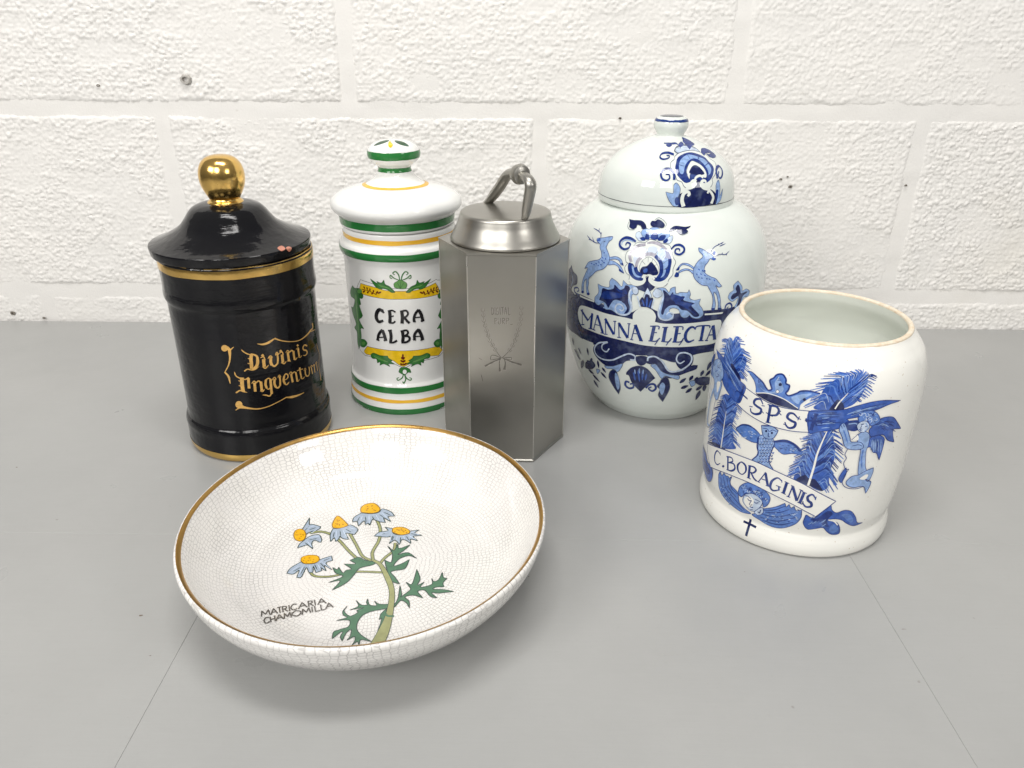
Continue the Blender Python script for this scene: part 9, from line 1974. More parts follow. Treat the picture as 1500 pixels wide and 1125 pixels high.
ART['bowl_plant'] = [
("S",'u',[2.2,2.2],0,[(-42.3,-9.8),(-36.9,-15.7),(-26.9,-16.1),(-17.6,-13),(-7.2,-10.1),(10.9,-10.6)]),
("S",'t',[1.41,1.41],0,[(-42.3,-9.8),(-36.9,-15.7),(-26.9,-16.1),(-17.6,-13),(-7.2,-10.1),(10.9,-10.6)]),
("S",'u',[2.53,2.53],0,[(-52.5,33),(-45,35.4),(-36.9,32.9),(-28.3,25.2),(-19.1,13.7),(-11.1,4.9),(-4.2,1),(3.6,0.2)]),
("S",'t',[1.69,1.69],0,[(-52.5,33),(-45,35.4),(-36.9,32.9),(-28.3,25.2),(-19.1,13.7),(-11.1,4.9),(-4.2,1),(3.6,0.2)]),
("S",'u',[2.48,2.48],0,[(-22.1,34),(-13.8,18.9),(-7.5,7.4),(0.1,2.4)]),
("S",'t',[1.66,1.66],0,[(-22.1,34),(-13.8,18.9),(-7.5,7.4),(0.1,2.4)]),
("S",'u',[2.6,2.6],0,[(-4.8,52.4),(-0,39.9),(1.2,26),(-1.1,12.5),(1.1,2.4)]),
("S",'t',[1.73,1.73],0,[(-4.8,52.4),(-0,39.9),(1.2,26),(-1.1,12.5),(1.1,2.4)]),
("S",'u',[2.47,2.47],0,[(14,23.6),(14.1,14.4),(9.2,6.1),(6.6,-0.7)]),
("S",'t',[1.64,1.64],0,[(14,23.6),(14.1,14.4),(9.2,6.1),(6.6,-0.7)]),
("F",'v',[(3.9,1.2),(-4.5,2.6),(-10.3,6),(-15.7,2.3,1),(-10.9,-1.6),(-19.1,-1.8,1),(-12.8,-7.1),(-16,-8.8),(-17.9,-11.6),(-22.2,-5.5,1),(-22.6,-8.2),(-26.3,-6,1),(-22.8,-12.1),(-17.2,-15),(-19.5,-18.1),(-25.6,-22.4,1),(-18,-20.4),(-21.3,-30.5,1),(-13.5,-22.8),(-9.5,-13.6),(-6.9,-6.2),(1.5,-2.4)],'u',0.64),
("F",'v',[(14.1,-11.6),(11.3,-3.5),(9.5,3.2,1),(12.1,1.3),(14.6,1.3),(13.6,11.1),(8.9,19.7,1),(14.1,14.4),(16.1,22.3,1),(17.9,16.9),(25.4,21.2,1),(21.5,14.2),(18,9.5),(24.9,12),(32.3,5.2,1),(26.4,8.4),(19.7,4.6),(16.9,-3.4),(22.5,-0.5),(27.2,4.2,1),(25.3,-6),(18.6,-8.4),(15.9,-10.5),(19.7,-15.8),(24,-23.1,1),(18.5,-20.4),(14.9,-14.7)],'u',0.67),
("F",'v',[(23.3,-45.5),(25,-38.1),(24.5,-24.6,1),(27,-33.7),(26.7,-36.6),(31.6,-30.1),(32.2,-27.8),(28.2,-21.1,1),(32.6,-22.9),(34,-7,1),(37.5,-17.3),(36.6,-24.1),(40.9,-20.9,1),(38.9,-26.4),(46.4,-23.5),(45.7,-17.1,1),(47.5,-20.5),(50.7,-18.3),(52.4,-10.3,1),(53.7,-16),(56.3,-17.4,1),(54.1,-22.1),(55.1,-26.3,1),(49.6,-26.5),(47.9,-28.7),(54.7,-29.2),(62.4,-31.6,1),(52.2,-32.9),(47.3,-32.4),(51.5,-38,1),(46.8,-36.1),(42.2,-29.7),(37.5,-30.8),(41.9,-37.7,1),(35.1,-34.8),(29.6,-36.6),(33,-41),(34.2,-47.8,1),(31.4,-42.7),(27.2,-40.2),(24.3,-46.2)],'u',0.62),
("F",'v',[(20.7,-43.8),(13.6,-43.9),(9.5,-40.8,1),(11.9,-45.3),(7.1,-44.7),(4.6,-38.7,1),(4.6,-42.6),(5.7,-44.7),(1.4,-44.8),(-2.9,-40.3,1),(-0.2,-46.2),(-5.2,-50.1,1),(3.9,-47.5),(-0.3,-50.4),(0.6,-52.5),(-3.8,-56),(-8.5,-51.3),(-7.5,-46.1,1),(-9.4,-51.3),(-8.1,-55.4),(-5.3,-57.4),(-11.7,-60.6,1),(-5.8,-59.8),(-2.8,-60.8),(-2.6,-66.2),(-7.4,-69.1),(-10.9,-71.7),(-10.4,-78.3,1),(-6.8,-72.1),(-5,-71.7),(-5.7,-75.8),(-3.6,-80.3,1),(-2.9,-73.3),(-1.1,-69.2),(0.1,-70.3),(0.3,-75.7),(-0.9,-79.4,1),(3,-75.7),(4.2,-79.7),(3,-84.8,1),(5.8,-80.6),(7.8,-84.1,1),(8,-78.6),(14.8,-80.5,1),(7.2,-74.2),(3.4,-68.8),(2.5,-62.1),(4.4,-55.2),(10.1,-50.9),(19,-48)],'u',0.55),
("F",'v',[(19.4,-47.8),(16.2,-53.6),(16.1,-59.4,1),(17.5,-58.5),(16.9,-71.9,1),(19.7,-63.5),(20.8,-57.8,1),(19.4,-52.2)],'u',0.55),
("S",'u',[9.13,7.64,5.39,4.34,4.04,4.34,3.74,2.7],0,[(19,-82.8),(20.8,-70.1),(21.7,-56.4),(21.2,-41),(19.1,-27.9),(13.6,-14.4),(7,-2),(1.4,2.7)]),
("S",'t',[8.39,6.89,4.64,3.59,3.29,3.59,2.99,1.95],0,[(19,-82.8),(20.8,-70.1),(21.7,-56.4),(21.2,-41),(19.1,-27.9),(13.6,-14.4),(7,-2),(1.4,2.7)]),
("S",'v',1.68,0,[(19.2,-53.4),(21.2,-55.7),(25.1,-55.7)]),
("F",'f',[(-59.1,36.2),(-57,51.4,1),(-55.3,43.5),(-52.9,43.7),(-46.2,41.6,1),(-46.7,38.1),(-53.2,33.8),(-56.2,28.8)],'u',0.71),
("F",'f',[(-54.2,25.2),(-51,29.5),(-45.2,31.6),(-41.4,25.5,1),(-42,22.5),(-46.7,24.8),(-47.9,20.9),(-45.5,14.3,1),(-50.5,18.7),(-54.2,16.8),(-57,14.9,1),(-56.5,19.9),(-54.8,23.4)],'u',0.68),
("F",'f',[(-36.2,39.6),(-36.6,31.7),(-34.5,23.6,1),(-32.7,28.4),(-30.6,23.9,1),(-29.2,26.9),(-28.9,30.3),(-26.2,27.8),(-21.5,26.8,1),(-25.3,33.9),(-22.1,34),(-18.5,32.9,1),(-17.1,39.5),(-23.2,44.6),(-26.2,43.6),(-31,40.4)],'u',0.7),
("F",'f',[(-18.4,60.1),(-22.9,54.5),(-23.1,48.7,1),(-19.7,49.2),(-17.5,43.5,1),(-14.4,50.3),(-12.4,45.5,1),(-10.5,47.2),(-9,44.7,1),(-8.1,52.3),(-5.8,51.4),(-1.9,49.3,1),(2.6,48.5,1),(0.4,54.3),(6.8,49.5,1),(3.4,56.1),(8.5,56.9,1),(4.6,62.5),(-2.7,66),(-4.7,61.4),(-10.5,59.4)],'u',0.73),
("F",'f',[(9,41),(3.1,42.8,1),(6.2,38.2),(0,36.4),(-3.1,31.6,1),(6.4,30.4),(10.5,31.3),(9.6,22.4,1),(13.3,26.7),(17.3,21.6,1),(18.5,27.6),(21.9,26.3),(25.8,22.5,1),(24.9,28),(30.6,25.9,1),(26.5,31.4),(33,32.8,1),(27.1,35.4),(30,39.5,1),(22.5,37.5),(22.9,34.9),(16.7,32.8),(11.1,34.8)],'u',0.69),
("F",'f',[(-50.2,-0.7),(-55.8,-8.2),(-56.8,-14.1,1),(-52,-14.5),(-49.2,-10.1),(-48.8,-18.1,1),(-45.7,-17.2),(-45,-7.1),(-41.7,-12.4,1),(-39.2,-11.5),(-40.4,-5.3),(-36.7,-12.2,1),(-33.1,-9.7,1),(-35.1,-6.3),(-30,-10.3,1),(-32.6,-4.1),(-26.3,-8.6,1),(-32.2,-1.4),(-28.2,1.9,1),(-30.1,7.1,1),(-37.2,2.4),(-40.2,-2.1),(-47.1,-2.9)],'u',0.63),
("S",'u',0.61,3,[(-56.8,35.5),(-54.9,40.9)]),
("S",'u',0.62,3,[(-53.9,36.7),(-49.3,40)]),
("S",'u',0.61,3,[(-51,24.9),(-45.1,27)]),
("S",'u',0.6,3,[(-53.2,21.4),(-49.3,18.2)]),
("S",'u',0.61,3,[(-34.2,35.3),(-33.8,28.4)]),
("S",'u',0.61,3,[(-30.3,37.2),(-28.3,30.3)]),
("S",'u',0.62,3,[(-26.4,39.2),(-21.4,35.8)]),
("S",'u',0.64,3,[(-18.7,55.5),(-19.5,48.3)]),
("S",'u',0.64,3,[(-14.3,55.7),(-12.4,48.5)]),
("S",'u',0.64,3,[(-8.8,55.9),(-7,52.3)]),
("S",'u',0.64,3,[(-3.7,58.7),(1.6,53.4)]),
("S",'u',0.64,3,[(-0.8,61.5),(5.3,58)]),
("S",'u',0.62,3,[(4.6,34.7),(0.5,33.8)]),
("S",'u',0.6,3,[(11.6,31.3),(11.3,26.2)]),
("S",'u',0.6,3,[(17,30.5),(17.4,24.5)]),
("S",'u',0.6,3,[(21.2,31.4),(24,26.3)]),
("S",'u',0.61,3,[(23.9,34.9),(29.5,33.2)]),
("S",'u',0.56,3,[(-49,-7),(-52.8,-11.9)]),
("S",'u',0.55,3,[(-46.3,-6),(-47,-14.7)]),
("S",'u',0.56,3,[(-39.9,-3.3),(-36.4,-9.5)]),
("S",'u',0.56,3,[(-36.2,-1.6),(-32.1,-6.2)]),
("S",'u',0.58,3,[(-34.8,0.9),(-30.5,4.3)]),
("S",'p',0.7,3,[(-56,38.7),(-50.9,42.1)]),
("S",'p',0.7,3,[(-51.8,32.5),(-47,39.5)]),
("S",'p',0.7,3,[(-52.6,27.3),(-43.7,30)]),
("S",'p',0.68,3,[(-52.3,23.9),(-46.1,15.9)]),
("S",'p',0.69,3,[(-33,37.1),(-31.1,25.9)]),
("S",'p',0.7,3,[(-28.4,38.2),(-23.2,28.8)]),
("S",'p',0.72,3,[(-24.7,41.4),(-18.3,39.1)]),
("S",'p',0.72,3,[(-16.7,56.5),(-17.4,45.7)]),
("S",'p',0.73,3,[(-11.7,56.7),(-9.6,46.8)]),
("S",'p',0.73,3,[(-6.3,57.8),(-2.4,50.6)]),
("S",'p',0.73,3,[(-2.5,61.5),(5.8,51.1)]),
("S",'p',0.7,3,[(6.5,36.5),(-1.5,32.5)]),
("S",'p',0.69,3,[(9.6,33.9),(10,24.5)]),
("S",'p',0.69,3,[(14.2,31.7),(14.5,26.2)]),
("S",'p',0.69,3,[(19,31.8),(20.7,27.1)]),
("S",'p',0.69,3,[(22.6,32.8),(29.2,27.1)]),
("S",'p',0.7,3,[(23.2,36.7),(31.7,32.8)]),
("S",'p',0.63,3,[(-50.5,-5.5),(-55.8,-13.7)]),
("S",'p',0.63,3,[(-47.5,-5.3),(-48.4,-16.3)]),
("S",'p',0.63,3,[(-43.4,-3.5),(-40.7,-11.2)]),
("S",'p',0.64,3,[(-38.1,-2.5),(-34.1,-8.6)]),
("S",'p',0.64,3,[(-34.9,-0.7),(-27.3,-7.6)]),
("F",(0.8, 0.43, 0.02),[(-61,37.2),(-57.4,35.8),(-54.7,30.6),(-54.7,25.1),(-57.3,22.9),(-61.1,24.6),(-63.6,29.7),(-63.6,34.8)],(0.3, 0.16, 0.02),0.68),
("S",(0.45, 0.22, 0.02),0.6,0,[(-61.1,30.3),(-60.5,29.5),(-60.3,30.4)]),
("S",(0.45, 0.22, 0.02),0.6,0,[(-61.1,30.3),(-60.5,29.5),(-60.3,30.4)]),
("S",(0.45, 0.22, 0.02),0.6,0,[(-59.4,31.2),(-58.8,30.5),(-58.6,31.3)]),
("S",(0.45, 0.22, 0.02),0.6,0,[(-56.8,30.7),(-56.2,29.9),(-56,30.8)]),
("S",(0.45, 0.22, 0.02),0.6,0,[(-62.7,33.6),(-62.1,32.8),(-61.9,33.7)]),
("S",(0.45, 0.22, 0.02),0.6,0,[(-62.6,30.1),(-61.9,29.4),(-61.7,30.2)]),
("S",(0.45, 0.22, 0.02),0.6,0,[(-58.2,28.7),(-57.5,27.9),(-57.4,28.8)]),
("S",(0.45, 0.22, 0.02),0.6,0,[(-58.7,26.6),(-58.1,25.8),(-57.9,26.6)]),
("S",(0.45, 0.22, 0.02),0.6,0,[(-62.2,30.2),(-61.6,29.4),(-61.4,30.3)]),
("S",(0.45, 0.22, 0.02),0.6,0,[(-57.5,30.6),(-56.9,29.9),(-56.6,30.7)]),
("F",(0.8, 0.43, 0.02),[(-36.4,40.5),(-37.9,44.8),(-37.1,53.7),(-34.6,54.8),(-27.5,47.1),(-26,43.6),(-31,40.4)],(0.3, 0.16, 0.02),0.72),
("S",(0.45, 0.22, 0.02),0.63,0,[(-34.4,46.4),(-33.8,45.6),(-33.6,46.5)]),
("S",(0.45, 0.22, 0.02),0.63,0,[(-33,45.4),(-32.4,44.5),(-32.1,45.4)]),
("S",(0.45, 0.22, 0.02),0.63,0,[(-34.9,49.2),(-34.3,48.4),(-34,49.3)]),
("S",(0.45, 0.22, 0.02),0.63,0,[(-34.1,50.2),(-33.5,49.4),(-33.3,50.3)]),
("S",(0.45, 0.22, 0.02),0.63,0,[(-35.7,50.7),(-35.1,49.8),(-34.8,50.7)]),
("S",(0.45, 0.22, 0.02),0.63,0,[(-35.6,43),(-35,42.2),(-34.8,43.1)]),
("S",(0.45, 0.22, 0.02),0.63,0,[(-30.2,45.4),(-29.5,44.6),(-29.3,45.5)]),
("S",(0.45, 0.22, 0.02),0.63,0,[(-34.5,44.9),(-33.9,44),(-33.7,44.9)]),
("S",(0.45, 0.22, 0.02),0.63,0,[(-32.6,44.3),(-32,43.4),(-31.8,44.3)]),
("S",(0.45, 0.22, 0.02),0.63,0,[(-35.7,46),(-35.1,45.2),(-34.8,46.1)]),
("F",(0.8, 0.43, 0.02),[(-18.6,61),(-19.8,66.3),(-17.1,71),(-10.6,72.8),(-5.1,67.2),(-5.2,62.3),(-10.6,60)],(0.3, 0.16, 0.02),0.73),
("S",(0.45, 0.22, 0.02),0.64,0,[(-8.2,63.9),(-7.6,63),(-7.3,63.9)]),
("S",(0.45, 0.22, 0.02),0.64,0,[(-15,64.6),(-14.4,63.7),(-14.1,64.6)]),
("S",(0.45, 0.22, 0.02),0.64,0,[(-11.9,70.1),(-11.3,69.2),(-11,70.2)]),
("S",(0.45, 0.22, 0.02),0.64,0,[(-11.2,66.5),(-10.6,65.7),(-10.3,66.6)]),
("S",(0.45, 0.22, 0.02),0.64,0,[(-14.7,66.3),(-14.1,65.4),(-13.8,66.3)]),
("S",(0.45, 0.22, 0.02),0.64,0,[(-14.5,66.3),(-13.9,65.4),(-13.6,66.3)]),
("S",(0.45, 0.22, 0.02),0.64,0,[(-9.4,64.5),(-8.8,63.6),(-8.5,64.5)]),
("S",(0.45, 0.22, 0.02),0.64,0,[(-15.5,69),(-14.8,68.1),(-14.6,69)]),
("S",(0.45, 0.22, 0.02),0.64,0,[(-15.5,64.2),(-14.9,63.3),(-14.6,64.2)]),
("S",(0.45, 0.22, 0.02),0.64,0,[(-12.1,69.4),(-11.5,68.5),(-11.2,69.4)]),
("F",(0.8, 0.43, 0.02),[(9.7,36.5),(10,41.5),(16.4,42.6),(21.9,39.3),(22.8,35.3),(16.7,33.1)],(0.3, 0.16, 0.02),0.71),
("S",(0.45, 0.22, 0.02),0.62,0,[(16.9,38.6),(17.5,37.8),(17.8,38.7)]),
("S",(0.45, 0.22, 0.02),0.62,0,[(15.8,39.6),(16.4,38.8),(16.7,39.6)]),
("S",(0.45, 0.22, 0.02),0.62,0,[(15.8,40.9),(16.4,40),(16.7,40.9)]),
("S",(0.45, 0.22, 0.02),0.62,0,[(18,37.5),(18.5,36.6),(18.9,37.5)]),
("S",(0.45, 0.22, 0.02),0.62,0,[(12.3,40.3),(12.9,39.4),(13.2,40.3)]),
("S",(0.45, 0.22, 0.02),0.62,0,[(19,39.1),(19.6,38.2),(19.9,39.1)]),
("S",(0.45, 0.22, 0.02),0.62,0,[(13.8,39.5),(14.4,38.6),(14.7,39.5)]),
("S",(0.45, 0.22, 0.02),0.62,0,[(20.5,36.4),(21,35.5),(21.3,36.4)]),
("S",(0.45, 0.22, 0.02),0.62,0,[(14.1,39.3),(14.7,38.4),(15,39.3)]),
("S",(0.45, 0.22, 0.02),0.62,0,[(11.2,37.4),(11.8,36.5),(12.1,37.4)]),
("F",(0.8, 0.43, 0.02),[(-50.6,0.1),(-50.9,4.1),(-46.5,6.8),(-40.2,6.3),(-37.8,1.6),(-40.3,-1.8),(-47.1,-2.7)],(0.3, 0.16, 0.02),0.66),
("S",(0.45, 0.22, 0.02),0.57,0,[(-44.4,1.7),(-43.8,0.9),(-43.6,1.7)]),
("S",(0.45, 0.22, 0.02),0.57,0,[(-45.9,1.1),(-45.3,0.3),(-45.1,1.1)]),
("S",(0.45, 0.22, 0.02),0.58,0,[(-49.2,3.7),(-48.6,2.9),(-48.5,3.8)]),
("S",(0.45, 0.22, 0.02),0.57,0,[(-46.8,-0.8),(-46.2,-1.6),(-46,-0.8)]),
("S",(0.45, 0.22, 0.02),0.57,0,[(-42.5,2.2),(-41.9,1.4),(-41.6,2.2)]),
("S",(0.45, 0.22, 0.02),0.57,0,[(-42.3,-0.1),(-41.7,-0.9),(-41.5,-0.1)]),
("S",(0.45, 0.22, 0.02),0.57,0,[(-42.2,-0.2),(-41.6,-1),(-41.4,-0.2)]),
("S",(0.45, 0.22, 0.02),0.57,0,[(-49.4,1),(-48.8,0.2),(-48.6,1)]),
("S",(0.45, 0.22, 0.02),0.58,0,[(-45.9,4.1),(-45.3,3.3),(-45.1,4.2)]),
("S",(0.45, 0.22, 0.02),0.57,0,[(-42.2,-0.2),(-41.6,-1),(-41.4,-0.2)]),
]
ART['bowl_text'] = [
("S",'s',0.89,0,[(-60.1,-60.6,1),(-61.9,-54.5,1),(-58.4,-57.6,1),(-58.3,-52.5,1),(-55.4,-57.8,1)]),
("S",'s',0.88,0,[(-55,-57.6,1),(-55.3,-51.1,1),(-51.2,-55.7,1)]),
("S",'s',0.88,0,[(-55,-55.1,1),(-52.8,-54,1)]),
("S",'s',0.88,0,[(-53.2,-50.1,1),(-50.8,-49,1)]),
("S",'s',0.87,0,[(-52,-49.5,1),(-49.8,-55.1,1)]),
("S",'s',0.88,0,[(-48,-54.3,1),(-50.2,-48.7,1)]),
("S",'s',0.87,0,[(-50.2,-48.7,1),(-47.8,-48.2,1),(-47,-49.9,1),(-49,-51.6,1)]),
("S",'s',0.87,0,[(-48.1,-51.1,1),(-45.3,-53.1,1)]),
("S",'s',0.87,0,[(-46.3,-47,1),(-44.2,-52.6,1)]),
("S",'s',0.87,0,[(-41.5,-45.8),(-43.5,-45.8),(-44.4,-48.5),(-43.3,-50.9),(-41.4,-51.4),(-40,-49.8)]),
("S",'s',0.88,0,[(-39,-50.4,1),(-38.4,-43.8,1),(-33.7,-48.3,1)]),
("S",'s',0.87,0,[(-38.7,-47.8,1),(-35.5,-46.6,1)]),
("S",'s',0.88,0,[(-32.7,-47.9,1),(-34.7,-42.3,1)]),
("S",'s',0.88,0,[(-34.7,-42.3,1),(-32.3,-41.9,1),(-31.6,-43.6,1),(-33.6,-45.2,1)]),
("S",'s',0.87,0,[(-32.7,-44.7,1),(-30,-46.8,1)]),
("S",'s',0.87,0,[(-30.8,-40.8,1),(-28.8,-46.4,1)]),
("S",'s',0.88,0,[(-27.3,-45.8,1),(-26.7,-39.2,1),(-22.2,-43.9,1)]),
("S",'s',0.87,0,[(-26.9,-43.2,1),(-23.9,-42.1,1)]),
("S",'s',0.94,0,[(-55.3,-60.7),(-57,-61),(-57.4,-63.8),(-56.2,-66.2),(-54.7,-66.5),(-53.7,-64.6)]),
("S",'s',0.91,0,[(-54.9,-59.7,1),(-52.7,-65,1)]),
("S",'s',0.87,0,[(-52.4,-58.3,1),(-50.3,-63.6,1)]),
("S",'s',0.87,0,[(-53.8,-62.3,1),(-51.4,-61,1)]),
("S",'s',0.87,0,[(-50,-63.4,1),(-49.9,-57,1),(-45.6,-61.1,1)]),
("S",'s',0.87,0,[(-49.9,-60.9,1),(-47.3,-59.5,1)]),
("S",'s',0.86,0,[(-45.3,-60.9,1),(-46.9,-55.4,1),(-43.8,-58.6,1),(-43.8,-53.9,1),(-41.3,-58.9,1)]),
("S",'s',0.86,0,[(-40.1,-52.2),(-41.8,-54.8),(-41,-56.9),(-38.1,-57.4),(-36.4,-54.8),(-37.2,-52.7),(-40.1,-52.2)]),
("S",'s',0.86,0,[(-34.9,-55.9,1),(-36.3,-50.4,1),(-33,-53.5,1),(-32.6,-48.8,1),(-30.1,-53.7,1)]),
("S",'s',0.85,0,[(-30.8,-48,1),(-28.9,-53.2,1)]),
("S",'s',0.86,0,[(-29.1,-47.2,1),(-27.2,-52.5,1),(-24.4,-51.3,1)]),
("S",'s',0.86,0,[(-25.5,-45.7,1),(-23.7,-51,1),(-21.3,-50,1)]),
("S",'s',0.87,0,[(-21.1,-49.9,1),(-20.6,-43.6,1),(-16.5,-48,1)]),
("S",'s',0.86,0,[(-20.8,-47.5,1),(-18.1,-46.3,1)]),
]
# ------------------------------------------------------------------ the painted block wall
def hash2(ix, iy, k):
    h = np.sin(ix * 127.1 + iy * 311.7 + k * 74.7) * 43758.5453
    return h - np.floor(h)

def vnoise(x, y, k=0):
    ix, iy = np.floor(x), np.floor(y)
    fx, fy = x - ix, y - iy
    fx = fx * fx * (3 - 2 * fx); fy = fy * fy * (3 - 2 * fy)
    return (hash2(ix, iy, k) * (1-fx) + hash2(ix+1, iy, k) * fx) * (1-fy) + (hash2(ix, iy+1, k) * (1-fx) + hash2(ix+1, iy+1, k) * fx) * fy

def lumps(x, y, k):
    """rounded pebbly lumps with creases between them (0..1)"""
    wx = x + 0.55 * (vnoise(x * 1.3, y * 1.3, k + 5) - .5)
    wy = y + 0.55 * (vnoise(x * 1.3, y * 1.3, k + 9) - .5)
    ix, iy = np.floor(wx), np.floor(wy)
    f1 = np.full(x.shape, 9.0); f2 = np.full(x.shape, 9.0); hh = np.zeros(x.shape)
    for dx in (-1, 0, 1):
        for dy in (-1, 0, 1):
            cx, cy = ix + dx, iy + dy
            px = cx + .1 + .8 * hash2(cx, cy, k); py = cy + .1 + .8 * hash2(cx, cy, k + 1)
            d = np.hypot(wx - px, wy - py)
            new = d < f1
            f2 = np.where(new, f1, np.minimum(f2, d))
            hh = np.where(new, hash2(cx, cy, k + 2), hh)
            f1 = np.where(new, d, f1)
    e = np.clip((f2 - f1) / .45, 0, 1)
    return (1 - (1 - e) ** 2) * (0.45 + 0.55 * hh)

M['wallpaint'], nt, b = new_mat('white_masonry_paint')
c = mix(nt, ramp(nt, noise(nt, 7, 4), [(0.35, (0, 0, 0)), (0.7, (1, 1, 1))]), (0.82, 0.80, 0.77), (0.79, 0.775, 0.75))
c = mix(nt, ramp(nt, noise(nt, 130, 2), [(0.70, (0, 0, 0)), (0.80, (0.35,) * 3)]), c, (0.50, 0.47, 0.42))
c = mix(nt, ramp(nt, noise(nt, 2.6, 5, 0.7), [(0.56, (0, 0, 0)), (0.75, (0.35,) * 3)]), c, (0.74, 0.70, 0.61))
nt.links.new(c, b.inputs['Base Color'])
b.inputs['Roughness'].default_value = 0.55
bump(nt, b, noise(nt, 420, 4, 0.65), 0.35, 0.0008)

wall = bpy.data.objects.new('wall', None)
COL.objects.link(wall)
wall['kind'] = 'structure'
wall['label'] = 'white painted concrete block wall with pebbly face and flush mortar joints'

def block(x0, x1, z0, z1, res, seed):
    """one concrete block: a rough painted face whose ragged edges sink under the mortar"""
    nx, nz = max(2, int((x1 - x0) / res)), max(2, int((z1 - z0) / res))
    X, Z = np.meshgrid(np.linspace(x0, x1, nx + 1), np.linspace(z0, z1, nz + 1))
    sx, sz = X * 1000, Z * 1000
    L = lumps(sx / 6.4 + seed * 13, sz / 5.2, seed)
    L2 = lumps(sx / 3.9 + 7, sz / 3.6 + seed * 5, seed + 3)
    flat = np.clip((vnoise(sx / 42 + seed, sz / 30, seed) - .12) / .3, 0.5, 1)
    H = 0.0022 * L * flat * (0.65 + 0.5 * hash2(np.float64(seed), 3.0, 1)) + 0.0005 * L2 * flat + 0.0010 * (vnoise(sx / 55, sz / 50, seed + 1) - .5) - 0.0003
    edge = np.minimum(np.minimum(X - x0, x1 - X), np.minimum(Z - z0, z1 - Z)) * 1000
    edge = edge - 2.6 * vnoise(sx / 24, sz / 21, seed + 4) - 1.2 * vnoise(sx / 6, sz / 6, seed + 6)
    fall = np.clip(edge / 4.6, -1, 1)
    H = np.where(fall < 1, H * np.clip(fall, 0, 1) - 0.0018 * (1 - fall) * .5, H)
    V = np.stack([X, -H, Z], -1).reshape(-1, 3)
    w = nx + 1
    I = np.arange(nz)[:, None] * w + np.arange(nx)[None, :]
    F = np.stack([I, I + 1, I + 1 + w, I + w], -1).reshape(-1, 4)
    me = bpy.data.meshes.new('block')
    me.vertices.add(len(V)); me.vertices.foreach_set('co', V.ravel())
    me.loops.add(F.size); me.loops.foreach_set('vertex_index', F.ravel().astype(np.int32))
    me.polygons.add(len(F)); me.polygons.foreach_set('loop_start', np.arange(0, F.size, 4, dtype=np.int32))
    me.update(calc_edges=True); me.validate()
    return link('block', me, M['wallpaint'], wall, True, 80)

G = .0052
Z1 = .0428
seed = 1
for row in range(4):
    za, zb = Z1 + .225 * (row - 1), Z1 + .225 * row
    za, zb = (-.12 if row == 0 else za + G), zb - G
    start = (-.4403 - .45 * 2) if row % 2 == 1 else (-.2153 - .45 * 2 + (.03 if row == 0 else 0))
    for k in range(5):
        xa = start + .45 * k
        vis = xa + .45 > -.70 and xa < .70
        res = .0015 if (row in (1, 2) or row == 0) and vis else .007
        seed += 1
        block(xa + G, xa + .45 - G, za, zb, res, seed)

# mortar: one softly trowelled sheet the blocks rise out of
nx, nz = 420, 150
X, Z = np.meshgrid(np.linspace(-1.34, 1.36, nx + 1), np.linspace(-.12, .72, nz + 1))
H = .0011 * (vnoise(X * 38, Z * 60, 3) - .5) + .0005 * (vnoise(X * 120, Z * 140, 8) - .5) - .0002
V = np.stack([X, -H, Z], -1).reshape(-1, 3)
F = [(i * (nx+1) + j, i * (nx+1) + j + 1, (i+1) * (nx+1) + j + 1, (i+1) * (nx+1) + j) for i in range(nz) for j in range(nx)]
meshobj('mortar', V, F, M['wallpaint'], wall, True, 80)

# old plugged fixing hole and small pits in the paint
M['plug'], nt, b = new_mat('grey_plug')
nt.links.new(mix(nt, noise(nt, 500, 2), (0.34, 0.32, 0.29), (0.55, 0.53, 0.5)), b.inputs['Base Color'])
b.inputs['Roughness'].default_value = 0.5
M['pit'], nt, b = new_mat('bare_grit')
nt.links.new(mix(nt, noise(nt, 700, 2), (0.10, 0.085, 0.07), (0.32, 0.29, 0.25)), b.inputs['Base Color'])
b.inputs['Roughness'].default_value = 0.9

def disc_ring(name, x, z, ro, ri, y0, y1, mt, squash=1.0, seg=22, seed=0):
    rnd = random.Random(seed)
    v, f = [], []
    for k in range(seg):
        a = 2 * math.pi * k / seg
        j = 1 + rnd.uniform(-.10, .10)
        ca, sa = math.cos(a), math.sin(a) * squash
        v += [(x + ro*j*ca, y0, z + ro*j*sa), (x + ro*.82*j*ca, y1, z + ro*.82*j*sa), (x + ri*ca, y1, z + ri*sa), (x + ri*.8*ca, y0 + .001, z + ri*.8*sa)]
    n = len(v)
    for k in range(seg):
        a, b2 = 4*k, 4*((k+1) % seg)
        for j in range(3):
            f.append((a+j, b2+j, b2+j+1, a+j+1))
    f.append([4*k+3 for k in range(seg)])
    return meshobj(name, v, f, mt, wall, True)
plug = disc_ring('wall_plug', -.4035, .3009, .0068, .0036, -.0012, -.0052, M['plug'], .85, 22, 3)
for i, (x, z, r) in enumerate([(-.5075, .2937, .0022), (.3147, .1825, .0026), (.3018, .1915, .0018), (.3095, .1945, .0013), (.4539, .1851, .0018), (-.6851, .0102, .0035), (-.645, .004, .002), (.103, .2606, .002)]):
    disc_ring('paint_chip', x, z, r, r * .5, -.0020, -.0030, M['pit'], .7, 12, i)

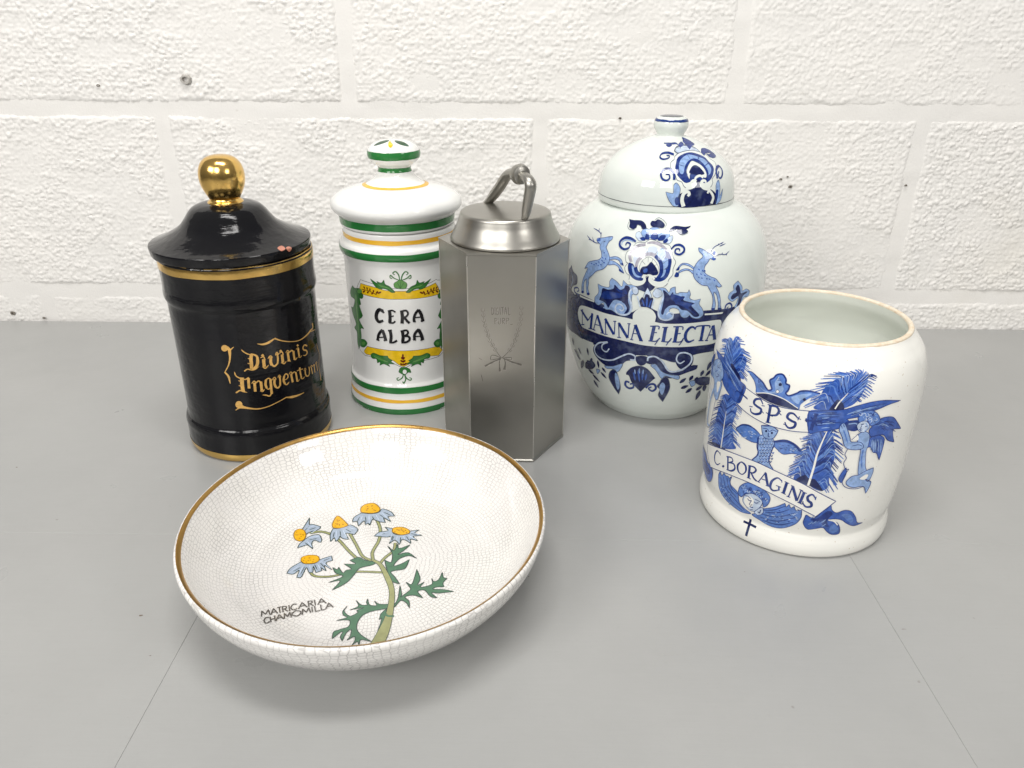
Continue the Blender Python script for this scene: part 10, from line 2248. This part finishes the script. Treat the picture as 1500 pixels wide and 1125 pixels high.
# ------------------------------------------------------------------ grey painted boards of the tabletop
M['board'], nt, b = new_mat('grey_floor_paint')
tc = N(nt, 'ShaderNodeTexCoord')
mp = N(nt, 'ShaderNodeMapping')
mp.inputs['Scale'].default_value = (3, 60, 3)
nt.links.new(tc.outputs['Object'], mp.inputs['Vector'])
streak = noise(nt, 9, 5, 0.65, mp.outputs[0])
c = mix(nt, ramp(nt, noise(nt, 3.5, 3), [(0.3, (0, 0, 0)), (0.7, (1, 1, 1))]), (0.368, 0.372, 0.366), (0.398, 0.398, 0.388))
c = mix(nt, ramp(nt, streak, [(0.35, (0.10,) * 3), (0.7, (0, 0, 0))]), c, (0.30, 0.297, 0.285))
c = mix(nt, ramp(nt, noise(nt, 95, 2, 0.4), [(0.775, (0, 0, 0)), (0.80, (0.5,) * 3)]), c, (0.20, 0.18, 0.16))
c = mix(nt, ramp(nt, noise(nt, 11, 6, 0.7), [(0.35, (0.16,) * 3), (0.6, (0, 0, 0))]), c, (0.29, 0.29, 0.285))
c = mix(nt, ramp(nt, noise(nt, 310, 3, 0.7), [(0.62, (0, 0, 0)), (0.8, (0.22,) * 3)]), c, (0.24, 0.235, 0.225))
nt.links.new(c, b.inputs['Base Color'])
rr = ramp(nt, noise(nt, 14, 4), [(0.3, (0.27,) * 3), (0.7, (0.42,) * 3)])
nt.links.new(rr, b.inputs['Roughness'])
nb = bump(nt, b, streak, 0.12, 0.0006)
bump(nt, b, noise(nt, 160, 4, 0.6), 0.10, 0.0006, nb)

table = bpy.data.objects.new('tabletop', None)
COL.objects.link(table)
table['kind'] = 'structure'
table['label'] = 'grey painted tabletop of butted boards with thin seams and small paint chips'

def board(x0, x1, y0, y1, th=.018, ch=.00016):
    v = []
    for z, i in ((-th, 0), (-ch, 0), (0, ch)):
        v += [(x0+i, y0+i, z), (x1-i, y0+i, z), (x1-i, y1-i, z), (x0+i, y1-i, z)]
    f = [(3, 2, 1, 0), (8, 9, 10, 11)]
    for l in (0, 4):
        for k in range(4):
            k2 = (k + 1) % 4
            f.append((l+k, l+k2, l+4+k2, l+4+k))
    return meshobj('board', v, f, M['board'], table, False)
g = .00006
YS = -.467
board(-1.25, 1.25, YS + g * .3, -.0035, ch=.00012)
for xa, xb in ((-1.25, -.2285), (-.2285, .2400), (.2400, 1.25)):
    board(xa + g, xb - g, -1.35, YS - g * .3)
M['chipdark'], nt, b = new_mat('bare_wood_chip')
nt.links.new(mix(nt, noise(nt, 900, 2), (0.12, 0.09, 0.07), (0.26, 0.21, 0.17)), b.inputs['Base Color'])
b.inputs['Roughness'].default_value = 0.8
rnd = random.Random(11)
v, f = [], []
for i in range(46):
    x, y = rnd.uniform(-.75, .75), rnd.uniform(-.85, -.03)
    s = rnd.choice([.0004, .0005, .0005, .0006, .0008, .0011])
    st, a0 = rnd.uniform(1, 2.4), rnd.uniform(-.5, .5)
    n0 = len(v)
    for k in range(7):
        a = 2 * math.pi * k / 7
        j = rnd.uniform(.6, 1.2) * s
        px, py = math.cos(a) * j * st, math.sin(a) * j
        v.append((x + px * math.cos(a0) - py * math.sin(a0), y + px * math.sin(a0) + py * math.cos(a0), .00012))
    f.append(list(range(n0, n0 + 7)))
ch = meshobj('paint_flecks', v, f, M['chipdark'], table, False)
ch['kind'] = 'stuff'
M['scuff'], nt, b = new_mat('rubbed_paint')
nt.links.new(mix(nt, noise(nt, 400, 2), (0.30, 0.295, 0.285), (0.46, 0.455, 0.44)), b.inputs['Base Color'])
b.inputs['Roughness'].default_value = 0.6
v, f = [], []
for i in range(34):
    x, y = rnd.uniform(-.7, .7), rnd.uniform(-.8, -.05)
    L, a0, w = rnd.uniform(.006, .028), rnd.choice([rnd.uniform(-.25, .25), rnd.uniform(.5, 1.0)]), rnd.uniform(.00012, .0003)
    n0 = len(v)
    for k in range(6):
        s = (k / 5 - .5) * L
        bend = .06 * L * math.sin(k * 1.1 + i)
        ww = w * (1 - abs(k / 2.5 - 1)) + .00004
        for sg in (-1, 1):
            px, py = s, bend + sg * ww
            v.append((x + px * math.cos(a0) - py * math.sin(a0), y + px * math.sin(a0) + py * math.cos(a0), .00010))
    for k in range(5):
        f.append((n0 + 2*k, n0 + 2*k + 2, n0 + 2*k + 3, n0 + 2*k + 1))
sc = meshobj('scratches', v, f, M['scuff'], table, False)
sc['kind'] = 'stuff'

# ------------------------------------------------------------------ black and gold jar
def art(key):
    return ART.get(key, [])

def put(name, key, mapper, mt, parent, label=None, **kw):
    if not art(key):
        return None
    o = motif(name, art(key), mapper, mt, parent, **kw)
    if label:
        o['label'] = label
    return o

t = thing('apothecary_jar', POS['black'], 'glossy black lidded apothecary jar with gold ball knob and gold blackletter writing', 'jar')
lathe('body', DN['black_body'], M['black'], t)
band('gold_band', DN['black_body'], .1728, .1812, 'z', M['gold'], t, off=.0002, wob=.0005, seed=4)
put('glaze_run', 'black_notch', rev_mapper(DN['black_body'], REF['black']), M['flatink'], t, 'black glaze run over the gold band', lift=.0004)
band('gold_band', DN['black_body'], .0006, .0085, 'z', M['gold'], t, off=.0002, wob=.0004, seed=5)
lid = lathe('lid', DN['black_lid'], M['black'], t)
lid.location = (-.0030, 0, 0)
lathe('knob', DN['black_knob'], M['gold'], lid, 96)
mp_lid = rev_mapper(DN['black_lid'], .067)
put('chip', 'black_chip', mp_lid, M['flatink'], lid, 'bare terracotta chip on the lid rim')
mp_b = rev_mapper(DN['black_body'], REF['black'])
put('lettering', 'black_text', mp_b, M['gilt'], t, 'gold blackletter words Divinis Ungventvm')
put('flourish', 'black_flourish', mp_b, M['gilt'], t, 'thin gold scroll strokes round the writing')

# ------------------------------------------------------------------ white, green and yellow jar
M['green'] = glaze('green_enamel', (0.018, 0.15, 0.035), (0.03, 0.21, 0.05), 0.1)
M['yellow'] = glaze('yellow_enamel', (0.80, 0.42, 0.03), (0.86, 0.52, 0.06), 0.1)
t = thing('apothecary_jar', POS['green'], 'white lidded apothecary jar with green and yellow bands and a painted cartouche', 'jar')
D = DN['green_body']
lathe('body', D, M['white'], t)
for lo, hi, mt, nm in [(.0006, .0066, 'green', 'green_band'), (.0128, .0165, 'yellow', 'yellow_band'), (.0232, .0296, 'green', 'green_band'), (.1598, .1668, 'green', 'green_band'), (.1748, .1792, 'yellow', 'yellow_band')]:
    band(nm, D, lo, hi, 'z', M[mt], t, wob=.0003, seed=int(lo * 1e4))
lid = lathe('lid', DN['green_lid'], M['white'], t)
lid.location = (-.0012, 0, 0)
for lo, hi, mt, nm in [(.1875, .1950, 'green', 'green_band'), (.2212, .2226, 'yellow', 'yellow_band'), (.2340, .2384, 'green', 'green_band'), (.2468, .2536, 'green', 'green_band')]:
    band(nm, DN['green_lid'], lo, hi, 'z', M[mt], lid, wob=.00025, seed=int(lo * 1e4))
mp_k = rev_mapper(DN['green_lid'], .0252)
put('knob_leaves', 'green_knob', mp_k, M['ink'], lid, None)
mp_g = rev_mapper(D, REF['green'])
put('cartouche', 'green_frame', mp_g, M['flatink'], t, 'yellow scroll frame with green acanthus leaves')
put('lettering', 'green_text', mp_g, M['flatink'], t, 'black painted words Cera Alba', lift=.0004)

# ------------------------------------------------------------------ pewter canister
M['pewter'], nt, b = new_mat('brushed_pewter')
b.inputs['Metallic'].default_value = 1
tc = N(nt, 'ShaderNodeTexCoord')
mp = N(nt, 'ShaderNodeMapping')
mp.inputs['Scale'].default_value = (14, 14, 1.0)
nt.links.new(tc.outputs['Object'], mp.inputs['Vector'])
brush = noise(nt, 22, 4, 0.6, mp.outputs[0])
c = mix(nt, noise(nt, 18, 4, 0.6), (0.37, 0.36, 0.33), (0.43, 0.415, 0.38))
nt.links.new(c, b.inputs['Base Color'])
rr = ramp(nt, noise(nt, 28, 3, 0.5), [(0.3, (0.31,) * 3), (0.75, (0.42,) * 3)])
nt.links.new(rr, b.inputs['Roughness'])
nb = bump(nt, b, brush, 0.03, 0.0004)
bump(nt, b, noise(nt, 24, 2), 0.22, 0.0014, nb)
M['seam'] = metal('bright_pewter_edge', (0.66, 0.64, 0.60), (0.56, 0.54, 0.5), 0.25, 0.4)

t = thing('canister', POS['pewter'], 'hexagonal brushed pewter canister with round flared lid and arched handle', 'canister')
A, HH = HEX_A, HEX_H
ROT = R(-1.0)
def hexring(a, z):
    return [(a * math.cos(R(60 * k) + ROT), a * math.sin(R(60 * k) + ROT), z) for k in range(6)]
v, f = [], []
for a, z in ((A * .97, .0005), (A * 1.018, .0005), (A * 1.018, .0018), (A, .0026), (A, HH - .0022), (A * 1.012, HH - .0016), (A * 1.012, HH), (.040, HH + .0002)):
    v += hexring(a, z)
n = len(v) // 6
for l in range(n - 1):
    for k in range(6):
        k2 = (k + 1) % 6
        f.append((l*6+k, l*6+k2, l*6+6+k2, l*6+6+k))
f.append([5, 4, 3, 2, 1, 0]); f.append([(n-1)*6 + k for k in range(6)])
meshobj('body', v, f, M['pewter'], t, False)
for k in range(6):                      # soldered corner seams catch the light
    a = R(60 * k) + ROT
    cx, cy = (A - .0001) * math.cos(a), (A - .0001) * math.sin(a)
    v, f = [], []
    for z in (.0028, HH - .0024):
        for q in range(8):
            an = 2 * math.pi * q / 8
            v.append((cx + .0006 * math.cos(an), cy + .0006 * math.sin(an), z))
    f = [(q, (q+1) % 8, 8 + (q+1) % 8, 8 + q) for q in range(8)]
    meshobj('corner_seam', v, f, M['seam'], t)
PL = dense([(.040, HH + .0004), (.0468, HH + .0004, 'c'), (.0474, HH + .0012), (.0470, HH + .0030), (.0440, HH + .0085), (.0410, HH + .0150), (.0394, HH + .0205), (.0387, HH + .0228), (.0372, HH + .0241), (.033, HH + .0248), (.028, HH + .0252), (.015, HH + .0260), (0, HH + .0263)])
lid = lathe('lid', PL, M['pewter'], t)
lid.location = (.0012, 0, 0)

def tube(name, pts, rad, mt, parent, seg=14, flat=1.0, sub=8):
    P = []
    n = len(pts)
    V3 = [np.array(p, float) for p in pts]
    rads = []
    for i in range(n - 1):
        p0 = V3[i-1] if i else 2*V3[0]-V3[1]
        p3 = V3[i+2] if i + 2 < n else 2*V3[-1]-V3[-2]
        p1, p2 = V3[i], V3[i+1]
        for k in range(sub):
            s = k / sub
            P.append(.5*((2*p1)+(-p0+p2)*s+(2*p0-5*p1+4*p2-p3)*s*s+(-p0+3*p1-3*p2+p3)*s**3))
            rads.append(rad[i] + (rad[i+1]-rad[i])*s)
    P.append(V3[-1]); rads.append(rad[-1])
    P = np.array(P)
    T = np.gradient(P, axis=0); T /= np.linalg.norm(T, axis=1, keepdims=True)
    side = np.cross(V3[-1] - V3[0], (0, 0, 1)); side /= np.linalg.norm(side)
    v, f = [], []
    for p, tt, r in zip(P, T, rads):
        nn = np.cross(side, tt)
        for q in range(seg):
            a = 2*math.pi*q/seg
            v.append(p + side*math.cos(a)*r + nn*math.sin(a)*r*flat)
    for i in range(len(P)-1):
        for q in range(seg):
            q2 = (q+1) % seg
            f.append((i*seg+q, i*seg+q2, (i+1)*seg+q2, (i+1)*seg+q))
    f.append(list(range(seg))[::-1]); f.append([(len(P)-1)*seg+q for q in range(seg)])
    return meshobj(name, v, f, mt, parent, True, 60)

zt = HH + .0245
HA, HB = np.array((-.0158, .0262, zt)), np.array((.0180, -.0345, zt))
def hp(s, z):
    q = HA + (HB - HA) * s
    return (q[0], q[1], zt + z)
tube('handle', [hp(-.08, -.0004), hp(.02, .0020), hp(.16, .0090), hp(.34, .0191), hp(.50, .0288), hp(.62, .0330), hp(.76, .0342), hp(.92, .0338), hp(1.04, .0318), hp(1.085, .0275), hp(1.05, .0185), hp(1.00, .0080), hp(.965, .0016), hp(.90, -.0006)],
     [.0022, .0040, .0050, .0051, .0050, .0047, .0044, .0045, .0049, .0050, .0048, .0042, .0032, .0014], M['pewter'], lid, flat=.8)
# round boss in the middle of the handle
c0 = np.array(hp(.83, .0342))
ax = (HB - HA) / np.linalg.norm(HB - HA)
sd = np.cross(ax, (0, 0, 1))
v, f = [], []
prof = [(-.0052, .0), (-.0050, .0052), (-.0038, .0074), (0, .0084), (.0038, .0074), (.0050, .0052), (.0052, .0)]
for (h, r) in prof:
    for q in range(24):
        a = 2 * math.pi * q / 24
        v.append(c0 + ax * h + (sd * math.cos(a) + np.array((0, 0, 1.0)) * math.sin(a)) * max(r, .0002))
for l in range(len(prof) - 1):
    for q in range(24):
        q2 = (q + 1) % 24
        f.append((l*24+q, l*24+q2, l*24+24+q2, l*24+24+q))
meshobj('boss', v, f, M['pewter'], lid, True, 35)
fy = -A * math.cos(R(30))
def face_map(u, w, off):
    ca, sa = math.cos(ROT), math.sin(ROT)
    x, y = u * .001, fy - off
    return (x * ca - y * sa, x * sa + y * ca, w * .001)
put('lettering', 'pewter_text', face_map, M['engrave'], t, 'engraved words Digital Purp', grid=8, step=.000002)
put('wreath', 'pewter_wreath', face_map, M['engrave'], t, 'engraved laurel wreath tied with a bow', grid=8, step=.000002)

# ------------------------------------------------------------------ ginger jar
t = thing('ginger_jar', POS['ginger'], 'large round blue and white ginger jar with domed lid, leaping stags and a banner', 'jar')
D = DN['ginger_body']
lathe('body', D, M['bluish'], t)
lid = lathe('lid', DN['ginger_lid'], M['bluish'], t)
lid.location = (GLDX, 0, 0)
M['inkline'] = glaze('dark_line', (0.05, 0.055, 0.07), (0.10, 0.11, 0.12), 0.12)
M['navy'] = glaze('navy_enamel', (0.012, 0.035, 0.16), (0.02, 0.06, 0.24), 0.1)
M['slate'] = glaze('slate_enamel', (0.05, 0.06, 0.085), (0.08, 0.09, 0.12), 0.12)
band('rim_line', DN['ginger_lid'], .2160, .2166, 'z', M['inkline'], lid, wob=.0002, seed=3)
band('knob_ring', DN['ginger_lid'], .2818, .2839, 'z', M['navy'], lid, wob=.0003, seed=8)
band('knob_top', DN['ginger_lid'][DN['ginger_lid'][:, 1] > .28], .0005, .0106, 'r', M['slate'], lid, wob=.0004, seed=9)
mp_gl = rev_mapper(DN['ginger_lid'], REF['gingerlid'])
put('flower', 'glid_flower', mp_gl, M['ink'], lid, 'blue peony with scrolling tendrils on the lid')
mp_g = rev_mapper(D, REF['ginger'])
put('banner', 'g_banner', mp_g, M['ink'], t, 'dark blue banner with a white name panel')
put('flower', 'g_flower', mp_g, M['ink'], t, 'blue peony between the stags', lift=.00032)
put('acanthus', 'g_acanthus', mp_g, M['ink'], t, 'pair of curling blue acanthus leaves', lift=.00028)
put('scroll', 'g_scroll', mp_g, M['ink'], t, 'blue scrolls with hanging leaves under the banner', lift=.00028)
put('stag', 'g_stag_a', mp_g, M['ink'], t, 'leaping light blue stag facing the flower, head turned up', lift=.00028)
put('stag', 'g_stag_b', mp_g, M['ink'], t, 'leaping light blue stag with head thrown back', lift=.00028)
put('lettering', 'g_text', mp_g, M['ink'], t, 'blue painted words Manna Electa', lift=.0003)

# ------------------------------------------------------------------ open storage jar
t = thing('storage_jar', POS['bora'], 'open white storage jar with rolled foot, painted with blue plumes, cherubs and scrolls', 'jar')
D = DN['bora_body']
lathe('body', D, M['cream'], t)
M['biscuit'], nt, b = new_mat('unglazed_biscuit')
c = mix(nt, ramp(nt, noise(nt, 160, 4, 0.7), [(0.35, (0, 0, 0)), (0.65, (1, 1, 1))]), (0.72, 0.58, 0.42), (0.80, 0.74, 0.62))
nt.links.new(c, b.inputs['Base Color'])
b.inputs['Roughness'].default_value = 0.8
bump(nt, b, noise(nt, 600, 3), 0.5, 0.0006)
lathe('rim', DN['bora_rim'], M['biscuit'], t)
lathe('inner_wall', DN['bora_inner'], M['celadon'], t)
mp_o = rev_mapper(D, REF['bora'])
put('plume', 'o_plume_a', mp_o, M['ink'], t, 'broad blue feather plume rising above the ribbon end')
put('plume', 'o_plume_b', mp_o, M['ink'], t, 'blue feather plume beside the smaller winged figure')
put('crown', 'o_crown', mp_o, M['ink'], t, 'blue crown behind the upper ribbon', lift=.00028)
put('ribbon', 'o_ribbon', mp_o, M['ink'], t, 'ribbon lettered S P S between crosses', lift=.00030)
put('cherub', 'o_cherub_a', mp_o, M['ink'], t, 'kneeling winged cherub holding the ribbon', lift=.00050)
put('cherub', 'o_cherub_b', mp_o, M['ink'], t, 'small winged figure beneath the ribbon tail', lift=.00050)
put('owl', 'o_owl', mp_o, M['ink'], t, 'spread-winged bird between the plumes', lift=.00015)
put('banner', 'o_banner', mp_o, M['ink'], t, 'slanting white name banner', lift=.00033)
put('lettering', 'o_text', mp_o, M['ink'], t, 'blue painted words C. Boraginis', lift=.00052)
put('angel_head', 'o_angel', mp_o, M['ink'], t, 'curly angel head with folded wings', lift=.0003)
put('cross', 'o_cross', mp_o, M['ink'], t, 'small dark blue cross above the foot')

# ------------------------------------------------------------------ crackle-glazed bowl
M['crackle'], nt, b = new_mat('crackle_glaze')
tc = N(nt, 'ShaderNodeTexCoord')
sep = N(nt, 'ShaderNodeSeparateXYZ')
nt.links.new(tc.outputs['Object'], sep.inputs[0])
def math_n(op, a, b2=None):
    n = N(nt, 'ShaderNodeMath', operation=op)
    for i, val in enumerate((a, b2)):
        if val is None:
            continue
        if hasattr(val, 'links'):
            nt.links.new(val, n.inputs[i])
        else:
            n.inputs[i].default_value = val
    return n.outputs[0]
rad = math_n('SQRT', math_n('ADD', math_n('MULTIPLY', sep.outputs[0], sep.outputs[0]), math_n('MULTIPLY', sep.outputs[1], sep.outputs[1])))
ang = math_n('ARCTAN2', sep.outputs[0], sep.outputs[1])
arc = math_n('ADD', rad, math_n('MULTIPLY', sep.outputs[2], 0.9))
comb = N(nt, 'ShaderNodeCombineXYZ')
nt.links.new(math_n('MULTIPLY', ang, 0.09), comb.inputs[0])
nt.links.new(arc, comb.inputs[1])
warp = N(nt, 'ShaderNodeTexNoise')
warp.inputs['Scale'].default_value = 60
nt.links.new(tc.outputs['Object'], warp.inputs['Vector'])
wsc = N(nt, 'ShaderNodeVectorMath', operation='SCALE')
wsc.inputs['Scale'].default_value = 0.004
nt.links.new(warp.outputs['Color'], wsc.inputs[0])
vadd = N(nt, 'ShaderNodeVectorMath', operation='ADD')
nt.links.new(comb.outputs[0], vadd.inputs[0]); nt.links.new(wsc.outputs[0], vadd.inputs[1])
def crack(vec, scale, w0, w1, rnd_=0.75):
    vo = N(nt, 'ShaderNodeTexVoronoi', voronoi_dimensions='2D', feature='DISTANCE_TO_EDGE')
    vo.inputs['Scale'].default_value = scale
    vo.inputs['Randomness'].default_value = rnd_
    nt.links.new(vec, vo.inputs['Vector'])
    return ramp(nt, vo.outputs['Distance'], [(w0, (1, 1, 1)), (w1, (0, 0, 0))])
k1 = crack(vadd.outputs[0], 300, 0.03, 0.12, 0.5)
k2 = crack(tc.outputs['Object'], 210, 0.012, 0.07, 0.9)
kk = math_n('MAXIMUM', math_n('MULTIPLY', k1, 0.75), math_n('MULTIPLY', k2, math_n('MULTIPLY', noise(nt, 30, 2), 0.45)))
dens = ramp(nt, noise(nt, 26, 3), [(0.32, (0.45,) * 3), (0.62, (1, 1, 1))])
kf = math_n('MULTIPLY', math_n('MULTIPLY', kk, dens), 0.78)
c = mix(nt, ramp(nt, noise(nt, 16, 3), [(0.35, (0, 0, 0)), (0.7, (1, 1, 1))]), (0.81, 0.79, 0.77), (0.825, 0.81, 0.775))
c = mix(nt, kf, c, (0.27, 0.255, 0.25))
nt.links.new(c, b.inputs['Base Color'])
b.inputs['Roughness'].default_value = 0.08
b.inputs['IOR'].default_value = 1.52
bump(nt, b, noise(nt, 60, 2), 0.3, 0.001)

t = thing('bowl', POS['bowl'], 'wide crackle-glazed cream bowl with gold rim line and painted chamomile', 'bowl')
D = DN['bowl']
lathe('body', D, M['crackle'], t, 200, BSX, BSY)
inner = D[int(np.argmax(D[:, 1])):]
band('gold_rim', inner[inner[:, 0] > .110], .1212, .1243, 'r', M['goldline'], t, off=.00025, wob=.0004, seed=6, sx=BSX, sy=BSY, seg=220)
io = np.argsort(inner[:, 0])
ir, iz = inner[io, 0], inner[io, 1]
def bowl_map(u, w, off):
    x, y = u * .001, w * .001
    r = math.hypot(x / BSX, y / BSY)
    return (x, y, float(np.interp(r, ir, iz)) + off)
put('chamomile', 'bowl_plant', bowl_map, M['flatink'], t, 'chamomile sprig with yellow centres and grey-blue petals', lift=.0003)
put('lettering', 'bowl_text', bowl_map, M['flatink'], t, 'charcoal words Matricaria Chamomilla', lift=.0003)
